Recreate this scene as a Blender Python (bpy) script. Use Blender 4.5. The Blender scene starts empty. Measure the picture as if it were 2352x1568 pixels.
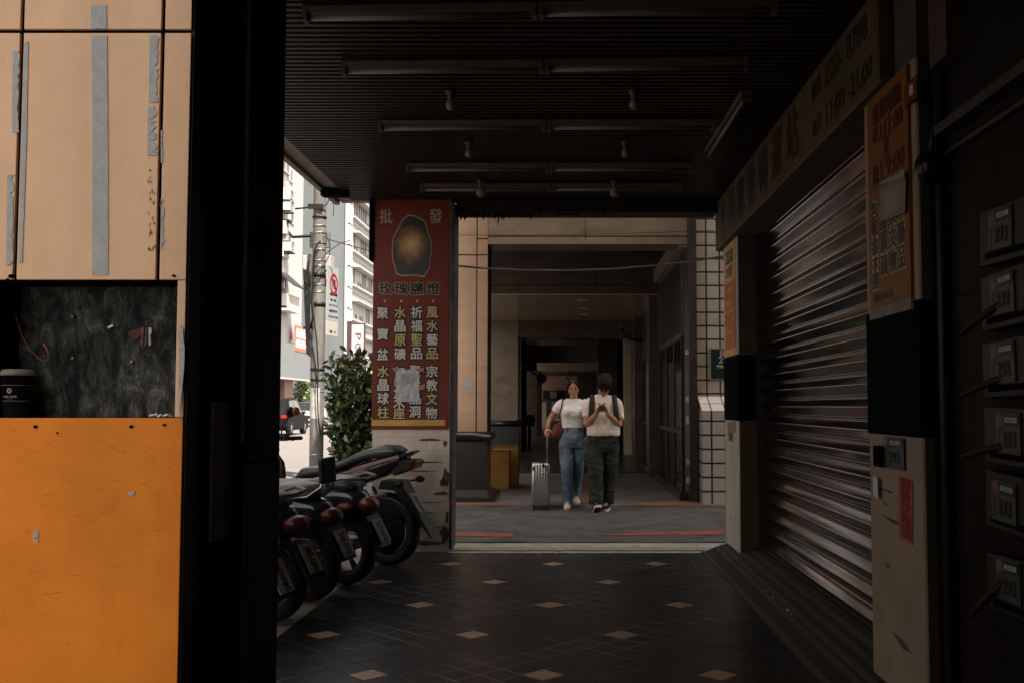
import bpy, bmesh, math, random
from mathutils import Vector, Matrix, noise
R = math.radians
random.seed(7)
C = bpy.context.scene.collection
sc = bpy.context.scene

# ---------------------------------------------------------------- camera, sky, sun, exposure
CAM_H = 1.31
PITCH = R(3.2)
FPX = 2287.0            # focal length in the pixels of a 2352 px wide picture
cam_d = bpy.data.cameras.new('camera')
cam_d.sensor_width = 36.0
cam_d.lens = 36.0 * FPX / 2352.0
cam_d.shift_x = -127.0 / 2352.0
cam_d.shift_y = 18.0 / 2352.0
cam_d.clip_start = 0.05
cam_d.clip_end = 2000
cam = bpy.data.objects.new('camera', cam_d)
C.objects.link(cam)
cam.location = (0, 0, CAM_H)
cam.rotation_euler = (R(90) + PITCH, 0, 0)
sc.camera = cam

SUN_EL, SUN_AZ = R(60), R(142)      # azimuth clockwise from +Y: from the right and behind
world = bpy.data.worlds.new('World')
sc.world = world
world.use_nodes = True
wn = world.node_tree
bg = wn.nodes['Background']
sky = wn.nodes.new('ShaderNodeTexSky')
sky.sky_type = 'NISHITA'
sky.sun_disc = False
sky.sun_elevation = SUN_EL
sky.sun_rotation = SUN_AZ
sky.air_density = 1.0
sky.dust_density = 2.0
sky.ozone_density = 1.0
tint = wn.nodes.new('ShaderNodeMix'); tint.data_type = 'RGBA'; tint.blend_type = 'MULTIPLY'; tint.inputs[0].default_value = 1.0
hs = wn.nodes.new('ShaderNodeHueSaturation'); hs.inputs['Saturation'].default_value = 0.35        # hazy city sky
wn.links.new(sky.outputs[0], hs.inputs['Color']); wn.links.new(hs.outputs[0], tint.inputs[6]); tint.inputs[7].default_value = (1.0, 0.90, 0.78, 1)
wn.links.new(tint.outputs[2], bg.inputs[0])
bg.inputs[1].default_value = 0.15
sun_d = bpy.data.lights.new('sun', 'SUN')
sun_d.energy = 4.2
sun_d.angle = R(0.6)
sun_d.color = (1.0, 0.94, 0.87)
sun = bpy.data.objects.new('sun', sun_d)
C.objects.link(sun)
sdir = Vector((math.sin(SUN_AZ) * math.cos(SUN_EL), math.cos(SUN_AZ) * math.cos(SUN_EL), math.sin(SUN_EL)))
sun.rotation_euler = sdir.to_track_quat('Z', 'Y').to_euler()
sc.view_settings.view_transform = 'Standard'
sc.view_settings.look = 'None'
sc.view_settings.exposure = 1.6
sc.view_settings.gamma = 1
sc.cycles.max_bounces = 8
sc.cycles.diffuse_bounces = 2
sc.cycles.glossy_bounces = 4
sc.cycles.transmission_bounces = 4
sc.cycles.sample_clamp_indirect = 4.0

# ---------------------------------------------------------------- measuring helpers: picture position -> place
RGT = Vector((1, 0, 0)); UPV = Vector((0, -math.sin(PITCH), math.cos(PITCH))); FWD = Vector((0, math.cos(PITCH), math.sin(PITCH)))
def ray(px, py):
    return RGT * ((px - 1303) / FPX) - UPV * ((py - 802) / FPX) + FWD
def on_y(px, py, Y):
    d = ray(px, py); t = Y / d.y
    return Vector((d.x * t, Y, CAM_H + d.z * t))
def on_x(px, py, X):
    d = ray(px, py); t = X / d.x
    return Vector((X, d.y * t, CAM_H + d.z * t))
def on_z(px, py, Z=0.0):
    d = ray(px, py); t = (Z - CAM_H) / d.z
    return Vector((d.x * t, d.y * t, Z))

# ---------------------------------------------------------------- materials
MATS = {}
def mat(name, col, rough=0.6, metal=0.0, var=0.0, vscale=6.0, col2=None, bump=0.0, bscale=40.0, spec=0.25, stretch=None,
        stain=None, stain_scale=3.0, stain_lo=0.55, stain_hi=0.7, coat=0.0, emit=0.0):
    if name in MATS: return MATS[name]
    m = bpy.data.materials.new(name); m.use_nodes = True
    nt = m.node_tree; b = nt.nodes['Principled BSDF']
    b.inputs['Roughness'].default_value = rough
    b.inputs['Metallic'].default_value = metal
    b.inputs['Specular IOR Level'].default_value = spec
    b.inputs['Coat Weight'].default_value = coat
    c4 = (col[0], col[1], col[2], 1)
    b.inputs['Base Color'].default_value = c4
    tc = nt.nodes.new('ShaderNodeTexCoord')
    src = tc.outputs['Object']
    if stretch:
        mp = nt.nodes.new('ShaderNodeMapping'); mp.inputs['Scale'].default_value = stretch
        nt.links.new(src, mp.inputs[0]); src = mp.outputs[0]
    out = None
    if var > 0 or col2:
        n = nt.nodes.new('ShaderNodeTexNoise'); n.inputs['Scale'].default_value = vscale; n.inputs['Detail'].default_value = 6
        n.inputs['Roughness'].default_value = 0.65
        nt.links.new(src, n.inputs['Vector'])
        r = nt.nodes.new('ShaderNodeValToRGB')
        r.color_ramp.elements[0].position = 0.32; r.color_ramp.elements[1].position = 0.68
        ca = c4; cb = tuple(min(1, x) for x in col2) + (1,) if col2 else None
        if cb is None:
            ca = tuple(x * (1 - var) for x in col) + (1,); cb = tuple(min(1, x * (1 + var)) for x in col) + (1,)
        r.color_ramp.elements[0].color = ca; r.color_ramp.elements[1].color = cb
        nt.links.new(n.outputs['Fac'], r.inputs[0]); out = r.outputs[0]
    if stain:
        n2 = nt.nodes.new('ShaderNodeTexNoise'); n2.inputs['Scale'].default_value = stain_scale; n2.inputs['Detail'].default_value = 8
        n2.inputs['Roughness'].default_value = 0.7
        nt.links.new(src, n2.inputs['Vector'])
        r2 = nt.nodes.new('ShaderNodeValToRGB')
        r2.color_ramp.elements[0].position = stain_lo; r2.color_ramp.elements[1].position = stain_hi
        r2.color_ramp.elements[0].color = (0, 0, 0, 1); r2.color_ramp.elements[1].color = (1, 1, 1, 1)
        nt.links.new(n2.outputs['Fac'], r2.inputs[0])
        mx = nt.nodes.new('ShaderNodeMix'); mx.data_type = 'RGBA'
        nt.links.new(r2.outputs[0], mx.inputs[0])
        if out: nt.links.new(out, mx.inputs[6])
        else: mx.inputs[6].default_value = c4
        mx.inputs[7].default_value = (stain[0], stain[1], stain[2], 1)
        out = mx.outputs[2]
    if out: nt.links.new(out, b.inputs['Base Color'])
    if bump > 0:
        n3 = nt.nodes.new('ShaderNodeTexNoise'); n3.inputs['Scale'].default_value = bscale; n3.inputs['Detail'].default_value = 5
        nt.links.new(src, n3.inputs['Vector'])
        bp = nt.nodes.new('ShaderNodeBump'); bp.inputs['Strength'].default_value = bump; bp.inputs['Distance'].default_value = 0.01
        nt.links.new(n3.outputs['Fac'], bp.inputs['Height']); nt.links.new(bp.outputs[0], b.inputs['Normal'])
    if emit > 0:
        b.inputs['Emission Color'].default_value = c4; b.inputs['Emission Strength'].default_value = emit
    MATS[name] = m
    return m

def grid_mat(name, col, joint, su, sv, wj=0.06, axes=('X', 'Z'), rough=0.45, var=0.12, off=(0, 0), half=False, bump=0.4, jitter=0.15, metal=0.0, spec=0.5, dirt=None):
    """wall or floor of tiles: size su x sv, joint width as a share of the tile, in object space"""
    if name in MATS: return MATS[name]
    m = bpy.data.materials.new(name); m.use_nodes = True
    nt = m.node_tree; N = nt.nodes.new; L = nt.links.new; b = nt.nodes['Principled BSDF']
    b.inputs['Roughness'].default_value = rough; b.inputs['Metallic'].default_value = metal; b.inputs['Specular IOR Level'].default_value = spec
    tc = N('ShaderNodeTexCoord'); sp = N('ShaderNodeSeparateXYZ'); L(tc.outputs['Object'], sp.inputs[0])
    def axis(ax):
        if ax == 'S':      # 45 degrees
            a = N('ShaderNodeMath'); a.operation = 'ADD'; L(sp.outputs['X'], a.inputs[0]); L(sp.outputs['Y'], a.inputs[1]); return a.outputs[0], 0.70711
        if ax == 'D':
            a = N('ShaderNodeMath'); a.operation = 'SUBTRACT'; L(sp.outputs['X'], a.inputs[0]); L(sp.outputs['Y'], a.inputs[1]); return a.outputs[0], 0.70711
        return sp.outputs[ax], 1.0
    def cell(ax, size, o, rowsrc=None):
        s, k = axis(ax)
        a = N('ShaderNodeMath'); a.operation = 'MULTIPLY_ADD'; L(s, a.inputs[0]); a.inputs[1].default_value = k / size; a.inputs[2].default_value = o
        v = a.outputs[0]
        if rowsrc is not None:
            md = N('ShaderNodeMath'); md.operation = 'MULTIPLY_ADD'; L(rowsrc, md.inputs[0]); md.inputs[1].default_value = 0.5; L(v, md.inputs[2]); v = md.outputs[0]
        fl = N('ShaderNodeMath'); fl.operation = 'FLOOR'; L(v, fl.inputs[0])
        fr = N('ShaderNodeMath'); fr.operation = 'SUBTRACT'; L(v, fr.inputs[0]); L(fl.outputs[0], fr.inputs[1])
        pp = N('ShaderNodeMath'); pp.operation = 'PINGPONG'; L(fr.outputs[0], pp.inputs[0]); pp.inputs[1].default_value = 0.5
        return fl.outputs[0], pp.outputs[0]
    fv, pv = cell(axes[1], sv, off[1])
    fu, pu = cell(axes[0], su, off[0], fv if half else None)
    scl = N('ShaderNodeMath'); scl.operation = 'MULTIPLY'; L(pu, scl.inputs[0]); scl.inputs[1].default_value = su / sv
    mn = N('ShaderNodeMath'); mn.operation = 'MINIMUM'; L(scl.outputs[0], mn.inputs[0]); L(pv, mn.inputs[1])
    mr = N('ShaderNodeMapRange'); L(mn.outputs[0], mr.inputs[0]); mr.inputs[1].default_value = wj * 0.35; mr.inputs[2].default_value = wj * 0.65
    cb = N('ShaderNodeCombineXYZ'); L(fu, cb.inputs[0]); L(fv, cb.inputs[1])
    wn_ = N('ShaderNodeTexWhiteNoise'); L(cb.outputs[0], wn_.inputs[0])
    nz = N('ShaderNodeTexNoise'); nz.inputs['Scale'].default_value = 5; nz.inputs['Detail'].default_value = 6; L(tc.outputs['Object'], nz.inputs['Vector'])
    ad = N('ShaderNodeMath'); ad.operation = 'MULTIPLY_ADD'; L(wn_.outputs[0], ad.inputs[0]); ad.inputs[1].default_value = 2 * jitter; ad.inputs[2].default_value = 1 - jitter
    ad2 = N('ShaderNodeMath'); ad2.operation = 'MULTIPLY_ADD'; L(nz.outputs['Fac'], ad2.inputs[0]); ad2.inputs[1].default_value = 2 * var; ad2.inputs[2].default_value = 1 - var
    ml = N('ShaderNodeMath'); ml.operation = 'MULTIPLY'; L(ad.outputs[0], ml.inputs[0]); L(ad2.outputs[0], ml.inputs[1])
    vm = N('ShaderNodeVectorMath'); vm.operation = 'SCALE'; vm.inputs[0].default_value = col; L(ml.outputs[0], vm.inputs['Scale'])
    tile_out = vm.outputs[0]
    if dirt:
        n2 = N('ShaderNodeTexNoise'); n2.inputs['Scale'].default_value = 2.3; n2.inputs['Detail'].default_value = 8; L(tc.outputs['Object'], n2.inputs['Vector'])
        r2 = N('ShaderNodeMapRange'); L(n2.outputs['Fac'], r2.inputs[0]); r2.inputs[1].default_value = 0.47; r2.inputs[2].default_value = 0.66
        dm = N('ShaderNodeMix'); dm.data_type = 'RGBA'; L(r2.outputs[0], dm.inputs[0]); L(tile_out, dm.inputs[6]); dm.inputs[7].default_value = tuple(dirt) + (1,)
        tile_out = dm.outputs[2]
    mx = N('ShaderNodeMix'); mx.data_type = 'RGBA'; L(mr.outputs[0], mx.inputs[0]); mx.inputs[6].default_value = tuple(joint) + (1,); L(tile_out, mx.inputs[7])
    L(mx.outputs[2], b.inputs['Base Color'])
    bp = N('ShaderNodeBump'); bp.inputs['Strength'].default_value = bump; bp.inputs['Distance'].default_value = 0.006
    L(mr.outputs[0], bp.inputs['Height']); L(bp.outputs[0], b.inputs['Normal'])
    MATS[name] = m
    return m

# ---------------------------------------------------------------- mesh helpers
ORG = {}
class MB:
    def __init__(s): s.v = []; s.f = []; s.sm = []; s.mi = []; s.cur = 0
    def add(s, vs, fs, smooth=False):
        o = len(s.v); s.v += [Vector(v) for v in vs]
        for f in fs: s.f.append([i + o for i in f]); s.sm.append(smooth); s.mi.append(s.cur)
        return s
    def box(s, x0, x1, y0, y1, z0, z1):
        vs = [(x, y, z) for z in (z0, z1) for y in (y0, y1) for x in (x0, x1)]
        return s.add(vs, [(0, 2, 3, 1), (4, 5, 7, 6), (0, 1, 5, 4), (2, 6, 7, 3), (0, 4, 6, 2), (1, 3, 7, 5)])
    def quad(s, a, b, c, d): return s.add([a, b, c, d], [(0, 1, 2, 3)])
    def prism(s, pts, axis, a0, a1, smooth=False):
        """closed outline of 2D points; axis X: (y,z), Y: (x,z), Z: (x,y)"""
        def mk(p, a): return {'X': (a, p[0], p[1]), 'Y': (p[0], a, p[1]), 'Z': (p[0], p[1], a)}[axis]
        n = len(pts); ar = sum(pts[i][0] * pts[(i + 1) % n][1] - pts[(i + 1) % n][0] * pts[i][1] for i in range(n))
        if (ar < 0) != (axis == 'Y'): pts = pts[::-1]
        vs = [mk(p, a0) for p in pts] + [mk(p, a1) for p in pts]
        fs = [list(range(n))[::-1], [n + i for i in range(n)]] + [(i, (i + 1) % n, n + (i + 1) % n, n + i) for i in range(n)]
        s.add(vs, fs, smooth)
        return s
    def loft(s, rings, cap=True, smooth=True, closed=True):
        n = len(rings[0]); vs = [p for r in rings for p in r]; fs = []
        for i in range(len(rings) - 1):
            for j in range(n if closed else n - 1):
                k = (j + 1) % n; fs.append((i * n + j, i * n + k, (i + 1) * n + k, (i + 1) * n + j))
        if cap: fs += [list(range(n))[::-1], [(len(rings) - 1) * n + j for j in range(n)]]
        return s.add(vs, fs, smooth)
    def tube(s, pts, r, n=8, cap=True, flat=1.0):
        pts = [Vector(p) for p in pts]; rs = r if isinstance(r, (list, tuple)) else [r] * len(pts)
        rings = []; up = None
        for i, p in enumerate(pts):
            t = (pts[min(i + 1, len(pts) - 1)] - pts[max(i - 1, 0)])
            if t.length < 1e-9: t = Vector((0, 0, 1))
            t.normalize()
            if up is None: up = Vector((0, 0, 1)) if abs(t.z) < 0.9 else Vector((0, 1, 0))
            a = t.cross(up)
            if a.length < 1e-6: a = t.orthogonal()
            a.normalize(); b = a.cross(t).normalized(); up = b
            rings.append([p + (a * math.cos(q) + b * math.sin(q) * flat) * rs[i] for q in [2 * math.pi * k / n for k in range(n)]])
        return s.loft(rings, cap)
    def lathe(s, prof, c, n=20, axis='Z', smooth=True, cap=False):
        rings = []
        for r, z in prof:
            rg = []
            for k in range(n):
                q = 2 * math.pi * k / n; a, b = r * math.cos(q), r * math.sin(q)
                p = {'Z': (a, b, z), 'Y': (a, z, -b), 'X': (z, a, b)}[axis]
                rg.append(Vector(c) + Vector(p))
            rings.append(rg)
        return s.loft(rings, cap, smooth)
    def ball(s, c, r, nu=12, nv=8):
        rx, ry, rz = r if isinstance(r, (list, tuple)) else (r, r, r)
        rings = []
        for i in range(nv + 1):
            a = -math.pi / 2 + math.pi * i / nv
            cr = max(math.cos(a), 0.02)
            rings.append([Vector((c[0] + rx * cr * math.cos(2 * math.pi * k / nu), c[1] + ry * cr * math.sin(2 * math.pi * k / nu), c[2] + rz * math.sin(a))) for k in range(nu)])
        return s.loft(rings, True, True)
    def xf(s, M, start=0):
        for i in range(start, len(s.v)): s.v[i] = M @ s.v[i]
        return s
    def build(s, name, m=None, parent=None, bevel=0.0, sub=0, solid=0.0, seg=2):
        me = bpy.data.meshes.new(name)
        o0 = ORG.get(parent, Vector((0, 0, 0))) if parent else Vector((0, 0, 0))
        me.from_pydata([v - o0 for v in s.v], [], s.f)
        me.polygons.foreach_set('use_smooth', s.sm)
        ms = m if isinstance(m, (list, tuple)) else [m]
        for x in ms:
            if x: me.materials.append(x)
        if len(ms) > 1: me.polygons.foreach_set('material_index', s.mi)
        me.update()
        o = bpy.data.objects.new(name, me); C.objects.link(o)
        if parent: o.parent = parent; ORG[o] = o0
        if bevel > 0:
            b = o.modifiers.new('bevel', 'BEVEL'); b.width = bevel; b.segments = seg; b.limit_method = 'ANGLE'; b.angle_limit = R(40)
            if seg > 1: b.harden_normals = False
        if sub: d = o.modifiers.new('subsurf', 'SUBSURF'); d.levels = sub; d.render_levels = sub
        return o

def tag(o, label=None, cat=None, group=None, kind=None):
    if label: o['label'] = label
    if cat: o['category'] = cat
    if group: o['group'] = group
    if kind: o['kind'] = kind
    return o
def thing(name, label, cat, loc=(0, 0, 0), group=None):
    o = bpy.data.objects.new(name, None); C.objects.link(o); o.location = loc; o.empty_display_size = 0.1
    ORG[o] = Vector(loc)
    return tag(o, label, cat, group)
def struct(name, mb, m, **k): return tag(mb.build(name, m, **k), kind='structure')
def copy_tree(o, parent=None):
    c = o.copy(); C.objects.link(c)
    if parent: c.parent = parent
    for ch in [x for x in C.objects if x.parent == o]: copy_tree(ch, c)
    return c
def box(x0, x1, y0, y1, z0, z1): return MB().box(x0, x1, y0, y1, z0, z1)
def remeshed(mb, name, m, parent=None, voxel=0.01, smooth=4, factor=0.5):
    """fuse overlapping closed shapes into one continuous skin"""
    me = bpy.data.meshes.new(name); me.from_pydata(mb.v, [], mb.f)
    t = bpy.data.objects.new(name, me); C.objects.link(t)
    r = t.modifiers.new('r', 'REMESH'); r.mode = 'VOXEL'; r.voxel_size = voxel; r.use_smooth_shade = True
    if smooth: q = t.modifiers.new('s', 'SMOOTH'); q.iterations = smooth; q.factor = factor
    bpy.context.view_layer.update(); dg = bpy.context.evaluated_depsgraph_get()
    me2 = bpy.data.meshes.new_from_object(t.evaluated_get(dg)); bpy.data.objects.remove(t)
    o0 = ORG.get(parent, Vector((0, 0, 0))) if parent else Vector((0, 0, 0))
    for v in me2.vertices: v.co -= o0
    me2.polygons.foreach_set('use_smooth', [True] * len(me2.polygons))
    me2.materials.clear()
    for x in (m if isinstance(m, (list, tuple)) else [m]): me2.materials.append(x)
    me2.name = name
    o = bpy.data.objects.new(name, me2); C.objects.link(o)
    if parent: o.parent = parent; ORG[o] = o0
    return o

# ---------------------------------------------------------------- lettering
GC = {}
def glyph(body):
    if body not in GC:
        cu = bpy.data.curves.new('t', 'FONT'); cu.body = body; cu.resolution_u = 2
        ob = bpy.data.objects.new('t', cu); me = ob.to_mesh()
        vs = [(v.co.x, v.co.y) for v in me.vertices]; fs = [tuple(p.vertices) for p in me.polygons]
        ob.to_mesh_clear(); bpy.data.objects.remove(ob)
        x0, x1 = min(v[0] for v in vs), max(v[0] for v in vs); y0, y1 = min(v[1] for v in vs), max(v[1] for v in vs)
        GC[body] = ([(x - (x0 + x1) / 2, y - (y0 + y1) / 2) for x, y in vs], fs, x1 - x0, y1 - y0)
    return GC[body]
def write(mb, body, O, U, V, w, h, fat=0.0, lift=0.0, n=8):
    """writes body centred at O; U right, V up (unit); drawn w wide and h high; fat thickens the strokes, lift raises off the board"""
    vs, fs, gw, gh = glyph(body); N = U.cross(V).normalized(); O = Vector(O)
    sx, sy = w / gw, h / gh
    offs = [(0, 0)] if fat == 0 else [(0, 0)] + [(fat * math.cos(2 * math.pi * k / n), fat * math.sin(2 * math.pi * k / n)) for k in range(n)]
    for k, (a, b) in enumerate(offs):
        mb.add([O + U * (x * sx + a) + V * (y * sy + b) + N * (lift + 0.00012 * k) for x, y in vs], fs)
    return mb
X_, Y_, Z_ = Vector((1, 0, 0)), Vector((0, 1, 0)), Vector((0, 0, 1))
# ================================================================ materials of the place
def floor_mat():
    m = bpy.data.materials.new('arcade_tiles'); m.use_nodes = True
    nt = m.node_tree; N = nt.nodes.new; L = nt.links.new; b = nt.nodes['Principled BSDF']
    tc = N('ShaderNodeTexCoord'); sp = N('ShaderNodeSeparateXYZ'); L(tc.outputs['Object'], sp.inputs[0])
    def M(op, a, b_=None, c=None):
        n = N('ShaderNodeMath'); n.operation = op
        for i, v in enumerate((a, b_, c)):
            if v is None: continue
            if isinstance(v, (int, float)): n.inputs[i].default_value = v
            else: L(v, n.inputs[i])
        return n.outputs[0]
    x, y = sp.outputs['X'], sp.outputs['Y']
    T = 0.1506                                   # tile side, laid diagonally
    X0, Y0 = -0.9685, 8.34                       # one of the pale tiles
    xs, ys = M('SUBTRACT', x, X0), M('SUBTRACT', y, Y0)
    k = 0.70711 / T
    u = M('ADD', M('MULTIPLY', M('ADD', xs, ys), k), 0.5); v = M('ADD', M('MULTIPLY', M('SUBTRACT', xs, ys), k), 0.5)
    fu, fv = M('FLOOR', u), M('FLOOR', v)
    pu, pv = M('PINGPONG', M('SUBTRACT', u, fu), 0.5), M('PINGPONG', M('SUBTRACT', v, fv), 0.5)
    d1 = M('MINIMUM', pu, pv)
    # straight border row along the alley
    bd = M('GREATER_THAN', y, 8.78)
    bu = M('DIVIDE', M('ADD', x, 10.0), 0.15); fb = M('FLOOR', bu)
    d2 = M('MINIMUM', M('PINGPONG', M('SUBTRACT', bu, fb), 0.5), M('DIVIDE', M('ABSOLUTE', M('SUBTRACT', y, 8.78)), 0.15))
    br = M('GREATER_THAN', x, 1.035)
    d3 = M('MINIMUM', M('DIVIDE', M('ABSOLUTE', M('SUBTRACT', x, 1.035)), 0.15), M('PINGPONG', M('DIVIDE', M('ADD', y, 30.0), 0.3), 0.5))
    def sel(f, a, b_):
        return M('ADD', M('MULTIPLY', f, a), M('MULTIPLY', M('SUBTRACT', 1.0, f), b_))
    d = sel(bd, d2, sel(br, d3, d1))
    # pale tile: fu+fv = multiple of 8 and fu-fv = 4 * that index (mod 8)
    s = M('DIVIDE', M('ADD', fu, fv), 0.0)  if False else None
    # with u along (x+y), v along (x-y): pale ones sit at x = .4255 a, y = .86 b with a+b even
    i = M('SUBTRACT', fu, fv)                    # = 2*y steps / diagonal -> 8 per row
    j = M('ADD', fu, fv)                         # x steps
    row = M('DIVIDE', i, 8.0); rowf = M('ROUND', row); on_row = M('LESS_THAN', M('ABSOLUTE', M('SUBTRACT', row, rowf)), 0.01)
    col = M('DIVIDE', M('SUBTRACT', j, M('MULTIPLY', rowf, 4.0)), 8.0); colf = M('ROUND', col); on_col = M('LESS_THAN', M('ABSOLUTE', M('SUBTRACT', col, colf)), 0.01)
    pale = M('MULTIPLY', M('MULTIPLY', on_row, on_col), M('MULTIPLY', M('SUBTRACT', 1.0, bd), M('SUBTRACT', 1.0, br)))
    cb = N('ShaderNodeCombineXYZ'); L(sel(bd, fb, fu), cb.inputs[0]); L(fv, cb.inputs[1])
    wn_ = N('ShaderNodeTexWhiteNoise'); L(cb.outputs[0], wn_.inputs[0])
    nz = N('ShaderNodeTexNoise'); nz.inputs['Scale'].default_value = 3.5; nz.inputs['Detail'].default_value = 8; nz.inputs['Roughness'].default_value = .7
    L(tc.outputs['Object'], nz.inputs['Vector'])
    nf = N('ShaderNodeTexNoise'); nf.inputs['Scale'].default_value = 60; nf.inputs['Detail'].default_value = 4; L(tc.outputs['Object'], nf.inputs['Vector'])
    br_ = M('MULTIPLY', M('ADD', 0.72, M('MULTIPLY', wn_.outputs[0], 0.35)), M('ADD', 0.55, M('MULTIPLY', nz.outputs['Fac'], 0.9)))
    dark = N('ShaderNodeVectorMath'); dark.operation = 'SCALE'; dark.inputs[0].default_value = (0.027, 0.030, 0.031); L(br_, dark.inputs['Scale'])
    lite = N('ShaderNodeVectorMath'); lite.operation = 'SCALE'; lite.inputs[0].default_value = (0.42, 0.285, 0.19); L(br_, lite.inputs['Scale'])
    m1 = N('ShaderNodeMix'); m1.data_type = 'RGBA'; L(pale, m1.inputs[0]); L(dark.outputs[0], m1.inputs[6]); L(lite.outputs[0], m1.inputs[7])
    jm = N('ShaderNodeMapRange'); L(d, jm.inputs[0]); jm.inputs[1].default_value = 0.026; jm.inputs[2].default_value = 0.050
    m2 = N('ShaderNodeMix'); m2.data_type = 'RGBA'; L(jm.outputs[0], m2.inputs[0]); L(m1.outputs[2], m2.inputs[7])
    jn = N('ShaderNodeValToRGB'); jn.color_ramp.elements[0].position = .42; jn.color_ramp.elements[1].position = .62
    jn.color_ramp.elements[0].color = (.006, .006, .006, 1); jn.color_ramp.elements[1].color = (.13, .12, .105, 1)
    n4 = N('ShaderNodeTexNoise'); n4.inputs['Scale'].default_value = 1.4; L(tc.outputs['Object'], n4.inputs['Vector']); L(n4.outputs['Fac'], jn.inputs[0]); L(jn.outputs[0], m2.inputs[6])
    L(m2.outputs[2], b.inputs['Base Color'])
    rr = M('ADD', 0.16, M('MULTIPLY', nz.outputs['Fac'], 0.40)); L(rr, b.inputs['Roughness'])
    hh = M('ADD', jm.outputs[0], M('MULTIPLY', nf.outputs['Fac'], 0.25))
    hh = M('ADD', hh, M('MULTIPLY', wn_.outputs[0], 0.15))
    bp = N('ShaderNodeBump'); bp.inputs['Strength'].default_value = 0.5; bp.inputs['Distance'].default_value = 0.004; L(hh, bp.inputs['Height']); L(bp.outputs[0], b.inputs['Normal'])
    b.inputs['Specular IOR Level'].default_value = 0.14
    return m
M_FLOOR = floor_mat()
M_ASPH = mat('asphalt', (.098, .092, .086), .85, var=.35, vscale=3.0, bump=.7, bscale=160, stain=(.055, .052, .048), stain_scale=1.3, stain_lo=.5, stain_hi=.75)
M_STREET = mat('street_paving', (.165, .149, .142), .85, var=.12, vscale=1.2, bump=.4, bscale=60)
M_CONC = mat('concrete', (.32, .29, .25), .85, var=.22, vscale=4, bump=.5, bscale=60, stain=(.12, .10, .085), stain_scale=2.0)
M_DRAIN = mat('drain_concrete', (.36, .34, .29), .85, var=.25, vscale=5, bump=.6, bscale=90, stain=(.12, .11, .09), stain_scale=6)
M_YLINE = mat('worn_yellow_line', (.42, .32, .16), .8, var=.2, stain=(.26, .24, .2), stain_scale=9, stain_lo=.42, stain_hi=.55)
M_RED = mat('worn_red_line', (.42, .085, .045), .75, var=.25, vscale=14, stain=(.075, .07, .066), stain_scale=7, stain_lo=.46, stain_hi=.60, bump=.4, bscale=120)
M_OFFW = mat('dirty_white_paint', (.23, .168, .117), .7, var=.14, vscale=2.5, stain=(.12, .095, .075), stain_scale=4.5, stain_lo=.60, stain_hi=.72, bump=.35, bscale=25)
M_BROWNP = mat('shaded_pier_brown', (.042, .027, .017), .7, var=.2, vscale=3, bump=.3, bscale=30, stain=(.07, .05, .04), stain_scale=4, stain_lo=.55, stain_hi=.7)  # pier colour darkened to brown, shade of the unlit faces put into it
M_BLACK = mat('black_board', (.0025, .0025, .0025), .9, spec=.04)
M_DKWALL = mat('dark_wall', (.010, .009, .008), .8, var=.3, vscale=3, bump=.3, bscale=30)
M_GRANITE = mat('dark_granite', (.060, .048, .040), .55, var=.5, vscale=5, stain=(.02, .018, .017), stain_scale=2.2, stain_lo=.5, stain_hi=.7)
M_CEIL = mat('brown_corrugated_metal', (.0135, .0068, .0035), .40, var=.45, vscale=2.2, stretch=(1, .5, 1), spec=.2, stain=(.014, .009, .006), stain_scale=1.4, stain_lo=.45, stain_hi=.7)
M_SOFFIT = mat('soffit_concrete', (.40, .35, .29), .9, var=.18, vscale=5, bump=.5, bscale=60)
M_STEEL = mat('dark_steel', (.02, .02, .02), .5, metal=.3)
M_SHUT = mat('shutter_steel', (.098, .078, .062), .12, metal=.95, var=.15, vscale=8, stretch=(1, 1, 3), stain=(.05, .035, .025), stain_scale=5, stain_lo=.55, stain_hi=.75)
M_RAMP = mat('ramp_plate', (.018, .014, .012), .6, metal=.1, var=.4, vscale=6, bump=.4, bscale=80)
M_RAMP2 = mat('ramp_strip', (.045, .042, .038), .5, metal=.2, var=.3, vscale=12, bump=.8, bscale=200)

# ================================================================ ground
mb = MB(); mb.quad((-1.64, -8, 0), (1.7, -8, 0), (1.7, 8.95, 0), (-1.64, 8.95, 0)); struct('arcade_floor', mb, M_FLOOR)
mb = MB(); mb.box(-2.6, -1.64, -8, 9.5, -.4, -.012); struct('kerb_pavement', mb, M_CONC)
mb = MB(); mb.box(-1.64, 1.9, 8.95, 9.62, -.4, -.006)
struct('concrete_pavement', mb, M_DRAIN)
mb = MB(); mb.quad((-1.64, 9.12, -.002), (1.25, 9.12, -.002), (1.25, 9.26, -.002), (-1.64, 9.26, -.002)); struct('yellow_road_marking', mb, M_YLINE)
mb = MB(); mb.box(-1.64, 1.9, 9.27, 9.285, -.01, -.003); mb.box(-1.64, 1.9, 9.09, 9.1, -.01, -.003); struct('pavement_joint', mb, M_STEEL)
# alley asphalt with a broken near edge
mb = MB(); n = 140; top = []; 
pts = []
for i in range(n + 1):
    x = -2.75 + i * (1.95 + 2.75) / n
    pts.append((x, 9.66 + .06 * noise.noise(Vector((x * 2.2, 3.1, 0))) + .035 * noise.noise(Vector((x * 11, 8.1, 0)))))
pts += [(20, 9.66), (20, 13.2), (-2.75, 13.2)]
mb.prism(pts, 'Z', -.4, .0); mb.xf(Matrix.Translation((0, 0, -.002)))
alley = struct('alley_road', mb, M_ASPH)
for v in alley.data.vertices:
    if v.co.z > -.1 and v.co.y > 11: v.co.z = -.04
mb = MB(); mb.quad((-400, -200, -.16), (-2.6, -200, -.16), (-2.6, 600, -.16), (-400, 600, -.16)); struct('street_road', mb, M_STREET)
mb = MB(); mb.box(-2.62, -2.55, -8, 9.6, -.2, -.01); mb.box(-2.62, -2.55, 13.2, 60, -.2, -.006); struct('street_kerb', mb, M_CONC)
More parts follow.
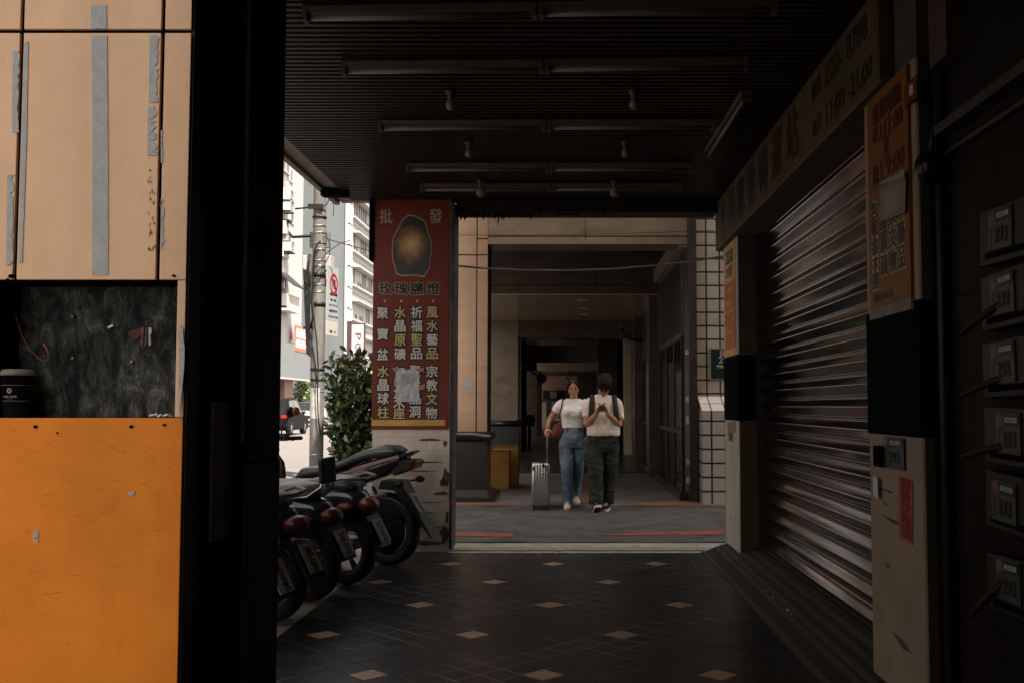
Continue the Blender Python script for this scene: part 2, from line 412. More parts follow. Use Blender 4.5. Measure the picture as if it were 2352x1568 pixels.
def alley_z(y): return -.002 - .038 * min(1, max(0, (y - 9.66) / 3.54))
mb = MB()
def strip(x0, x1, ya0, ya1, yb0, yb1, n=24):
    for i in range(n):
        a, b = i / n, (i + 1) / n
        xa, xb = x0 + (x1 - x0) * a, x0 + (x1 - x0) * b
        f = lambda t: (ya0 + (yb0 - ya0) * t, ya1 + (yb1 - ya1) * t)
        p, q = f(a), f(b)
        mb.quad((xa, p[0], alley_z(p[0]) + .0045), (xb, q[0], alley_z(q[0]) + .0045), (xb, q[1], alley_z(q[1]) + .0045), (xa, p[1], alley_z(p[1]) + .0045))
strip(-2.2, -.55, 10.25, 10.62, 10.05, 10.32); strip(.35, 2.4, 10.18, 10.28, 10.32, 10.86)
struct('kerb_road_marking', mb, M_RED)
# far pavement
M_PAVE = grid_mat('far_paving', (.17, .155, .135), (.05, .045, .04), 3.0, .31, .05, ('X', 'Y'), rough=.6, var=.3, jitter=.2, dirt=(.10, .085, .07))
M_PAVER = grid_mat('far_paving_red', (.15, .085, .06), (.05, .04, .035), 3.0, .31, .05, ('X', 'Y'), rough=.6, var=.3, jitter=.2)
M_PAVED = grid_mat('far_paving_dark', (.035, .034, .033), (.09, .085, .08), .30, .30, .05, ('X', 'Y'), rough=.3, var=.3, jitter=.3)
mb = MB(); mb.box(-2.62, 20, 13.2, 19.4, -.4, 0); struct('far_pavement', mb, M_PAVE)
mb = MB(); mb.quad((.0, 13.32, .004), (.42, 13.32, .004), (.42, 19.4, .004), (.0, 19.4, .004)); struct('red_paving', mb, M_PAVER)
mb = MB(); mb.box(-2.62, 6, 19.4, 70, -.4, .03); struct('far_arcade_floor', mb, M_PAVED)
mb = MB()
for k in range(30):
    a = k / 30; b = (k + 1) / 30
    mb.quad((-2.5 + 1.75 * a, 13.21, .0045), (-2.5 + 1.75 * b, 13.21, .0045), (-2.5 + 1.75 * b, 13.42, .0045), (-2.5 + 1.75 * a, 13.42, .0045))
mb.add([(.8, 13.22, .0045), (1.75, 13.22, .0045), (1.75, 13.75, .0045), (1.25, 13.68, .0045)], [(0, 1, 2, 3)])
struct('red_road_marking', mb, mat('red_kerb_paint', (.38, .10, .05), .75, var=.3, vscale=9, stain=(.17, .155, .135), stain_scale=5, stain_lo=.44, stain_hi=.6))

# ================================================================ the arcade building we stand in
near = thing('arcade_building', 'dark arcade building with brown corrugated ceiling and closed roller shutter', 'building', (0, 0, 0))
# corrugated ceiling
P = .064; prof = []; y = -7.0
while y < 9.04:
    prof += [(y, 3.195), (y + .022, 3.195), (y + .030, 3.178), (y + .056, 3.178)]; y += P
mb = MB(); n = len(prof)
mb.add([(-1.98 if a > 2.6 else -1.1, a, b) for a, b in prof] + [(1.42, a, b) for a, b in prof], [(i, n + i, n + i + 1, i + 1) for i in range(n - 1)])
mb.build('corrugated_ceiling', M_CEIL, near)
mb = MB(); mb.box(-2.13, 9, 2.5, 9.34, 3.215, 14.5); mb.box(-1.12, 9, -8, 2.5, 3.215, 14.5); mb.build('upper_storeys', M_SOFFIT, near)
mb = MB(); mb.box(-2.19, -2.145, 2.5, 9.3, 3.19, 3.6); mb.build('canopy_lip', M_SOFFIT, near)
mb = MB(); mb.box(-2.16, -1.93, 8.62, 8.74, 3.14, 3.20); mb.build('edge_bracket', M_BLACK, near)
# dark beam at the end of the ceiling with a torn lining hanging from it
mb = MB(); mb.box(-1.02, 1.38, 9.05, 9.34, 3.075, 3.21); mb.build('end_beam', M_DKWALL, near)
mb = MB(); rnd = random.Random(3); x = -1.0
while x < .35:
    w = rnd.uniform(.015, .06); h = rnd.choice([.012, .02, .03, .035, .05]) * (1.3 if x < -.3 else .6)
    if rnd.random() < .12 and x < -.3: h = .12
    mb.prism([(x, 3.08), (x + w, 3.08), (x + w * rnd.uniform(.4, 1), 3.08 - h * .6), (x + w * rnd.uniform(.1, .6), 3.08 - h)], 'Y', 9.10 + rnd.uniform(0, .05), 9.104 + rnd.uniform(.05, .055)); x += w * rnd.uniform(.7, 1.3)
mb.build('torn_lining', M_BLACK, near)
# left column: cladding lives apart; the dark core
mb = MB(); mb.box(-1.85, -1.0, 2.80, 3.0, 0, 3.175); mb.box(-1.85, -.972, 3.0, 3.36, 0, 3.175)
col = mb.build('column', M_BLACK, near)
mb = MB(); mb.box(-1.001 + .0, -.969, 2.985, 3.003, 1.2, 3.17); mb.build('trim_strip', mat('grey_trim', (.16, .14, .12), .6), near)
mb = MB(); mb.box(-.9718, -.966, 3.0, 3.36, 0, 1.13); pass; mb.build('column_skirting', mat('dark_brown_skirting', (.085, .066, .052), .7, var=.3), near)
mb = MB(); mb.box(-1.0, -.993, 2.80, 2.97, .93, 1.32); mb.build('grey_plate', mat('grey_plate', (.15, .135, .12), .55, var=.5, vscale=12), near)
mb = MB(); mb.box(-1.10, -.97, -8, 1.45, 0, 3.175); mb.box(-1.12, 1.7, -8.2, -8, 0, 3.2); mb.build('side_wall', M_DKWALL, near); mb = MB(); mb.box(-1.125, -1.101, -8, 1.45, 0, 3.175); mb.build('bounce_face', M_SOFFIT, near)  # added out of view: wall blocks street light, pale outer face bounces it
t = thing('dark_column_sign', 'dark red sign board with faint grey characters on the near dark column', 'sign', (-.97, 3.18, 1.14))
mb = MB(); mb.box(-.9715, -.9655, 3.02, 3.352, 1.14, 3.1); mb.build('board', mat('unlit_red_board', (.022, .006, .005), .7), t)
mb = MB()
for i, c in enumerate('玫瑰鹽燈'): write(mb, c, (-.9650, 3.19, 2.85 - .36 * i), Y_, Z_, .22, .28, .004, .001)
mb.build('lettering', mat('unlit_grey_letter', (.07, .062, .055), .8), t)
# end column that carries the salt lamp sign
mb = MB(); mb.box(-1.757, -1.055, 9.0, 9.36, 0, 3.2)
M_TILEWHITE = grid_mat('painted_brick', (.60, .50, .40), (.38, .30, .23), .20, .115, .03, ('X', 'Z'), rough=.75, var=.25, jitter=.05, off=(.3, .1), half=True, bump=.35, dirt=(.27, .205, .155))
mb.build('column', M_TILEWHITE, near, bevel=.006)
mb = MB(); mb.box(-1.80, -1.757, 8.97, 9.3, 2.62, 3.2); mb.build('column_bracket', M_BLACK, near)
mb = MB()
rnd = random.Random(9)
for zc, w, h, xx in ((.80, .62, .02, -1.38), (.52, .16, .04, -1.13), (.62, .05, .10, -1.12), (.35, .3, .012, -1.3), (.93, .12, .05, -1.62), (.90, .09, .04, -1.5), (.16, .10, .16, -1.10), (.72, .3, .012, -1.3), (1.0, .22, .03, -1.25), (.66, .07, .2, -1.09), (.44, .4, .01, -1.28), (.22, .3, .012, -1.22), (.97, .05, .06, -1.10), (.30, .03, .14, -1.08), (.08, .3, .05, -1.25)):
    ring = [(xx + w / 2 * math.cos(q) * rnd.uniform(.6, 1.1), zc + h / 2 * math.sin(q) * rnd.uniform(.5, 1.2)) for q in [k * math.pi / 7 for k in range(14)]]
    mb = MB(); mb.prism(ring, 'Y', 8.997, 9.001)
    mb.build('chipped_plaster', mat('chipped_plaster', (.10, .075, .055), .9, var=.4, vscale=20), near)
# dark strip behind the sign on the side of the column
mb = MB(); mb.box(-1.06, -1.025, 8.98, 9.33, 1.05, 3.15); mb.box(-1.058, -1.035, 8.985, 9.3, .02, 1.05); mb.build('corner_post', mat('corner_post', (.05, .04, .033), .7, var=.5, vscale=9, stain=(.16, .12, .09), stain_scale=6), near)
# right hand piers
for y0, y1, fx in ((8.35, 9.06, 1.43), (4.0, 4.70, 1.42)):
    mb = MB(); mb.box(fx, 1.9, y0, y1, 0, 2.735); mb.build('pier', M_OFFW if y0 < 6 else mat('lit_pier_white', (.44, .385, .32), .7, var=.14, vscale=2.5, stain=(.16, .12, .09), stain_scale=5, stain_lo=.58, stain_hi=.7, bump=.35, bscale=25), near, bevel=.01)  # far pier coloured paler, the street light on it put into the colour
    mb = MB(); mb.box(fx - .004, 1.62, y0 - .005, y1 + .003, 1.18, 1.735); mb.build('black_panel', M_BLACK, near)
    mb = MB(); mb.box(fx + .012, 1.62, y0 - .004, y0 + .01, .0, 1.178); mb.box(fx + .012, 1.62, y0 - .004, y0 + .01, 1.737, 2.73); mb.build('shaded_face', M_BROWNP, near)  # pier side turned from the street, its shade painted in as brown
# wall above and behind the shutter
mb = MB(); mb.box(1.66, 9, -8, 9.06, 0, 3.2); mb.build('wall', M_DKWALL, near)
# roller shutter, curved slats
sh = None
prof = []; z = .12; p = .125
while z < 2.72:
    for t, d in ((0, 0), (.02, .001), (.36, .0285), (.40, .0312), (.43, .0325), (.46, .0322), (.50, .0300), (.80, .0065), (.83, .006), (.86, .0085), (.885, .0095), (.91, .0085), (.96, .001), (.985, 0)): prof.append((1.636 - d * 1.15, z + p * t))
    z += p
mb = MB(); n = len(prof)
mb.add([(a, 4.70, b) for a, b in prof] + [(a, 8.35, b) for a, b in prof], [(i, i + 1, n + i + 1, n + i) for i in range(n - 1)], True)
sh = mb.build('roller_shutter', M_SHUT, near)
for ya_, yb_ in ((4.70, 4.74), (8.31, 8.35)): mb = MB(); mb.box(1.585, 1.645, ya_, yb_, .1, 2.735); mb.build('guide_rail', M_STEEL, sh)
mb = MB(); mb.box(1.60, 1.64, 4.74, 8.31, .10, .16); mb.build('bottom_bar', M_STEEL, sh)
mb = MB(); mb.box(1.585, 1.61, 4.75, 4.82, 1.02, 1.12); mb.build('lock', M_STEEL, sh)
# ramp up to the shutter
mb = MB(); mb.prism([(1.19, .001), (1.58, .135), (1.66, .135), (1.66, .0)], 'Y', 3.2, 8.97)
rp = mb.build('metal_ramp', M_RAMP, near)
mb = MB()
for a in (0.02, .30, .43, .62, .80):
    x0 = 1.19 + .39 * a; z0 = .001 + .134 * a; x1 = x0 + .032; z1 = z0 + .011
    mb.prism([(x0, z0 + .002), (x1, z1 + .002), (x1, z1 + .006), (x0, z0 + .006)], 'Y', 3.2, 8.966)
mb.build('grip_strip', M_RAMP2, rp)
mb = MB(); rnd = random.Random(5); y = 8.75
while y > 6.0:
    a = .36 + rnd.uniform(-.02, .02); x0 = 1.19 + .39 * a; z0 = .001 + .134 * a; w = rnd.uniform(.015, .04)
    if rnd.random() < .75: mb = MB(); mb.prism([(x0, z0 + .001), (x0 + w * .5, z0 + .001 + w * .17), (x0 + w * .5, z0 + .004 + w * .17), (x0, z0 + .004)], 'Y', y, y + w * 1.6); mb.build('yellow_paint_mark', mat('old_yellow_paint', (.42, .24, .07), .7, var=.3), rp)
    y -= rnd.uniform(.08, .2)
# near stone wall with vertical joints, pipe and cornice
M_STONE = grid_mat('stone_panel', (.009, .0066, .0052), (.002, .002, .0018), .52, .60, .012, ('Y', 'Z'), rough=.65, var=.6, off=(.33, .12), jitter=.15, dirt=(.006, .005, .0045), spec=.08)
mb = MB(); mb.box(1.50, 1.9, -8, 3.86, 0, 3.2); mb.build('stone_wall', M_STONE, near)
mb = MB(); mb.box(1.47, 1.50, 3.86, 4.0, 0, 3.1); mb.build('door_jamb', M_BLACK, near)
mb = MB(); mb.tube([(1.475, 3.90, 0), (1.475, 3.90, 3.15)], .018); mb.build('drain_pipe', M_STEEL, near)
mb = MB(); mb.box(1.44, 1.50, -8, 3.86, 2.36, 2.40); mb.box(1.47, 1.50, -8, 3.86, 2.28, 2.295); mb.build('cornice', mat('grey_cornice', (.030, .026, .022), .5, var=.2), near)
mb = MB(); mb.box(1.44, 1.62, 4.03, 4.30, 2.74, 3.17); mb.build('grey_cover', mat('grey_cover', (.045, .042, .036), .6, var=.2), near)
mb = MB(); mb.box(1.42, 1.50, 3.66, 3.84, 2.62, 3.1); mb.build('beige_cover', M_BROWNP, near)
mb = MB(); mb.box(1.46, 1.50, -1, 3.5, .0, .14); mb.build('plinth', M_GRANITE, near)

# ================================================================ panelled column front at the left, with its niche
pc = thing('panelled_column', 'orange and peach panelled column front with a dark marble niche', 'column', (-1.45, 2.7, 0))
M_ORANGE = mat('orange_panel', (.74, .225, .022), .5, var=.13, vscale=3.5, spec=.12, bump=.12, bscale=260, stain=(.56, .15, .014), stain_scale=2.6, stain_lo=.5, stain_hi=.8)
M_PEACH = mat('peach_panel', (.72, .455, .275), .45, var=.13, vscale=2.6, stretch=(1.6, 1, .7), spec=.3, bump=.10, bscale=240, stain=(.62, .34, .16), stain_scale=.9, stain_lo=.5, stain_hi=.85)
yf = 2.65
def px_(px, py): q = on_y(px, py, yf); return q.x, q.z
XL = -1.92; XR = px_(424, 780)[0]
zs_, zt_ = px_(200, 959)[1], px_(200, 646)[1]
xn0, xn1 = px_(-14, 800)[0], px_(404, 800)[0]
mb = MB(); mb.box(XL, XR, yf, yf + .012, 0, zs_); mb.build('lower_panel', M_ORANGE, pc, bevel=.002)
mb = MB(); mb.box(XL, XR - .004, yf + .13, yf + .15, 0, 3.17); mb.box(XL, XR - .006, yf + .013, yf + .02, zt_ + .001, 3.17); mb.box(XL, xn0 - .004, yf + .013, yf + .128, zs_, zt_); mb.build('black_backing', M_BLACK, pc)
mb = MB(); mb.box(xn1, XR, yf + .001, yf + .128, zs_ + .002, zt_ + .002); mb.build('niche_side', M_PEACH, pc, bevel=.002)
mb = MB(); mb.box(xn0, xn1, yf + .012, yf + .13, zs_ - .012, zs_ - .0015); mb.build('niche_sill', M_PEACH, pc)
mb = MB(); mb.box(XR - .001, XR + .004, yf + .012, yf + .15, 0, 3.17); mb.build('edge_trim', mat('grey_edge_trim', (.035, .03, .032), .5), pc)
def marble():
    m = bpy.data.materials.new('dark_marble'); m.use_nodes = True; nt = m.node_tree; N = nt.nodes.new; L = nt.links.new; b = nt.nodes['Principled BSDF']
    tc = N('ShaderNodeTexCoord'); w = N('ShaderNodeTexNoise'); w.inputs['Scale'].default_value = 22; w.inputs['Detail'].default_value = 8; w.inputs['Roughness'].default_value = .8; w.inputs['Distortion'].default_value = .55
    mp = N('ShaderNodeMapping'); mp.inputs['Rotation'].default_value = (0, R(35), 0); mp.inputs['Scale'].default_value = (1, 1, .5); L(tc.outputs['Object'], mp.inputs[0]); L(mp.outputs[0], w.inputs['Vector'])
    r = N('ShaderNodeValToRGB'); e = r.color_ramp.elements; e[0].position = .42; e[0].color = (.004, .0055, .005, 1); e[1].position = .72; e[1].color = (.19, .19, .172, 1)
    x = r.color_ramp.elements.new(.55); x.color = (.040, .043, .040, 1)
    L(w.outputs['Fac'], r.inputs[0]); L(r.outputs[0], b.inputs['Base Color']); b.inputs['Roughness'].default_value = .55; b.inputs['Specular IOR Level'].default_value = .08
    return m
mb = MB(); mb.box(xn0, xn1, yf + .122, yf + .129, zs_, zt_); mb.build('marble_back', marble(), pc)
# upper panels, black joints between
zj = px_(200, 72)[1]; g = .0052
xj1, xj2 = px_(42, 350)[0], px_(368, 350)[0]
mb = MB()
for xa, xb in ((XL, xj1 - g), (xj1 + g, xj2 - g), (xj2 + g, XR)):
    for za, zb in ((zt_ + .004, zj - g), (zj + g, 3.17)):
        mb.box(xa, xb, yf, yf + .012, za, zb)
mb.build('upper_panel', M_PEACH, pc, bevel=.0015)
M_TAPE = mat('grey_tape', (.40, .40, .40), .8, var=.12, vscale=40, bump=.3, bscale=150)
rnd = random.Random(12)
def tape(pts, jag=0):
    P_ = [px_(a, b) for a, b in pts]; mb = MB(); mb.prism(P_, 'Y', yf - .0022, yf - .0004); return mb.build('tape_residue', M_TAPE, pc)
def ragged(x0, x1, y0, y1, n, amp, side='r', drift=0):
    L_ = [(x0 + drift * t, y0 + (y1 - y0) * t) for t in [i / n for i in range(n + 1)]]
    R_ = [(x1 + drift * t - abs(rnd.gauss(0, amp)), y0 + (y1 - y0) * t) for t in [i / n for i in range(n + 1)]]
    return L_ + R_[::-1]
tape([(210, 12), (245, 12), (246, 66), (238, 68), (225, 66), (214, 69), (210, 66)])
tape([(211, 84), (225, 82), (240, 84), (247, 83), (249, 400), (249, 632), (212, 632), (213, 300)])
tape(ragged(30, 47, 118, 305, 22, 3, drift=-2)); tape(ragged(17, 34, 402, 610, 24, 4, drift=-2))
tape([(57, 98), (66, 96), (62, 320), (52, 604), (43, 603), (50, 300)])
tape(ragged(344, 367, 82, 236, 26, 5, drift=-2)); tape(ragged(340, 362, 246, 358, 20, 6, drift=-1))
tape(ragged(370, 378, 456, 572, 16, 3, drift=0)); tape(ragged(370, 375, 300, 375, 10, 1.5))
mb = MB()
for k in range(24):
    a = rnd.gauss(348, 5); b = rnd.uniform(362, 590); w = rnd.uniform(1, 3); h = rnd.uniform(1.5, 6)
    q = [px_(a - w, b), px_(a + w * .3, b - h), px_(a + w, b + h * .2), px_(a, b + h)]
    mb.prism(q, 'Y', yf - .0012, yf - .0003)
mb.build('glue_residue', mat('brown_glue', (.22, .13, .07), .8), pc)
mb = MB()
for a, b, w, h in ((82, 979, 4.5, 4), (302, 979, 4.5, 4), (132, 993, 3, 2), (400, 634, 4.5, 3), (378, 975, 4, 3), (28, 635, 9, 5), (18, 645, 4, 6)):
    q = px_(a, b); mb.prism([(q[0] + w / 863 * math.cos(t), q[1] + h / 863 * math.sin(t)) for t in [k * math.pi / 4 for k in range(8)]], 'Y', yf - .003, yf + .0)
mb.build('screw', M_BLACK, pc)
mb = MB()
for k in range(44):
    a = rnd.uniform(5, 405); b = rnd.triangular(975, 1500, 1010); w = rnd.uniform(6, 34); t = rnd.gauss(0.05, .12)
    p0 = px_(a, b); p1 = px_(a + w, b + w * t); m_ = ((p0[0] + p1[0]) / 2, (p0[1] + p1[1]) / 2 + .0012)
    mb.prism([p0, (m_[0], m_[1] - .0022), p1, m_], 'Y', yf - .0007, yf - .0002)
mb.build('scratch', mat('orange_scratch', (.44, .135, .018), .6), pc)
for pts in ([(294, 1130), (300, 1127), (305, 1131), (311, 1127), (309, 1134), (302, 1139), (296, 1135)], [(74, 1232), (80, 1220), (85, 1217), (89, 1222), (88, 1232), (80, 1236)]):
    tape(pts)
mb = MB(); q = [px_(a, b) for a, b in ((75, 1238), (89, 1236), (88, 1248), (78, 1249))]; mb.prism(q, 'Y', yf - .0016, yf - .0003); mb.build('torn_sticker', mat('pale_orange_paper', (.62, .33, .14), .8), pc)
mb = MB(); mb.prism([px_(a, b) for a, b in ((412, 745), (421, 756), (426, 800), (425, 840), (419, 905), (414, 960), (412, 900))], 'Y', yf - .006, yf - .003); mb.build('peeling_film', mat('peeling_film', (.45, .42, .40), .7, var=.2, vscale=30, bump=.5, bscale=60), pc)

# things in and on the niche
c = on_y(40, 955, yf + .06); cx, cz = c.x, zs_
cup = thing('coffee_cup', 'black paper coffee cup with a pale lid on the niche sill', 'cup', (cx, yf + .055, cz))
s = .0435; h = .128
mb = MB(); mb.lathe([(.001, .0), (.031, .0), (.0315, .004), (s, h - .012), (s + .001, h - .012)], (cx, yf + .055, cz), 40); mb.build('paper_cup', mat('black_paper', (.004, .004, .004), .8, spec=.08), cup)
mb = MB(); mb.lathe([(s + .0015, h - .014), (s + .0030, h - .010), (s + .0030, h - .006), (s - .002, h - .004), (s - .004, h + .002), (s - .012, h + .003), (.001, h + .001)], (cx, yf + .055, cz), 40); mb.build('lid', mat('pale_lid', (.16, .15, .13), .4), cup)
mb = MB(); rr = lambda z: .0315 + (s - .0315) * (z - .004) / (h - .016) + .0005
for z in (.045, .087):
    mb.lathe([(rr(z), z), (rr(z + .0007), z + .0007)], (cx, yf + .055, cz), 40)
# a ring emblem and the two lines of writing wrapped on the cup
def wrap(body, w, hh, z, dx=0, fat=0):
    t = MB(); write(t, body, (dx, 0, 0), X_, Z_, w, hh, fat)
    for v in t.v:
        zz = z + v.z; a = v.x / rr(zz); mb.v.append(Vector((cx + math.sin(a) * (rr(zz) + .0003), yf + .055 - math.cos(a) * (rr(zz) + .0003), cz + zz)))
    o = len(mb.v) - len(t.v)
    for f in t.f: mb.f.append([i + o for i in f]); mb.sm.append(False); mb.mi.append(0)
wrap("Let's Café", .036, .0055, .0575, 0, .00025); wrap('COFFEE', .016, .0017, .0515); wrap('O', .0125, .0145, .0725, 0, .0003); wrap('(|)', .007, .008, .0725)
mb.build('printing', mat('cup_print', (.30, .28, .25), .5), cup)
kx = on_y(343, 735, yf + .11)
kt = thing('key_bunch', 'bunch of keys on a leather tag hung in the marble niche', 'keys', kx)
mb = MB(); mb.lathe([(.0135, -.001), (.015, 0), (.0135, .001), (.012, 0), (.0135, -.001)], kx + Vector((0, -.006, -.010)), 20, 'Y'); mb.build('ring', mat('ring_metal', (.12, .11, .10), .35, metal=1), kt)
mb = MB(); e = kx + Vector((-.004, -.008, -.022)); mb.prism([(e.x - .004, e.z), (e.x + .008, e.z - .004), (e.x - .03, e.z - .035), (e.x - .05, e.z - .02), (e.x - .045, e.z - .008)], 'Y', e.y - .003, e.y); mb.build('leather_tag', mat('dark_red_leather', (.045, .012, .008), .5), kt)
for dx, a, m_ in ((-.010, .12, mat('red_key', (.10, .02, .012), .35, metal=.3)), (.006, -.04, mat('key_metal', (.16, .14, .12), .3, metal=1)), (-.002, .04, mat('dark_key', (.03, .03, .03), .4))):
    e = kx + Vector((dx, -.012, -.022)); mb = MB(); mb.box(-.0065, .0065, -.0012, .0012, -.018, 0); mb.box(-.0028, .0028, -.001, .001, -.05, -.016); mb.box(.002, .0045, -.001, .001, -.046, -.04)
    mb.xf(Matrix.Translation(e) @ Matrix.Rotation(a, 4, 'Y')); mb.build('key', m_, kt, bevel=.0006)
mb = MB(); pl = [on_y(a, b, yf + .105) for a, b in ((30, 676), (28, 695), (36, 725), (48, 765), (66, 800), (88, 822), (104, 830), (112, 822), (110, 805), (100, 790))]
mb.tube(pl, .0014, 6); mb.tube(pl[-3:], .0026, 6); tag(mb.build('cord', mat('brown_cord', (.26, .10, .055), .7)), 'thin reddish cord hanging in the marble niche above the cup', 'cord')
q = on_y(254, 750, yf + .112); mb = MB(); mb.box(-.008, .008, -.002, .002, -.003, .003); mb.xf(Matrix.Translation(q) @ Matrix.Rotation(-.5, 4, 'Y')); tag(mb.build('white_hook', mat('white_plastic', (.7, .67, .62), .4), bevel=.001), 'small white adhesive hook stuck on the marble beside the keys', 'hook')
for a, b in ((168, 728), (304, 831), (168, 823)):
    q = on_y(a, b, yf + .118); mb = MB(); mb.lathe([(.0005, -.006), (.0042, -.006), (.0052, -.002), (.0052, .003)], q, 14, 'Y')
    tag(mb.build('wall_screw', mat('dull_metal', (.18, .17, .16), .4, metal=.8)), {728: 'small screw in the marble niche above the coffee cup side', 831: 'small screw in the marble below the hanging keys', 823: 'small dark screw low in the marble left of centre'}[b], 'screw')
q = on_y(370, 953, yf + .05); mb = MB(); rnd = random.Random(2)
g_ = [[Vector((q.x - .028 + .056 * i / 9, q.y - .012 + .024 * j / 4, zs_ + .003 + .009 * rnd.random() * (1 if 0 < i < 9 else .3))) for j in range(5)] for i in range(10)]
for i in range(9):
    for j in range(4): mb.quad(g_[i][j], g_[i + 1][j], g_[i + 1][j + 1], g_[i][j + 1])
w_ = mb.build('crumpled_foil', mat('foil', (.5, .5, .5), .25, metal=1)); w_.modifiers.new('s', 'SOLIDIFY').thickness = .0015
tag(w_, 'crumpled foil wrapper lying on the niche sill at right', 'wrapper')
# ================================================================ the building across the alley
far = thing('far_building', 'beige stone clad arcade building across the alley with dark plinths', 'building', (0, 13.6, 0))
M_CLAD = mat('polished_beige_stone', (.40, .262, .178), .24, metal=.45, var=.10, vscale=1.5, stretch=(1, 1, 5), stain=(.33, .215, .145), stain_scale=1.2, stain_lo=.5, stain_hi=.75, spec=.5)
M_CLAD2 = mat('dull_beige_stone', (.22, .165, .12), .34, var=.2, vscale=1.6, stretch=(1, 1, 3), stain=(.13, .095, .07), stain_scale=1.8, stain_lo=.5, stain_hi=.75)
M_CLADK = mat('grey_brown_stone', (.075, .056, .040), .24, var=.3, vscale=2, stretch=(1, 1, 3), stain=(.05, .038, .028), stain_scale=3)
M_BASE = mat('black_stone', (.013, .013, .013), .22, var=.4, vscale=30, spec=.6)
M_JOINT = mat('joint_black', (.006, .006, .006), .8)
YF = 13.75
def fx(px, py=930): return on_y(px, py, YF).x
def fz(py, Y=YF): return on_y(1303, py, Y).z
# first column: panels with black joints
xa, xb = fx(1000), fx(1119); xj = fx(1094)
zb = fz(990); zt = 6.5
mb = MB(); mb.box(xa - .3, xb - .006, YF + .012, YF + .75, 0, zt); mb.build('column_core', M_JOINT, far)
mb = MB(); j = .008
zz = [zb, fz(586) - j, fz(548), fz(586) + 0, zt]
for a, b in ((xa - .3, xj - j), (xj + j, xb)):
    mb.box(a, b, YF, YF + .02, zb, fz(586) - j)
mb.box(xa - .3, xj - j, YF, YF + .02, fz(586) + j, zt)
mb.box(xj + j, xb, YF, YF + .02, fz(586) + j, fz(549) - j); mb.box(xj + j, xb, YF, YF + .02, fz(549) + j, zt)
mb.build('column', M_CLAD, far, bevel=.003)
q = on_y(1072, 882, YF); mb = MB(); mb.lathe([(.001, -.004), (.062, -.004), (.064, 0)], q, 24, 'Y', False); mb.build('round_sticker', mat('pale_sticker', (.36, .37, .37), .6), far)
# flared black plinth of the column
def plinth(x0, x1, y0, y1, h, fl=.10, tp=.05):
    mb = MB()
    def ring(e, z): return [Vector((x0 - e, y0 - e, z)), Vector((x1 + e, y0 - e, z)), Vector((x1 + e, y1 + e, z)), Vector((x0 - e, y1 + e, z))]
    mb.loft([ring(fl + .03, 0), ring(fl + .03, .06), ring(.0, .15), ring(0, h - .14)], True, False)
    R_ = []
    for k in range(9):
        a = -math.pi / 2 + math.pi * k / 8
        R_.append(ring(.0 + tp * math.cos(a) + .012, h - .07 + .07 * math.sin(a)))
    mb.loft(R_, True, True)
    return mb
plinth(xa - .3, xb + .0, YF - .02, YF + .74, zb, .10).build('plinth', M_BASE, far)
# front beam over the passage
xr = fx(1582)
mb = MB(); zbm, zj_ = fz(561), fz(543)
mb.box(xb + .004, xr, YF + .004, YF + .62, zbm, zj_ - j); mb.box(xb + .004, xr, YF + .004, YF + .62, zj_ + j, zt - .8)
mb.build('beam', M_CLAD2, far, bevel=.002)
mb = MB(); mb.box(xb, xr + .02, YF + .02, YF + .6, zj_ - j, zj_ + j); mb.box(xb, xr + 0, YF + .6, 24, 4.3, 4.4); mb.build('joint_backing', M_JOINT, far)
mb = MB(); mb.box(-2.4, 6, YF + .02, 70, 4.4, 8); mb.build('upper_storeys', M_CLAD2, far)
# hall: inner panel, soffit with downlights
Y2 = 18.0; z2 = on_y(1303, 675, Y2).z; zj2 = on_y(1303, 655, Y2).z; xp = on_y(1371, 600, Y2).x; xl = -2.2
mb = MB(); XW = on_y(1514, 640, Y2).x
for a, b in ((xl, xp - j), (xp + j, XW + .3)):
    mb.box(a, b, Y2, Y2 + .03, z2 + .002, zj2 - j); mb.box(a, b, Y2, Y2 + .03, zj2 + j, 4.35)
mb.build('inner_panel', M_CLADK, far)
mb = MB(); mb.box(xl, XW + .3, Y2 + .01, Y2 + .12, z2 + .004, 4.35); mb.build('panel_backing', M_JOINT, far)
Y3 = 23.6
M_SOFB = mat('beige_soffit', (.34, .26, .185), .16, var=.1, vscale=1)
mb = MB(); mb.box(xl, XW + .1, Y2 + .005, Y3, z2 - .02, z2); mb.build('soffit', M_SOFB, far)
for px, py in ((1340, 690), (1494, 690), (1341, 709), (1490, 709), (1343, 723), (1484, 723)):
    q = on_z(px, py, z2 - .02); t = thing('downlight', '', 'lamp', (q.x, q.y, z2 - .02), 'downlights in the far soffit')
    mb = MB(); mb.lathe([(.001, -.003), (.095, -.003)], q, 20); mb.build('lens', mat('lamp_glass', (.6, .56, .5), .3), t)
    mb = MB(); mb.lathe([(.097, -.001), (.097, -.006), (.118, -.006), (.120, -.001)], q, 20); mb.build('trim_ring', mat('lamp_ring', (.65, .6, .54), .25, metal=.6), t)
    t['label'] = 'round downlight in the beige soffit, %s row, %s side' % ({690: 'nearest', 709: 'middle', 723: 'farthest'}[py], 'left' if px < 1400 else 'right')
# second column and its beam, then the arcade running on
xa2, xb2 = on_y(1120, 850, Y3).x, on_y(1190, 850, Y3).x; zb2 = on_y(1303, 965, Y3).z
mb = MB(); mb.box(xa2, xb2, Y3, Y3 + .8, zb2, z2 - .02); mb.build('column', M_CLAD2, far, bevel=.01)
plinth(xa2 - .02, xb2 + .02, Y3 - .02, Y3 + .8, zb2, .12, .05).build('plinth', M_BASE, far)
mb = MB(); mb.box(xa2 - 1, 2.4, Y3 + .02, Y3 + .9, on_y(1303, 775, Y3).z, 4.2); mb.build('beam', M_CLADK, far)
M_BEAMW = mat('pale_beam_paint', (.40, .315, .235), .6, var=.15, vscale=1.5)
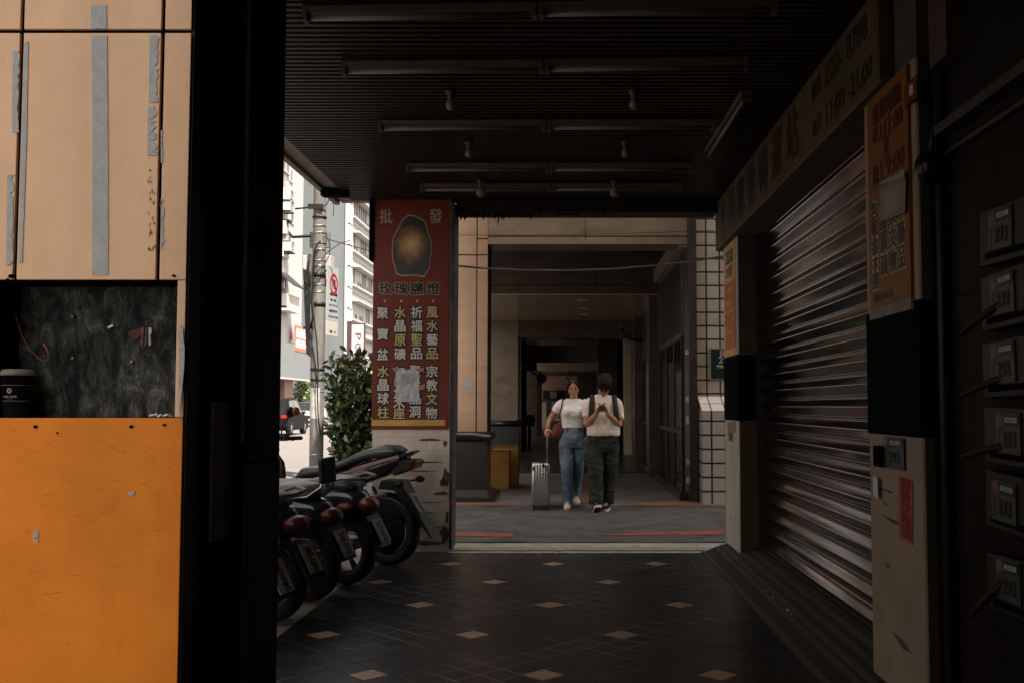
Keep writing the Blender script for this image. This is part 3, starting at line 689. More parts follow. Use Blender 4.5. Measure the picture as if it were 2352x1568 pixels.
# right wall of the hall: shop front with a louvre box, doors, columns
M_BRWALL = mat('brown_shop_wall', (.04, .029, .021), .3, var=.35, vscale=2, stretch=(1, 1, 2), spec=.5)
mb = MB(); mb.box(XW, 6, YF + .0, 70, 0, 4.4); mb.build('shop_wall', M_BRWALL, far)
mb = MB()
for k in range(26):
    z = 2.35 + k * .042; mb.prism([(XW - .055, z), (XW - .03, z + .034), (XW - .02, z + .034), (XW - .045, z)], 'Y', 14.3, 17.6)
mb.box(XW - .03, XW - .002, 14.25, 17.7, 2.3, 3.5); mb.build('louvre_box', mat('louvre_metal', (.14, .115, .095), .35, metal=.6, var=.3), far)
mb = MB(); mb.box(XW - .10, XW - .001, YF + .03, 24.3, 3.5, 3.75); mb.build('fascia', M_CLAD2, far)
for ya, yb in ((14.3, 15.3), (15.36, 16.4), (16.5, 17.6), (18.8, 20.2), (20.3, 21.7)):
    mb = MB(); mb.box(XW - .02, XW - .003, ya, yb, .02, 2.28); d = mb.build('glass_door', mat('dark_glass', (.012, .011, .010), .08, spec=.6), far)
    mb = MB(); mb.box(XW - .035, XW - .002, ya - .03, ya + .02, 0, 2.32); mb.box(XW - .035, XW - .002, yb - .02, yb + .03, 0, 2.32); mb.box(XW - .034, XW - .002, ya, yb, 2.26, 2.32); mb.box(XW - .034, XW - .002, ya, yb, .9, .96); mb.build('frame', M_STEEL, d)
for yy in (18.25, 22.2, 26.0, 30.0, 36.0, 44.0):
    mb = MB(); mb.box(XW - .18, XW + .02, yy, yy + .55, 0, 4.3); mb.build('pilaster', M_CLADK if yy < 23 else M_BEAMW, far, bevel=.01)
mb = MB(); mb.box(XW - .12, XW, 13.8, 24.3, 0, .12); mb.build('wall_kerb', M_BASE, far)
# arcade further on: cross beams, street side columns
for yy, zb_, zt_b in ((27.5, 3.32, 4.4), (31.0, on_y(1303, 831, 31).z, on_y(1303, 793, 31).z), (42.0, 2.75, 3.3), (50.0, 2.95, 4.4)):
    mb = MB(); mb.box(-2.3, 2.4, yy, yy + .5, zb_, zt_b); mb.build('cross_beam', M_BEAMW, far)
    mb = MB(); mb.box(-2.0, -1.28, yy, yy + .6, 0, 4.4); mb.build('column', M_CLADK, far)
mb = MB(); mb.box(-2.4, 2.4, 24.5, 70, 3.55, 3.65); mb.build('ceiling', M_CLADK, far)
mb = MB(); mb.box(XW - .75, XW, 30.0, 30.3, 0, 3.4); mb.build('wing_wall', M_BRWALL, far)
# end of the view: shop fronts
for ya_, yb_, h_ in ((28.2, 34.4, 4.3), (35.2, 39.0, 4.3), (43.0, 49.0, 3.0)):
    mb = MB(); mb.box(-1.98, -1.80, ya_, yb_, 0, h_); mb.build('side_wall', M_BRWALL, far)  # walls added between the columns to keep street light out of the passage
M_PINKB = mat('pinkish_board', (.42, .24, .19), .6)
mb = MB(); mb.box(-2.0, .55, 56, 56.3, 2.15, 2.95); tag(mb.build('shop_board', M_PINKB), 'plain pinkish fascia board far down the dark arcade', 'board')
t = thing('shop_sign', 'dark sign with pale characters far down the arcade', 'sign', (-1.1, 54, 1.6))
mb = MB(); mb.box(-1.95, -.1, 54, 54.08, 1.62, 2.12); mb.build('board', mat('sign_black', (.02, .018, .016), .5), t)
mb = MB(); write(mb, '運', (-1.5, 53.99, 1.87), X_, Z_, .4, .4, .01); write(mb, '聯', (-.75, 53.99, 1.87), X_, Z_, .4, .4, .01); mb.build('lettering', mat('sign_grey', (.34, .32, .3), .6), t)
mb = MB(); mb.box(-2.0, 2.4, 58, 58.2, 0, 4.4); tag(mb.build('end_wall', mat('end_wall', (.10, .085, .07), .7, var=.3)), 'dim wall closing the far end of the arcade', 'wall')
mb = MB(); mb.box(-1.95, -1.2, 57, 57.1, 0, 1.5); mb.box(-.9, -.3, 57, 57.1, .4, 1.5); tag(mb.build('shopfront', mat('pale_front', (.42, .36, .3), .6, var=.2)), 'pale shop front panels far down the arcade', 'shop front')
def small_lamp(px, py, Y, lab):
    q = on_y(px, py, Y); t = thing('globe_lamp', lab, 'lamp', q)
    mb = MB(); mb.lathe([(.20, -.05), (.17, .02), (.10, .08), (.03, .11), (.03, .16)], q, 16); mb.build('shade', mat('lamp_white', (.40, .34, .27), .5), t)
    mb = MB(); mb.tube([q + Vector((0, 0, .16)), Vector((q.x, q.y, 3.6))], .012, 6); mb.build('rod', M_STEEL, t)
small_lamp(1307, 856, 46, 'white hanging lamp above the woman, nearer of the two'); small_lamp(1300, 868, 52, 'white hanging lamp above the woman, farther and lower one')
# convex mirror / round sign, cables and boxes in the deep arcade
q = on_y(1244, 868, 30); t = thing('convex_mirror', 'dark round convex mirror on the left in the deep arcade', 'mirror', q)
mb = MB(); mb.lathe([(.001, -.10), (.08, -.06), (.15, 0), (.155, .02), (.001, .05)], q, 24, 'Y'); mb.build('dome', mat('mirror_dome', (.05, .05, .05), .1, metal=.9), t)
mb = MB(); mb.tube([q + Vector((0, .04, 0)), q + Vector((-.6, .3, .4))], .025, 6); mb.build('arm', M_STEEL, t)
q = on_y(1483, 792, 22.0); 
t = thing('wall_fan', 'dark wall mounted fan on the right wall above the man', 'fan', (XW, 22.0, q.z))
c_ = Vector((XW - .45, 21.9, q.z + .30)); mb = MB()
for k in range(3):
    mb.lathe([(.24 - .08 * k, -.05 + .01 * k), (.245 - .08 * k, -.045 + .01 * k), (.24 - .08 * k, -.04 + .01 * k)], c_, 24, 'Y')
for k in range(16):
    a = k * math.pi / 8; mb.tube([c_ + Vector((.03 * math.cos(a), -.05, .03 * math.sin(a))), c_ + Vector((.15 * math.cos(a), -.06, .15 * math.sin(a))), c_ + Vector((.24 * math.cos(a), -.02, .24 * math.sin(a)))], .004, 4)
mb.build('cage', mat('fan_grey', (.06, .05, .045), .5), t)
mb = MB()
for k in range(3):
    a = k * 2 * math.pi / 3
    mb.prism([(c_.x + .03 * math.cos(a), c_.z + .03 * math.sin(a)), (c_.x + .2 * math.cos(a - .3), c_.z + .2 * math.sin(a - .3)), (c_.x + .2 * math.cos(a + .35), c_.z + .2 * math.sin(a + .35))], 'Y', c_.y - .01, c_.y + .0)
mb.build('blades', mat('fan_blade', (.12, .09, .07), .5), t)
mb = MB(); mb.box(c_.x - .05, c_.x + .05, c_.y + .01, c_.y + .16, c_.z - .06, c_.z + .06); mb.tube([c_ + Vector((0, .1, -.04)), c_ + Vector((.2, .12, -.18)), Vector((XW, 22.05, q.z + .1))], .025, 8); mb.build('motor', M_STEEL, t)
q = on_y(1484, 826, 22.0); t = thing('spray_dispenser', 'small green and white dispenser on the right wall below the fan', 'dispenser', q)
mb = MB(); mb.lathe([(.001, -.14), (.06, -.13), (.065, -.02)], q, 14); mb.build('base', mat('dispenser_pale', (.4, .33, .27), .5), t)
mb = MB(); mb.lathe([(.065, -.02), (.07, .1), (.04, .14), (.001, .15)], q, 14); mb.build('body', mat('dispenser_green', (.02, .16, .11), .4), t)

# white tiled pier with its lower block, and the gutter pipe beside it
M_WTILE = grid_mat('white_wall_tile', (.40, .35, .30), (.018, .016, .014), .186, .186, .13, ('X', 'Z'), rough=.3, var=.15, jitter=.06, off=(.42, .1), bump=.5, dirt=(.36, .30, .25))
YT = 13.3
xt0 = on_y(1606, 900, YT).x
tp = thing('tiled_pier', 'white square tiled pier with dark joints at the alley corner', 'pier', (2.0, YT, 0))
mb = MB(); mb.box(xt0, 3.4, YT + .42, YT + .9, 0, 6.2); mb.build('pier', M_WTILE, tp)
zt1 = on_y(1640, 944, YT).z; zt2 = on_y(1640, 911, YT + .42).z; xt1 = on_y(1617, 1000, YT).x
mb = MB(); mb.prism([(YT, .0), (YT, zt1), (YT + .419, zt2), (YT + .419, 0)], 'X', xt1 - .02, 3.0); mb.build('lower_block', M_WTILE, tp)
t_ = grid_mat('white_top_tile', (.72, .65, .6), (.05, .045, .04), .186, .22, .07, ('X', 'Y'), rough=.3, var=.12, jitter=.06, off=(.42, .1))
mb = MB(); dz = (zt2 - zt1); mb.prism([(YT - .004, zt1 + .003), (YT - .004, zt1 + .011), (YT + .418, zt2 + .011), (YT + .418, zt2 + .003)], 'X', xt1 - .025, 3.0); mb.build('sloped_top', t_, tp)
mb = MB(); xq = on_y(1597, 900, YT + .1).x; mb.box(xq - .055, xq + .055, YT + .30, YT + .40, -.03, 6.2); pp = mb.build('gutter_pipe', mat('dark_gutter', (.035, .03, .026), .4, var=.4, vscale=5)); tag(pp, 'dark square gutter pipe beside the white tiled pier', 'pipe')
mb = MB(); rnd = random.Random(4)
for z in (.25, .5, 1.05, 1.35, 2.0):
    mb = MB(); mb.box(xq - .10, xq - .058, YT + .31, YT + .36, z, z + rnd.uniform(.06, .18))
    mb.build('paper_scrap', mat('pale_scraps', (.36, .32, .29), .7, var=.4, vscale=30), pp)

# address plate
Yp = YT + .40; 
def ap(px, py): return on_y(px, py, Yp)
a, b = ap(1633, 802), ap(1633, 869); xw = a.x + .62
t = thing('address_plate', 'dark green street address plate on the white tiled pier', 'sign', (a.x + .3, Yp, b.z))
mb = MB(); mb.box(a.x - .035, xw + .02, Yp, Yp + .018, b.z - .02, a.z + .02); mb.build('plate_back', mat('plate_grey', (.22, .2, .17), .6), t)
mb = MB(); mb.box(a.x, xw, Yp - .006, Yp - .001, b.z, a.z); mb.build('plate', mat('plate_green', (.006, .016, .013), .5), t)
mb = MB(); cx_ = a.x + .31
for s_, z_, w_, h_ in (('民生西路', .86, .50, .09), ('297', .64, .19, .085), ('MinSheng W. Rd.', .40, .52, .06), ('No. 297', .16, .30, .06)):
    xo = cx_
    if s_ == '297': xo = a.x + .20
    if s_ == '民生西路':
        for i, ch in enumerate(s_): write(mb, ch, (a.x + .165 + .125 * i, Yp - .0075, b.z + (a.z - b.z) * z_), X_, Z_, .085, .085, .002)
    else: write(mb, s_, (xo if s_ == '297' else cx_ + .03, Yp - .0075, b.z + (a.z - b.z) * z_), X_, Z_, w_, h_, .002)
mb.build('lettering', mat('plate_white', (.36, .35, .33), .6), t)

# cardboard boxes leaning by the plinth
M_CARD = mat('cardboard', (.50, .27, .085), .8, var=.10, vscale=4, bump=.2, bscale=40)
def carton(x0, x1, y0, y1, h, lab):
    t = thing('cardboard_box', lab, 'box', ((x0 + x1) / 2, (y0 + y1) / 2, 0), 'cardboard boxes by the plinth')
    mb = MB(); mb.box(x0, x1, y0, y1, .002, h); mb.build('body', M_CARD, t, bevel=.006)
    mb = MB(); mb.box(x0 - .004, x1 + .004, y0 - .004, y0 + .006, h * .70, h * .705); mb.box(x0 - .001, x1 + .001, y0 - .003, y0, h - .02, h + .012); mb.build('flap', mat('cardboard_edge', (.36, .17, .04), .8), t)
qa, qb = on_y(1124, 1118, 15.7), on_y(1169, 1118, 15.7)
carton(qa.x, qb.x, 15.7, 16.25, .60, 'tall orange cardboard box nearer the camera beside the black plinth')
carton(qa.x + .02, qb.x + .115, 16.35, 16.7, .645, 'taller cardboard box standing behind the nearer one')

# bicycle parked deep in the arcade
def bicycle(x, y):
    t = thing('bicycle', 'dark bicycle parked at the left side of the deep arcade', 'bicycle', (x, y, .03))
    M_ = mat('bike_black', (.012, .012, .012), .4)
    for yy in (y - .5, y + .5):
        mb = MB(); mb.lathe([(.30, -.02), (.33, -.02), (.345, 0), (.33, .02), (.30, .02), (.30, -.02)], (x, yy, .375), 28, 'X')
        for k in range(12):
            a = k * math.pi / 6; mb.tube([(x, yy, .375), (x, yy + .30 * math.cos(a), .375 + .30 * math.sin(a))], .003, 4)
        mb.build('wheel', M_, t)
    mb = MB()
    for a, b in (((x, y - .5, .375), (x, y - .36, .95)), ((x, y - .40, .82), (x, y + .02, .36)), ((x, y - .38, .86), (x, y + .2, .84)), ((x, y + .02, .36), (x, y + .24, .98)), ((x, y + .02, .36), (x, y + .5, .375)), ((x, y + .5, .375), (x, y + .2, .84))): mb.tube([a, b], .018, 6)
    mb.tube([(x - .28, y - .28, 1.0), (x - .1, y - .34, 1.02), (x + .1, y - .34, 1.02), (x + .28, y - .28, 1.0)], .014, 6); mb.build('frame', M_, t)
    mb = MB(); mb.ball((x, y + .24, 1.0), (.08, .13, .035)); mb.build('saddle', M_, t)
    mb = MB(); mb.prism([(-.17, .62), (.17, .62), (.2, .9), (-.2, .9)], 'Y', 0, .22); mb.xf(Matrix.Translation((x, y - .72, 0.08))); mb.build('basket', mat('basket_wire', (.03, .03, .03), .5, metal=.3), t)
q = on_z(1216, 1028, .03); bicycle(q.x, min(q.y, 31))

# cables crossing the alley and hanging below the beam
def cable(name, pts, r, lab, m=None): 
    mb = MB(); mb.tube(pts, r, 6); return tag(mb.build(name, m or M_STEEL), lab, 'cable')
def sag(a, b, s, n=14): return [Vector(a).lerp(Vector(b), t) + Vector((0, 0, -s * 4 * t * (1 - t))) for t in [i / n for i in range(n + 1)]]
M_CABLE = mat('grey_cable', (.20, .18, .16), .5)
q0, q1 = on_y(1046, 611, 9.4), on_y(1672, 588, 9.2)
mb = MB(); P_ = sag(q0, q1, .085, 24); mb.tube(P_, .008, 6); mb.tube([p + Vector((0, .015, .004 * math.sin(i * 1.7) + .006)) for i, p in enumerate(P_)], .006, 6); tag(mb.build('cable', M_CABLE), 'thick sagging pale cable strung across the alley mouth', 'cable')
cable('wire', sag(on_y(1046, 540, 11), on_y(1640, 529, 11), .02), .003, 'thin taut wire high across the alley in front of the beam')
cable('wire', sag(on_y(1046, 585, 12), on_y(1120, 586, 12), .0, 3), .004, 'short thin wire crossing the beige column left of the passage')
cable('wire', sag(on_y(1180, 489, 9.4), on_y(1645, 489, 9.4), .03), .006, 'dark wire drooping along the underside of the end beam')
cable('wire', [on_y(1344, 487, 9.35), on_y(1344, 520, 9.35), on_y(1345, 551, 9.35)], .003, 'thin loose wire end hanging from the torn beam lining')

# ================================================================ street side
def sx(px, py, X): return on_x(px, py, X)
M_BW = mat('white_facade', (.43, .405, .39), .8, var=.06, vscale=.5)
M_BG = mat('blue_grey_facade', (.150, .162, .166), .8, var=.07, vscale=.4, stretch=(1, 1, .3))
M_GT = grid_mat('grey_facade_tile', (.30, .29, .275), (.16, .155, .15), .5, .5, .12, ('Y', 'Z'), rough=.6, bump=.1)
M_WIN = mat('window_glass', (.05, .055, .06), .12, spec=.6)
M_WFR = mat('window_frame', (.5, .47, .44), .5)
XB = -21.0
b1 = thing('apartment_building', 'white apartment block with air conditioners across the street, nearest one', 'building', (XB, 70, 0))
y_a, y_b = 52.0, sx(693, 700, XB).y
mb = MB(); mb.box(XB - 12, XB, y_a, y_b, 5.9, 34); mb.build('wall', M_BW, b1)
def bz(py, px=670): return sx(px, py, XB).z
# column of tiled bay with windows
def ywin(px): return sx(px, 700, XB).y
ya_, yb_ = ywin(632), ywin(659)
mb = MB(); mb.box(XB, XB + .05, ya_, yb_ - .8, 9, 34); mb.build('tiled_bay', M_GT, b1)
for k, (p0, p1, q0, q1) in enumerate(((640, 657, 365, 397), (645, 657, 553, 592), (640, 652, 648, 664), (640, 656, 455, 480), (640, 660, 270, 300))):
    mb = MB(); a, b = ywin(p0), ywin(p1); z0, z1 = sx(p1, q1, XB).z, sx(p1, q0, XB).z
    mb.box(XB + .051, XB + .10, a, b, z0, z1); w = mb.build('window', M_WIN, b1)
    mb = MB(); 
    for zz in (z0 - .08, z1): mb.box(XB + .05, XB + .16, a - .1, b + .1, zz, zz + .08)
    for yy in (a, (a + b) / 2, b): mb.box(XB + .06, XB + .14, yy - .05, yy + .05, z0, z1)
    mb.build('frame', M_WFR, w)
for p0, p1, q0, q1 in ((661, 666, 390, 415), (663, 670, 480, 512), (662, 668, 300, 325)):
    mb = MB(); a, b = ywin(p0), ywin(p1); z0, z1 = sx(p1, q1, XB).z, sx(p1, q0, XB).z
    mb.box(XB + .001, XB + .04, a, b, z0, z1); w = mb.build('window', M_WIN, b1)
    mb = MB(); mb.box(XB + .01, XB + .08, a - .12, a, z0 - .1, z1 + .1); mb.box(XB + .01, XB + .08, b, b + .12, z0 - .1, z1 + .1); mb.box(XB + .012, XB + .082, a, b, z0 - .1, z0); mb.build('frame', M_WFR, w)
mb = MB(); a, b = ywin(632), ywin(660); z = sx(655, 712, XB).z; mb.box(XB + .1, XB + .9, a, b, z - .25, z - .1)
for k in range(14):
    yy = a + (b - a) * k / 13; mb.box(XB + .84, XB + .88, yy - .03, yy + .03, z - .1, z + .9)
mb.box(XB + .82, XB + .9, a, b, z + .88, z + .95); mb.build('balcony', M_WFR, b1)
mb = MB(); mb.prism([(XB + .1, sx(655, 640, XB).z + .2), (XB + 1.3, sx(655, 650, XB).z - .5), (XB + 1.3, sx(655, 650, XB).z - .4), (XB + .1, sx(655, 640, XB).z + .35)], 'Y', ya_, yb_); mb.build('awning', mat('dark_awning', (.035, .03, .03), .7), b1)
# podium: blue grey cladding, overhang, brick pier, ivy
zp0, zp1 = sx(665, 868, XB).z, 5.9
M_BCL = grid_mat('podium_cladding', (.22, .24, .235), (.17, .185, .18), .45, 3.4, .10, ('Y', 'Z'), rough=.6, var=.05, jitter=.05, bump=.2)
mb = MB(); mb.box(XB - 6, XB + .45, y_a, y_b + 1.0, zp0, zp1); mb.build('podium', M_BCL, b1)
mb = MB(); mb.box(XB - 6, XB + .5, y_a, y_b + 1.0, zp0 - .12, zp0 - .01); mb.build('podium_edge', M_WFR, b1)
M_BRICK = grid_mat('street_brick', (.26, .15, .10), (.20, .17, .14), .3, .12, .1, ('Y', 'Z'), rough=.8, half=True)
mb = MB(); mb.box(XB - .9, XB - .05, ywin(658) , ywin(677), -.15, zp0 - .12); mb.build('brick_pier', M_BRICK, b1)
mb = MB(); mb.box(XB - 6, XB - 4.5, y_a, y_b, -.15, zp0 - .13); mb.build('ground_floor_wall', M_DKWALL, b1)
t = thing('street_banner', 'red and white banner with a phone number on the blue grey podium', 'banner', (XB + .5, 74, 4))
a, b = ywin(664), ywin(700); z0, z1 = sx(682, 806, XB + .46).z, sx(682, 748, XB + .46).z
mb = MB(); mb.box(XB + .452, XB + .48, a, b, z0, z1); mb.build('sheet', mat('banner_red', (.50, .15, .10), .7), t)
mb = MB(); ym = (a + b) / 2; write(mb, '好房出租', (XB + .487, ym, z0 + (z1 - z0) * .72), Y_, Z_, (b - a) * .84, (z1 - z0) * .36, .05); write(mb, '0952-570-170', (XB + .487, ym, z0 + (z1 - z0) * .30), Y_, Z_, (b - a) * .88, (z1 - z0) * .30, .05); mb.build('lettering', mat('banner_white', (.8, .74, .7), .7), t)
def ac(px, py, X=XB):
    q = sx(px, py, X); t = thing('air_conditioner', '', 'air conditioner', q, 'air conditioners on the white apartment block')
    mb = MB(); mb.box(X + .1, X + .65, q.y - .5, q.y + .5, q.z - .45, q.z + .45); mb.build('case', mat('ac_white', (.62, .59, .55), .5), t, bevel=.03)
    mb = MB(); mb.lathe([(.001, 0), (.36, 0), (.38, .02), (.34, .03)], (X + .651, q.y, q.z), 20, 'X'); mb.build('fan_grille', mat('ac_grille', (.22, .21, .2), .6), t)
    mb = MB(); mb.box(X, X + .7, q.y - .5, q.y - .42, q.z - .56, q.z - .46); mb.box(X, X + .7, q.y + .42, q.y + .5, q.z - .56, q.z - .46); mb.build('bracket', M_STEEL, t)
    return t
for px, py, l in ((650, 448, 'highest air conditioner on the white apartment block'), (650, 472, 'second air conditioner down on the white apartment block'), (652, 565, 'air conditioner beside the lower windows of the apartment block'), (648, 690, 'lowest air conditioner, behind the balcony of the apartment block')): ac(px, py)['label'] = l
# second building: blank blue grey side, white front with ribbon windows
Y4 = 84.0; X4 = on_y(801, 700, Y4).x
b2 = thing('office_building', 'long pale building with ribbon windows and a blank blue grey side wall', 'building', (X4, Y4, 0))
mb = MB(); mb.box(X4 - 16, X4 - .02, Y4, Y4 + .5, -.15, 36); mb.build('side_wall', M_BG, b2)
mb = MB(); mb.box(X4 - 16, X4, Y4 + .5, 150, -.15, 36); mb.build('front_wall', M_BW, b2)
mb = MB(); mb.box(X4 - .35, X4 + .10, Y4 - .12, Y4 + .3, 5, 36); mb.build('corner_strip', M_BW, b2)
mb = MB(); mb.box(X4 + .1, X4 + .25, Y4 - .05, Y4 + .1, 3, 36)
for k in range(18): mb.box(X4 - .1, X4 + .28, Y4 - .12, Y4 + .12, 4 + 1.8 * k, 4.12 + 1.8 * k)
mb.build('drain_pipe', M_WFR, b2)
H = sx(802, 691, X4).z - sx(802, 611, X4).z
zt_ = sx(802, 611, X4).z
for k in range(-3, 4):
    z1 = zt_ + k * abs(H); z0 = z1 - 1.45
    if z0 < 1: continue
    mb = MB(); mb.box(X4 + .001, X4 + .03, Y4 + 1, 140, z0, z1); w = mb.build('window', M_WIN, b2)
    mb = MB(); yy = Y4 + 1; rnd = random.Random(k + 9)
    while yy < 130:
        mb.box(X4 + .03, X4 + .12, yy - .06, yy + .06, z0, z1)
        if rnd.random() < .45: mb.box(X4 + .032, X4 + .06, yy + .06, yy + .9, z0 + rnd.choice([0, 0, .5]), z1)
        yy += .95
    mb.box(X4 + .02, X4 + .3, Y4 + .8, 140, z0 - .14, z0); mb.build('frame', M_WFR, w)
    mb = MB(); mb.box(X4 + .001, X4 + .75, Y4 + .6, 140, z1, z1 + .16); mb.build('sunshade', M_BW, b2)
    mb = MB(); mb.box(X4 + .001, X4 + .02, Y4 + .6, 140, z0 - .72, z0 - .66); mb.build('joint', mat('facade_joint', (.16, .15, .145), .8), b2)
# brick block on the far side of the street, opposite the arcade
b3 = thing('brick_building', 'dark brick block across the street, opposite the parked motorcycles', 'building', (-20.6, 30, 0))
mb = MB(); mb.box(-33, -20.6, 5, 51.5, -.15, 24); mb.build('wall', grid_mat('dark_brick_facade', (.085, .055, .042), (.07, .06, .05), .3, .12, .08, ('Y', 'Z'), rough=.85, half=True, bump=.1), b3)
for k in range(7):
    for i in range(9):
        mb = MB(); yy = 7.5 + i * 4.9; zz_ = 3.4 + k * 2.9; mb.box(-20.62, -20.56, yy, yy + 2.2, zz_, zz_ + 1.4); mb.build('window', M_WIN, b3)
# tower behind to close the view, block on the right beyond
mb = MB(); mb.box(-60, X4 - 4, 150, 160, -.15, 40); tag(mb.build('distant_block', M_BG), 'plain distant block closing the end of the street', 'building')
# pink hanging sign
Y5 = 58.0; q0, q1 = on_y(808, 744, Y5), on_y(835, 850, Y5)
t = thing('hanging_sign', 'pink vertical hanging sign with thin dark letters beside the red column', 'sign', (q0.x, Y5, q1.z))
mb = MB(); mb.box(q0.x, q1.x, Y5, Y5 + .25, q1.z, q0.z); mb.build('board', mat('sign_pink', (.58, .40, .41), .6), t)
mb = MB(); mb.box(q0.x - .02, q1.x + .05, Y5 - .02, Y5 + .27, q0.z, q0.z + .06); mb.box(q1.x, q1.x + .05, Y5 - .02, Y5 + .27, q1.z, q0.z); mb.box(q0.x - .26, q0.x - .01, Y5 - .1, Y5 + .3, -.1, q0.z + .15); mb.build('frame', mat('sign_frame', (.06, .045, .045), .5), t)
mb = MB(); xm = (q0.x + q1.x) / 2 + .02; k_ = (q0.z - q1.z) / 106
for ch, py in (('P', 773), ('O', 795), ('Y', 815), ('A', 836)):
    z = q0.z - (py - 744) * k_; write(mb, ch, (xm, Y5 - .008, z), -Z_, X_, 15 * k_, 13 * k_, .004)
mb.build('lettering', mat('sign_ink', (.08, .06, .07), .6), t)

# cars
def car(name, lab, x, y, ang, body, L=4.5, W=1.8, Hh=1.68, suv=True):
    t = thing(name, lab, 'car', (0, 0, 0))
    prof = [(-L / 2, .45), (-L / 2 + .02, .95), (-L / 2 + .25, 1.05), (-L / 2 + .75, Hh - .06), (-.3, Hh), (.35, Hh - .05), (1.15, 1.08), (L / 2 - .25, .92), (L / 2, .72), (L / 2, .35), (L / 2 - .1, .25), (-L / 2 + .1, .25)]
    def rings():
        R_ = []
        for wy, ins in ((-W / 2, .10), (-W / 2 + .06, 0), (W / 2 - .06, 0), (W / 2, .10)):
            rg = []
            for (a, z) in prof:
                tum = max(0, z - .95) * .22 * (1 if wy > 0 else -1)
                rg.append(Vector((a * (1 - ins * .12), wy - tum, z - (ins * .35 if z > .5 else -ins * .2))))
            R_.append(rg)
        return R_
    mb = MB(); mb.loft(rings(), True, False); b = mb.build('body', body, t, bevel=.05, seg=3)
    gl = mat('car_glass', (.02, .022, .024), .06, spec=.7)
    for s in (-1, 1):
        mb = MB(); yy = s * (W / 2 + .006)
        for pts in ([(-1.55, 1.06), (-1.35, Hh - .17), (-.62, Hh - .12), (-.62, 1.05)], [(-.55, 1.05), (-.55, Hh - .12), (.25, Hh - .14), (.92, 1.04)]):
            f = [Vector((a, yy - s * max(0, z - .95) * .22 - s * .01, z)) for a, z in pts]; n_ = [v + Vector((0, -s * .05, 0)) for v in f]
            mb.loft([f, n_] if s > 0 else [n_, f], True, False)
        mb.build('side_window', gl, b)
    mb = MB(); mb.loft([[Vector((.42, -W / 2 + .22, Hh - .05)), Vector((.42, W / 2 - .22, Hh - .05)), Vector((1.12, W / 2 - .10, 1.10)), Vector((1.12, -W / 2 + .10, 1.10))], [Vector((.36, -W / 2 + .22, Hh - .10)), Vector((.36, W / 2 - .22, Hh - .10)), Vector((1.06, W / 2 - .10, 1.05)), Vector((1.06, -W / 2 + .10, 1.05))]], True, False); mb.xf(Matrix.Translation((.035, 0, .02))); mb.build('windscreen', gl, b)
    for a in (-L / 2 + .85, L / 2 - .85):
        for s in (-1, 1):
            mb = MB(); mb.lathe([(.2, -.12), (.30, -.12), (.335, -.08), (.335, .08), (.30, .12), (.2, .12)], (a, s * (W / 2 - .10), .335), 24, 'Y'); w = mb.build('wheel', mat('tyre', (.018, .018, .018), .8), t)
            mb = MB(); mb.lathe([(.001, -.10), (.2, -.115), (.21, .115), (.001, .10)], (a, s * (W / 2 - .10), .335), 24, 'Y'); mb.build('rim', mat('car_rim', (.45, .44, .42), .3, metal=.8), w)
    for s in (-1, 1):
        mb = MB(); mb.ball((L / 2 - .08, s * (W / 2 - .32), .80), (.10, .24, .09)); mb.build('headlight', mat('headlight', (.6, .6, .58), .1), t)
        mb = MB(); mb.ball((.78, s * (W / 2 + .08), 1.10), (.08, .11, .08)); mb.build('mirror', body, t)
        mb = MB(); mb.box(-L / 2 - .01, -L / 2 + .12, s * (W / 2 - .18) - .12, s * (W / 2 - .18) + .12, .85, 1.0); mb.build('tail_light', mat('tail_red', (.35, .02, .015), .25), t)
    mb = MB(); mb.box(L / 2 - .06, L / 2 + .012, -.62, .62, .56, .76); mb.box(L / 2 - .06, L / 2 + .010, -.75, .75, .28, .42); mb.build('grille', mat('car_black', (.015, .015, .015), .4), t)
    mb = MB(); mb.box(L / 2 + .014, L / 2 + .03, -.2, .2, .42, .55); mb.build('number_plate', mat('plate_pale', (.6, .6, .58), .5), t)
    t.location = (x, y, -.16); t.rotation_euler = (0, 0, ang)
    return t
car('parked_car', 'black sports utility car parked across the street', -14.45, 50.2, R(92), mat('car_black_paint', (.008, .0085, .010), .55, spec=.08), 4.6, 1.85, 1.85)
car('parked_car', 'white car facing us farther down the street', -18.45, 71.0, R(-88), mat('car_white_paint', (.50, .485, .47), .25, coat=1), 4.4, 1.8, 1.7)

# utility pole with its boxes and cables
YP = 20.0
def pp_(px, py, d=0): return on_y(px, py, YP + d)
xp = pp_(730, 800).x
M_POLE = mat('pole_concrete', (.155, .142, .13), .75, var=.25, vscale=5, stretch=(1, 1, .35), stain=(.075, .066, .058), stain_scale=3.5, bump=.3, bscale=40)
pole = thing('utility_pole', 'grey concrete utility pole wrapped in black cables', 'pole', (xp, YP, -.15))
mb = MB(); rb = .138; mb.lathe([(rb, -.15), (rb * .97, 3), (rb * .80, 9)], (xp, YP, 0), 24); mb.build('shaft', M_POLE, pole)
mb = MB()
for py in (520, 536, 560, 575, 600, 612, 640, 655, 672, 900, 1042):
    z = pp_(730, py).z; mb.lathe([(rb * .985, z - .010), (rb * 1.0, z - .008), (rb * 1.0, z + .008), (rb * .985, z + .010)], (xp, YP, 0), 24)
mb.build('bands', mat('steel_band', (.55, .53, .5), .25, metal=.9), pole)
mb = MB()
for py, hh in ((500, .02), (633, .05), (700, .04), (848, .03), (872, .02)):
    z = pp_(730, py).z; mb.lathe([(rb * .99, z - hh), (rb * 1.03, z - hh), (rb * 1.03, z + hh), (rb * .99, z + hh)], (xp, YP, 0), 24)
mb.build('clamp', M_STEEL, pole)
mb = MB(); z0, z1 = pp_(730, 960).z, pp_(730, 890).z
mb.lathe([(rb * 1.005, z0), (rb * 1.008, z1)], (xp, YP, 0), 32); 
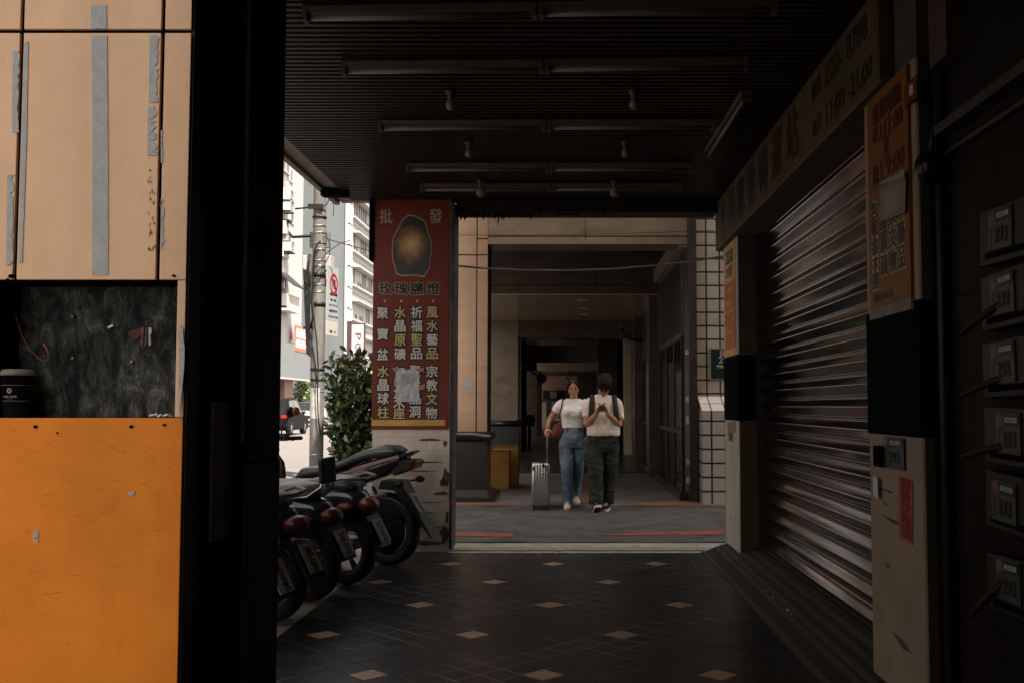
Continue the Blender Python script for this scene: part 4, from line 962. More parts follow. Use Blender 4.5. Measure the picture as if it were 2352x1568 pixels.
mb.f = [f for f in mb.f if 17 <= f[0] % 32 <= 26]; mb.sm = mb.sm[:len(mb.f)]; mb.mi = mb.mi[:len(mb.f)]; mb.build('old_poster', mat('old_poster', (.46, .43, .40), .8, var=.25, vscale=12), pole)
def wire(pts, r, name='cable'):
    mb = MB(); mb.tube([pp_(a, b, d) for a, b, d in pts], r, 6); return mb.build(name, mat('black_rubber', (.012, .012, .012), .6), pole)
wire([(712, 585, -.2), (708, 605, -.25), (706, 625, -.25), (711, 650, -.2), (716, 660, -.18)], .028)
wire([(736, 555, -.2), (728, 560, -.25), (723, 580, -.25), (720, 610, -.2), (718, 640, -.2), (716, 690, -.22), (718, 730, -.22), (714, 755, -.2)], .022)
wire([(718, 690, -.24), (722, 740, -.24), (728, 790, -.24), (731, 850, -.22), (729, 900, -.22), (731, 960, -.2), (736, 1000, -.2)], .014)
wire([(716, 640, -.24), (712, 700, -.26), (709, 740, -.26), (716, 790, -.24), (725, 840, -.24), (728, 880, -.22)], .011)
wire([(806, 552, -.1), (780, 560, -.1), (752, 580, -.2), (735, 600, -.22), (718, 625, -.22), (714, 650, -.2)], .008)
wire([(753, 548, -.1), (758, 565, -.12), (757, 585, -.12), (745, 610, -.2), (725, 650, -.22), (717, 668, -.22)], .009)
wire([(742, 542, -.1), (753, 550, -.1), (800, 563, -.1), (862, 580, -.1)], .010, 'service_cable')
wire([(640, 532, -.1), (662, 533, -.1), (672, 545, -.12), (690, 544, -.15), (714, 542, -.18)], .030, 'lamp_arm')
wire([(678, 480, -.1), (700, 478, -.12), (716, 475, -.15)], .018, 'bracket_arm')
wire([(738, 478, -.15), (750, 470, -.1), (758, 455, -.1), (764, 445, -.1)], .012); wire([(758, 445, -.1), (764, 462, -.1), (767, 480, -.1), (765, 497, -.1)], .008)
mb = MB(); z = pp_(730, 478).z
mb.box(xp - .2, xp + .1, YP - .17, YP - .12, z - .05, z + .05); mb.build('bracket', M_STEEL, pole)
# pale cabinets behind the pole
mb = MB(); a, b = pp_(708, 657, .25), pp_(762, 588, .25); mb.box(a.x - .1, a.x + .35, YP + .16, YP + .5, a.z, b.z); mb.box(xp + .05, b.x, YP + .16, YP + .5, a.z + .05, b.z); mb.build('cabinet', mat('cabinet_beige', (.46, .41, .37), .7, var=.1), pole, bevel=.015)
mb = MB(); a, b = pp_(712, 565), pp_(746, 530); mb.box(a.x - .05, b.x + .05, YP + .15, YP + .3, a.z, b.z); mb.build('rear_cabinet', mat('cabinet_brown', (.20, .18, .165), .7), pole)
# floodlight / camera on the arm
t = thing('floodlight', 'pale square floodlight on an arm left of the pole', 'lamp', pp_(656, 545))
a, b = pp_(645, 543), pp_(667, 512); mb = MB(); mb.prism([(a.x + .02, a.z), (b.x + .0, a.z), (b.x - .02, b.z), (a.x + .04, b.z)], 'Y', YP - .25, YP - .05); mb.build('housing', mat('flood_glass', (.50, .46, .42), .4), t, bevel=.015)
mb = MB(); mb.box(a.x + .0, b.x + .03, YP - .22, YP + .0, b.z - .02, b.z + .03); mb.build('hood', M_STEEL, t)
mb = MB(); mb.box(a.x + .0, b.x + .02, YP - .2, YP - .02, a.z - .12, a.z - .005); mb.build('base', mat('flood_beige', (.40, .35, .31), .6), t)
# no-parking plate, facing the street at a slant
t = thing('no_parking_sign', 'narrow no parking sign fixed to the pole', 'sign', pp_(750, 690))
a = Vector((xp + .17, YP - .06, 0)); q1 = pp_(763, 690); U = Vector((q1.x - a.x, .50, 0)); wid = U.length; U.normalize()
zt_, zb_ = pp_(741, 611).z, pp_(741, 770).z; hh = zt_ - zb_
def sg(u, z): return a + U * u + Z_ * z
Nn = U.cross(Z_).normalized()
def panel(u0, u1, z0, z1, m, nm, d0=.0, d1=.02, par=None):
    mb = MB(); P_ = [sg(u0, z0), sg(u1, z0), sg(u1, z1), sg(u0, z1)]
    mb.loft([[p + Nn * d1 for p in P_], [p + Nn * d0 for p in P_]], True, False); return mb.build(nm, m, par or t)
panel(0, wid, zb_ + hh * .22, zt_, mat('sign_silver', (.38, .39, .395), .45), 'plate'); panel(0, wid, zb_, zb_ + hh * .215, mat('sign_cream', (.50, .46, .41), .6), 'lower_plate')
cz_ = zb_ + hh * .755; cu = wid * .58; r_ = wid * .36
mb = MB()
def disc(mb, ri, ro, lift, n=40):
    for k in range(n):
        p = []
        for q in (2 * math.pi * k / n, 2 * math.pi * (k + 1) / n):
            for r in (ri, ro): p.append(sg(cu, cz_) + U * r * math.cos(q) + Z_ * r * math.sin(q) * 1.18 + Nn * lift)
        mb.quad(p[0], p[1], p[3], p[2])
disc(mb, r_ * .72, r_, .0235)
dv = (U * -.7 + Z_ * .7); pv = (U * .7 + Z_ * .7) * .035
c0 = sg(cu, cz_) + Nn * .0235; mb.quad(c0 + dv * r_ * .8 - pv, c0 - dv * r_ * .8 - pv, c0 - dv * r_ * .8 + pv, c0 + dv * r_ * .8 + pv); mb.build('red_ring', mat('sign_red', (.36, .03, .025), .5), t)
mb = MB(); write(mb, '停', sg(cu, cz_), U, Z_, r_ * .85, r_ * 1.0, .006, .0225)
zz = zb_ + hh * .60; aw = .05
for s in (-1, 1): mb.add([sg(cu + s * wid * .36, zz) + Nn * .0225, sg(cu + s * wid * .2, zz + aw) + Nn * .0225, sg(cu + s * wid * .2, zz - aw) + Nn * .0225], [(0, 1, 2) if s < 0 else (0, 2, 1)])
mb.quad(*[sg(cu + x * wid * .24, zz + y * .02) + Nn * .0226 for x, y in ((-1, -1), (1, -1), (1, 1), (-1, 1))])
for s_, f, w_, h_ in (('路 邊', .52, .5, .045), ('(P) 07-20', .44, .72, .04), ('違者拖吊', .36, .72, .05), ('TOW-AWAY ZONE', .275, .85, .035), ('☎ 110', .06, .6, .05)):
    try: write(mb, s_, sg(wid * .55, zb_ + hh * f), U, Z_, w_ * wid, h_, .002, .0225)
    except Exception: pass
mb.build('lettering', mat('sign_black_ink', (.02, .02, .02), .6), t)
t2 = thing('sign_panel', 'dark back of a tall narrow sign on the left of the pole', 'sign', pp_(706, 700))
P_ = [pp_(696, 617), pp_(712, 624, -.1), pp_(713, 820, -.1), pp_(704, 812)]
mb = MB(); mb.loft([[p + Vector((0, -.02, 0)) for p in P_], [p + Vector((.0, .02, 0)) for p in P_]], True, False); mb.build('plate', mat('sign_back_dark', (.05, .05, .048), .6, var=.4, vscale=8), t2)
mb = MB(); z = pp_(706, 700).z
for dz in (.4, -.5): mb.box(P_[0].x + .05, xp, YP - .12, YP - .08, z + dz, z + dz + .05)
mb.build('strap', M_STEEL, t2)

# leafy shrub behind the red column
def shrub(x, y, z0):
    t = thing('leafy_shrub', 'broad leaved shrub with glossy dark leaves behind the red column', 'shrub', (x, y, z0)); rnd = random.Random(21)
    mb = MB(); tips = []
    for k in range(16):
        a = rnd.uniform(0, 6.28); r = rnd.uniform(.05, .42); h = rnd.uniform(1.2, 2.15)
        pts = [Vector((x + rnd.uniform(-.06, .06), y + rnd.uniform(-.06, .06), z0))]
        for i in range(1, 6):
            f = i / 5; pts.append(Vector((x + r * f * math.cos(a) + rnd.uniform(-.04, .04), y + r * f * math.sin(a) + rnd.uniform(-.04, .04), z0 + h * f)))
        mb.tube(pts, [.026 * (1 - .75 * i / 5) for i in range(6)], 6); tips += [(p, i) for i, p in enumerate(pts) if i >= 2]
    mb.build('stems', mat('bark_brown', (.06, .045, .035), .8), t)
    lv = MB()
    for k in range(2700):
        # clumped crown: lower part narrow, top wide
        p, i = rnd.choice(tips)
        c = p + Vector((rnd.gauss(0, .15), rnd.gauss(0, .15), rnd.gauss(0, .13)))
        if c.z < z0 + .35 or c.z > z0 + 2.15 + .25 * noise.noise(Vector((c.x * 4, c.y * 4, 0))): continue
        ex = ((c.x - x - .03) / (.37 if c.z > z0 + 1.0 else .29)) ** 2 + ((c.y - y) / .45) ** 2
        if ex > 1 or (c - p).length > .34: continue
        L_ = rnd.uniform(.09, .165); W_ = L_ * rnd.uniform(.48, .62)
        d = Vector((c.x - x + rnd.gauss(0, .25), c.y - y + rnd.gauss(0, .25), rnd.uniform(-.35, .75))).normalized()
        sd = d.cross(Vector((rnd.gauss(0, .8), rnd.gauss(0, .8), 1))).normalized(); up = sd.cross(d)
        lv.cur = 0 if rnd.random() < .72 else (1 if rnd.random() < .8 else 2)
        P_ = [c, c + d * L_ * .3 + sd * W_ * .42 + up * .008, c + d * L_ * .68 + sd * W_ * .5 + up * .004, c + d * L_ - up * .012, c + d * L_ * .68 - sd * W_ * .5 + up * .004, c + d * L_ * .3 - sd * W_ * .42 + up * .008, c + d * L_ * .5 - up * .006]
        lv.add(P_, [(0, 1, 6), (1, 2, 6), (2, 3, 6), (3, 4, 6), (4, 5, 6), (5, 0, 6)], True)
    m1 = mat('leaf_dark', (.036, .062, .020), .2, var=.4, vscale=6, spec=1); m2 = mat('leaf_mid', (.12, .17, .035), .22, var=.3, vscale=6, spec=1); m3 = mat('leaf_yellow', (.30, .24, .08), .4, var=.3, vscale=6)
    lv.build('foliage', [m1, m2, m3], t)
sq = on_y(806, 1000, 14.6); shrub(sq.x, 14.6, -.15)
# ivy and dark trees at the podium corner
def blob_tree(name, lab, cx, cy, z0, z1, rx, ry, n, mats, seed, leaf=(.3, .5)):
    t = thing(name, lab, 'tree', (cx, cy, -.15)); rnd = random.Random(seed); lv = MB()
    for k in range(n):
        a, b, r = rnd.uniform(0, 6.28), rnd.uniform(-1, 1), rnd.uniform(.5, 1)
        s = math.sqrt(1 - b * b) * r
        c = Vector((cx + rx * s * math.cos(a), cy + ry * s * math.sin(a), (z0 + z1) / 2 + (z1 - z0) / 2 * b * r)); L_ = rnd.uniform(*leaf)
        d = Vector((rnd.gauss(0, 1), rnd.gauss(0, 1), rnd.gauss(0, .6))).normalized(); sd = d.orthogonal().normalized()
        lv.cur = rnd.choice(range(len(mats))); lv.add([c, c + d * L_ * .5 + sd * L_ * .28, c + d * L_, c + d * L_ * .5 - sd * L_ * .28], [(0, 1, 2, 3)])
    lv.build('crown', mats, t)
    mb = MB(); mb.tube([(cx, cy, -.15), (cx + .1, cy, z0 + .3), (cx, cy + .1, (z0 + z1) / 2)], [.14, .11, .05], 8); mb.build('trunk', mat('bark_brown', (.06, .045, .035), .8), t)
q = on_x(694, 900, -21.2)
blob_tree('street_tree', 'dark ivy covered tree under the podium behind the pole', -21.2, q.y + 1, .4, 3.7, .9, 1.8, 1500, [MATS['leaf_dark'], MATS['leaf_mid']], 4, (.18, .35))
# ================================================================ signs in the arcade
# salt lamp sign on the end column
YS = 8.985
def ss(px, py): q = on_y(px, py, YS); return q
a, b = ss(859, 459), ss(1029, 985)
t = thing('red_shop_sign', 'tall red sign with a lamp picture and columns of outlined characters', 'sign', (-1.4, YS, a.z))
M_SRED = mat('sign_board_red', (.15, .020, .008), .5, var=.12, vscale=2, stain=(.16, .022, .012), stain_scale=2.5, stain_lo=.5, stain_hi=.8)
mb = MB(); mb.box(a.x, b.x, YS + .001, YS + .013, b.z, a.z); mb.build('board', M_SRED, t)
y1, y2 = ss(900, 963).z, ss(900, 977).z
mb = MB(); mb.box(a.x, ss(1022, 960).x, YS - .002, YS, y2, y1); mb.build('yellow_band', mat('sign_yellow', (.50, .30, .07), .5, var=.2, vscale=5), t)
# lamp picture: a lump of salt crystal glowing from inside (printed)
out = [(928, 505), (938, 497), (952, 498), (972, 508), (979, 520), (981, 535), (989, 555), (990, 578), (986, 596), (987, 612), (978, 626), (975, 632), (968, 634), (957, 631), (925, 632), (912, 628), (908, 612), (903, 597), (902, 570), (905, 548), (911, 535), (920, 518)]
def poly(pts, lift, m, nm, par, grow=0):
    P_ = [ss(*p) for p in pts]; cx = sum(p.x for p in P_) / len(P_); cz = sum(p.z for p in P_) / len(P_)
    v = [Vector((p.x + (p.x - cx) * grow, YS - lift, p.z + (p.z - cz) * grow)) for p in P_]
    mb = MB(); mb.add([Vector((cx, YS - lift, cz))] + v, [(0, i + 1, (i + 1) % len(v) + 1) for i in range(len(v))]); return mb.build(nm, m, par), Vector((cx, YS, cz))
poly(out, .0022, mat('sign_cream_line', (.36, .27, .19), .5), 'picture_outline', t, .05)
m = bpy.data.materials.new('salt_lamp_print'); m.use_nodes = True; nt = m.node_tree; bs = nt.nodes['Principled BSDF']; bs.inputs['Roughness'].default_value = .45
cq = ss(945, 562)
g_ = nt.nodes.new('ShaderNodeTexGradient'); g_.gradient_type = 'SPHERICAL'; mp = nt.nodes.new('ShaderNodeMapping'); tcn = nt.nodes.new('ShaderNodeTexCoord')
mp.vector_type = 'TEXTURE'; mp.inputs['Location'].default_value = Vector((cq.x, YS, cq.z)) - ORG[t]; mp.inputs['Scale'].default_value = (.17, .5, .20)
nt.links.new(tcn.outputs['Object'], mp.inputs[0]); nt.links.new(mp.outputs[0], g_.inputs[0])
ns = nt.nodes.new('ShaderNodeTexNoise'); ns.inputs['Scale'].default_value = 14; ns.inputs['Detail'].default_value = 6; nt.links.new(tcn.outputs['Object'], ns.inputs['Vector'])
mm = nt.nodes.new('ShaderNodeMath'); mm.operation = 'MULTIPLY_ADD'; nt.links.new(ns.outputs['Fac'], mm.inputs[0]); mm.inputs[1].default_value = .5; mm.inputs[2].default_value = -.25
ad = nt.nodes.new('ShaderNodeMath'); nt.links.new(mm.outputs[0], ad.inputs[0]); nt.links.new(g_.outputs[1], ad.inputs[1])
rp_ = nt.nodes.new('ShaderNodeValToRGB'); e = rp_.color_ramp.elements; e[0].position = 0.05; e[0].color = (.012, .008, .006, 1); e[1].position = .85; e[1].color = (.52, .34, .13, 1); x = e.new(.4); x.color = (.20, .075, .025, 1)
nt.links.new(ad.outputs[0], rp_.inputs[0]); nt.links.new(rp_.outputs[0], bs.inputs['Base Color'])
poly(out, .0040, m, 'lamp_picture', t)
black, cream, white_, yel = MB(), MB(), MB(), MB()
def ch(c, px, py, w, h, dst, fat=.0022, ol=.0125):
    q = ss(px, py); q.y = YS; k = YS / FPX
    if ol: write(black, c, q, X_, Z_, w * k, h * k, ol, .0016, 12)
    write(dst, c, q, X_, Z_, w * k, h * k, fat, .0036)
for c, px in (('批', 887), ('發', 1001)): ch(c, px, 497, 30, 34, cream, .0012, 0)
for c, px in zip('玫瑰鹽燈', (886, 922, 957, 995)):
    q = ss(px, 663); k = YS / FPX; write(cream, c, q, X_, Z_, 30 * k, 27 * k, .0085, .0014, 12); write(black, c, q, X_, Z_, 30 * k, 27 * k, .0030, .0034, 8)
cols = ((879, '聚', 720), (879, '寶', 767), (879, '盆', 813), (880, '水', 852), (880, '晶', 883), (880, '球', 914), (880, '柱', 946),
        (919, '水', 718), (919, '晶', 749), (919, '原', 781), (919, '礦', 812), (918, '包', 854), (918, '裝', 878), (917, '盒', 901), (917, '木', 925), (917, '座', 948),
        (957, '祈', 718), (957, '福', 749), (957, '聖', 780), (957, '品', 811), (954, '聚', 852), (954, '財', 884), (954, '晶', 914), (953, '洞', 945),
        (993, '風', 718), (993, '水', 749), (993, '藝', 780), (993, '品', 811), (992, '宗', 852), (992, '教', 884), (992, '文', 915), (991, '物', 947))
for i, (px, c, py) in enumerate(cols):
    ch(c, px, py, 25.5, 26, yel if (i * 7) % 3 == 0 and px > 900 or c in '水柱' else white_)
for dx in (884, 922, 958, 995):
    q = ss(dx, 692); mb2 = cream; mb2.add([Vector((q.x + .012 * math.cos(k), YS - .004, q.z + .012 * math.sin(k))) for k in [i * math.pi / 6 for i in range(12)]], [list(range(12))[::-1]])
black.build('outline', mat('sign_print_black', (.010, .008, .007), .5), t); cream.build('lettering', mat('sign_print_cream', (.42, .32, .23), .5), t)
white_.build('lettering', mat('sign_print_white', (.56, .52, .46), .5), t); yel.build('lettering', mat('sign_print_yellow', (.50, .38, .17), .5), t)
# paper notice taped over it
t = thing('paper_notice', 'creased white paper notice taped over the red sign', 'notice', ss(937, 885))
p0, p1 = ss(911, 848), ss(963, 922); n = 12; mb = MB(); rnd = random.Random(8)
g2 = [[Vector((p0.x + (p1.x - p0.x) * i / n + .002 * math.sin(j), YS - .010 - .006 * noise.noise(Vector((i * .5, j * .5, 2))), p1.z + (p0.z - p1.z) * j / n)) for j in range(n + 1)] for i in range(n + 1)]
mb.v = [v for r in g2 for v in r]
for i in range(n):
    for j in range(n): mb.f.append([i * (n + 1) + j, (i + 1) * (n + 1) + j, (i + 1) * (n + 1) + j + 1, i * (n + 1) + j + 1]); mb.sm.append(False); mb.mi.append(0)
o = mb.build('sheet', mat('paper_white', (.46, .455, .45), .7, var=.06, vscale=20, bump=.25, bscale=30), t); o.modifiers.new('s', 'SOLIDIFY').thickness = .0008
mb = MB()
for k, (w, py) in enumerate(((.9, 859), (.9, 863.5), (.9, 868), (.9, 872.5), (.9, 877), (.45, 881.5), (.5, 908))):
    xa = ss(919, py); n_ = int(26 * w)
    for i in range(n_):
        if rnd.random() < .85: mb.box(xa.x + i * .0055, xa.x + i * .0055 + .0042, YS - .018, YS - .0176, xa.z - .0055, xa.z + .0055)
mb.build('printing', mat('faint_print', (.42, .41, .40), .7), t)
mb = MB()
for pts in ([(905, 852), (914, 846), (910, 842), (902, 846)], [(962, 884), (977, 881), (976, 893), (963, 896)], [(955, 846), (973, 844), (975, 852), (962, 855)]):
    mb.prism([(ss(*p).x, ss(*p).z) for p in pts], 'Y', YS - .022, YS - .0195)
mb.build('tape', mat('old_pink_tape', (.42, .17, .12), .6), t)

# big olive shop sign over the shutter
XS = 1.38
t = thing('shop_sign', 'long faded yellow shop sign box over the roller shutter', 'sign', (XS, 6.7, 2.75))
M_OLIVE = mat('faded_yellow_board', (.066, .041, .011), .65, var=.18, vscale=3, stain=(.03, .019, .007), stain_scale=2, stain_lo=.5, stain_hi=.75)
mb = MB(); mb.box(XS, 1.62, 4.33, 9.2, 2.745, 3.172); mb.build('box', M_OLIVE, t, bevel=.006)
mb = MB(); mb.box(XS + .002, 1.63, 4.31, 9.19, 2.730, 2.744); mb.build('underside', mat('beige_soffit_board', (.085, .063, .045), .7, var=.1), t)
nav, red, ink, edge = MB(), MB(), MB(), MB()
def on_sign(c, y, z, w, h, dst, fat, lift=.002): write(dst, c, (XS, y, z), -Y_, Z_, w, h, fat, lift)
for i, c in enumerate('水晶能量轉運站'):
    y = 8.75 - i * .455
    on_sign(c, y, 2.96, .31, .31, edge, .0115, .0012)
    on_sign(c, y, 2.96, .31, .31, nav if i < 5 else red, .0055, .0030)
for s_, y, z, w, h in (('營業:', 5.42, 3.06, .22, .10), ('2552-', 5.08, 3.06, .34, .12), ('8788', 4.66, 3.06, .34, .12), ('每天', 5.42, 2.85, .20, .10), ('11:00', 5.05, 2.85, .34, .11), ('-21:00', 4.62, 2.85, .38, .11)):
    on_sign(s_, y, z, w, h, ink, .0015)
mb = MB(); mb.box(XS - .0018, XS - .0002, 4.36, 5.6, 2.955, 2.96)
mb.build('divider', mat('thin_brown', (.12, .07, .03), .6), t)
nav.build('lettering', mat('navy_letter', (.006, .008, .012), .5), t); red.build('lettering', mat('maroon_letter', (.025, .004, .003), .5), t); ink.build('lettering', mat('ink_letter', (.010, .007, .005), .5), t); edge.build('outline', mat('pale_outline', (.065, .060, .050), .5), t)

# opening hours board on the near pier
XH = 1.405
def hx(px, py): return on_x(px, py, XH)
q0, q1 = hx(1990, 250), hx(2085, 640); yn, yfv = hx(2085, 300).y, hx(1992, 300).y
zh0, zh1 = 1.75, 2.72
t = thing('hours_board', 'orange yellow board with opening hours on the near pier', 'sign', (XH, (yn + yfv) / 2, zh0))
M_HB = mat('hours_yellow', (.15, .050, .005), .55, var=.15, vscale=4, stain=(.08, .03, .006), stain_scale=3.5, stain_lo=.52, stain_hi=.72)
mb = MB(); mb.box(XH, XH + .014, yn, yfv, zh0, zh1); mb.build('board', M_HB, t)
mb = MB(); mb.box(XH - .002, XH + .016, yn - .005, yfv + .005, zh0 - .05, zh0 - .002); mb.build('bottom_rail', mat('pale_rail', (.15, .12, .095), .6, var=.3, vscale=14), t)
W = yfv - yn
mr, mk, mo = MB(), MB(), MB()
def hb(c, u, v, w, h, dst, fat, lift=.002): write(dst, c, (XH, yfv - W * u, zh0 + (zh1 - zh0) * v), -Y_, Z_, w, h, fat, lift)
for i, c in enumerate('營業時間'): hb(c, .24 + .18 * i, .905, .085, .085, mr, .003)
for c, u, w in (('早', .22, .075), ('上', .37, .07), ('11:00', .68, .23)): hb(c, u, .805, w, .08, mr, .003)
hb('至', .5, .715, .08, .08, mr, .003)
for c, u, w in (('晚', .22, .075), ('上', .37, .075), ('9:00', .70, .24)): hb(c, u, .62, w, .085, mr, .003)
for j, (col_, u) in enumerate((('包裝盒木座', .17), ('水晶原礦', .40), ('宗教文物', .62), ('風水藝品', .83))):
    n = len(col_)
    for i, c in enumerate(col_):
        v = (.46 - i * .083) if n == 5 else (.50 - i * .105)
        hb(c, u, v, .088, .078 if n == 5 else .092, mo, .012, .0012); hb(c, u, v, .088, .078 if n == 5 else .092, mk, .004, .003)
hb('批發零售', .35, .045, .26, .035, mk, .002)
mr.build('lettering', mat('hours_red', (.055, .008, .005), .5), t); mk.build('lettering', mat('hours_black', (.012, .014, .018), .5), t); mo.build('outline', mat('hours_edge', (.40, .28, .15), .5), t)
mb = MB(); mb.box(XH - .0016, XH, yn + .02, yfv - .02, zh0 + .565 * (zh1 - zh0), zh0 + .568 * (zh1 - zh0)); mb.build('divider', MATS['thin_brown'], t)
# sheet stuck over part of it
t = thing('covering_sheet', 'blank grey sheet of paper hanging over the middle of the hours board', 'paper', (XH, 4.3, 2.2))
P_ = [hx(2088, 398), hx(2086, 490), hx(2024, 512), hx(2028, 425)]
mb = MB(); v = [p + Vector((-.012, 0, 0)) for p in P_]; mb.add(v + [(v[0] + v[2]) / 2 + Vector((-.01, 0, 0))], [(0, 1, 4), (1, 2, 4), (2, 3, 4), (3, 0, 4)], True); o = mb.build('sheet', mat('grey_sheet', (.21, .175, .145), .7, var=.1), t); o.modifiers.new('s', 'SOLIDIFY').thickness = .001
mb = MB(); f = [hx(2089, 392), hx(2088, 410), hx(2034, 424), hx(2031, 419)]; v = [p + Vector((-.022, 0, 0)) for p in f]; mb.loft([v, [p + Vector((.003, 0, 0)) for p in v]], True, False); mb.build('folded_top', MATS['grey_sheet'], t)

# narrow red and yellow address board on the far pier
XA = 1.424; ya, yb = 8.98, 8.40
def az(py, px=1680): return on_x(px, py, XA).z
t = thing('address_board', 'narrow red and yellow board with the house number 293 on the far pier', 'sign', (XA, 8.7, 1.75))
mb = MB(); mb.box(XA, XA + .005, yb, ya, 1.74, 2.70); mb.build('board', mat('address_yellow', (.56, .30, .06), .5, var=.15), t)
mb = MB(); mb.box(XA - .002, XA, yb + .01, ya - .04, 1.80, 2.38); mb.build('red_field', mat('address_red', (.40, .085, .022), .5, var=.15), t)
mb = MB(); mb.box(XA - .004, XA - .001, yb + .12, ya - .12, 2.55, 2.66); mb.build('green_plate', mat('plate_green', (.012, .035, .028), .5), t)
mb = MB(); mb.box(XA - .004, XA - .001, yb + .10, ya - .12, 2.40, 2.548)
mb.build('white_plate', mat('plate_dim_white', (.42, .40, .37), .5), t)
lw, lr, ly = MB(), MB(), MB(); yc = (ya + yb) / 2
write(lw, '民生西', (XA, yc, 2.605), -Y_, Z_, .30, .07, .002, .0055); write(lr, '293號', (XA, yc, 2.475), -Y_, Z_, .30, .11, .004, .0055)
for i, (s_, z, w, h) in enumerate((('水晶能量轉運站', 2.31, .40, .05), ('營業部', 2.20, .30, .06), ('民生西路', 2.125, .46, .045), ('02-2557-4888', 2.05, .50, .065), ('CRYSTAL', 1.985, .44, .03), ('歡迎光臨', 1.945, .34, .04))):
    write(ly, s_, (XA, yc, z), -Y_, Z_, w, h, .002, .0035)
lw.build('lettering', mat('plate_white', (.36, .35, .33), .6), t); lr.build('lettering', mat('number_red', (.26, .03, .02), .5), t); ly.build('lettering', mat('address_gold', (.60, .36, .10), .5), t)
# small things on the piers
t = thing('house_number_plate', 'white house number plate 293 with a green top on the near pier', 'sign', hx(2060, 1040))
XN = 1.408; q0, q1 = on_x(2029, 1003, XN), on_x(2076, 1080, XN)
def number_plate(t, X, y0, y1, z0, z1, num, side=-1):
    h = z1 - z0
    mb = MB(); mb.box(X, X + .005, y0, y1, z0, z1); mb.build('plate', mat('number_white', (.042, .044, .041), .5, var=.15, vscale=12), t, bevel=.002)
    mb = MB(); mb.box(X - .0014, X, y0 + .004, y1 - .05, z0 + h * .68, z1 - .004); mb.build('green_top', MATS['plate_green'], t)
    mb = MB(); mb.lathe([(.001, -.002), (.026, -.002), (.027, 0)], (X, y1 - .035, z0 + h * .78), 16, 'X'); mb.build('emblem', mat('emblem_pink', (.12, .07, .055), .5, var=.4, vscale=60), t)
    mb = MB(); write(mb, num, (X, (y0 + y1) / 2 - .012, z0 + h * .36), -Y_, Z_, (y1 - y0) * .52, h * .36, .003, .002)
    for k in range(4): mb.box(X - .0012, X, y1 - .03, y1 - .018, z0 + h * (.1 + .13 * k), z0 + h * (.17 + .13 * k))
    mb.build('lettering', mat('sign_black_ink', (.02, .02, .02), .6), t)
    mb = MB(); write(mb, '民生西路', (X, (y0 + y1) / 2 - .03, z0 + h * .83), -Y_, Z_, (y1 - y0) * .5, h * .13, .001, .0024); mb.build('street_name', MATS['plate_white'], t)
number_plate(t, XN, q1.y, q0.y, q1.z, on_x(2029, 1001, XN).z, '293')
mb = MB(); a, b = on_x(2012, 1022, 1.40), on_x(2028, 1072, 1.40); mb.box(1.385, 1.42, b.y, a.y, b.z, a.z); tag(mb.build('switch_box', M_BLACK, bevel=.004), 'black switch box beside the white house number plate', 'box')
mb = MB(); a, b = on_x(2011, 1090, 1.41), on_x(2022, 1140, 1.41); mb.prism([(a.y, b.z), (b.y, b.z - .01), (b.y, a.z - .01), (a.y, a.z)], 'X', 1.398, 1.40); tag(mb.build('paper_slip', mat('blue_white_slip', (.42, .42, .44), .7)), 'narrow white paper slip on the edge of the near pier', 'paper')
t = thing('pink_poster', 'tall pink printed notice pasted on the near pier', 'poster', on_x(2080, 1180, 1.41))
P_ = [on_x(a, b, 1.416) for a, b in ((2064, 1088), (2096, 1105), (2096, 1250), (2065, 1238))]
mb = MB(); mb.loft([P_, [p + Vector((-.0012, 0, 0)) for p in P_]], True, False); mb.build('sheet', mat('poster_pink', (.30, .075, .065), .7, var=.15, vscale=10), t)
mb = MB(); rnd = random.Random(6)
for k in range(26):
    f = .06 + k * .035; y0_ = P_[0].y + (P_[1].y - P_[0].y) * .88; y1_ = P_[0].y + (P_[1].y - P_[0].y) * .12
    z = P_[0].z + (P_[3].z - P_[0].z) * f; n = 13
    for i in range(n):
        if rnd.random() < .86: yy = y0_ + (y1_ - y0_) * i / n; mb.box(1.4138, 1.4146, yy, yy + abs(y1_ - y0_) / n * .75, z - .004, z + .004)
mb.build('printing', mat('poster_print', (.14, .02, .02), .7), t)
mb = MB()
for pts in ([(2020, 1118), (2050, 1128), (2049, 1133), (2020, 1122)], [(2023, 1178), (2070, 1200), (2066, 1206), (2050, 1200)], [(2050, 1450), (2070, 1465), (2095, 1500), (2075, 1490)], [(2030, 1290), (2046, 1300), (2040, 1304)], [(2025, 1150), (2040, 1156), (2036, 1160)]):
    P_ = [on_x(a, b, 1.4185) for a, b in pts]; mb = MB(); mb.loft([P_, [p + Vector((-.001, 0, 0)) for p in P_]], True, False)
    mb.build('dirt_mark', mat('grime', (.07, .055, .045), .9), near)
t = thing('warning_sticker', 'small red and white sticker flag on the edge of the hours board', 'sticker', hx(2090, 212))
mb = MB(); q = on_x(2090, 212, 1.40); mb.box(1.398, 1.402, q.y - .08, q.y + .06, q.z - .045, q.z + .045); mb.build('flag', mat('flag_red', (.10, .012, .010), .5), t)
mb = MB(); mb.box(1.396, 1.3975, q.y - .045, q.y - .005, q.z - .02, q.z + .022); mb.build('white_square', mat('flag_white', (.42, .36, .32), .5), t)
t = thing('pipe_label', 'small dark sticker on the white base of the far pier', 'sticker', on_x(1680, 1000, 1.43))
mb = MB(); q = on_x(1678, 1003, 1.428); mb.box(1.4275, 1.4295, q.y - .12, q.y + .1, q.z - .035, q.z + .035); mb.build('label', mat('label_grey', (.07, .075, .075), .6, var=.4, vscale=30), t)
mb = MB()
for pts in ([(1671, 968), (1690, 966), (1690, 992), (1672, 996)],):
    P_ = [on_x(a, b, 1.429) for a, b in pts]; mb.loft([P_, [p + Vector((-.001, 0, 0)) for p in P_]], True, False)
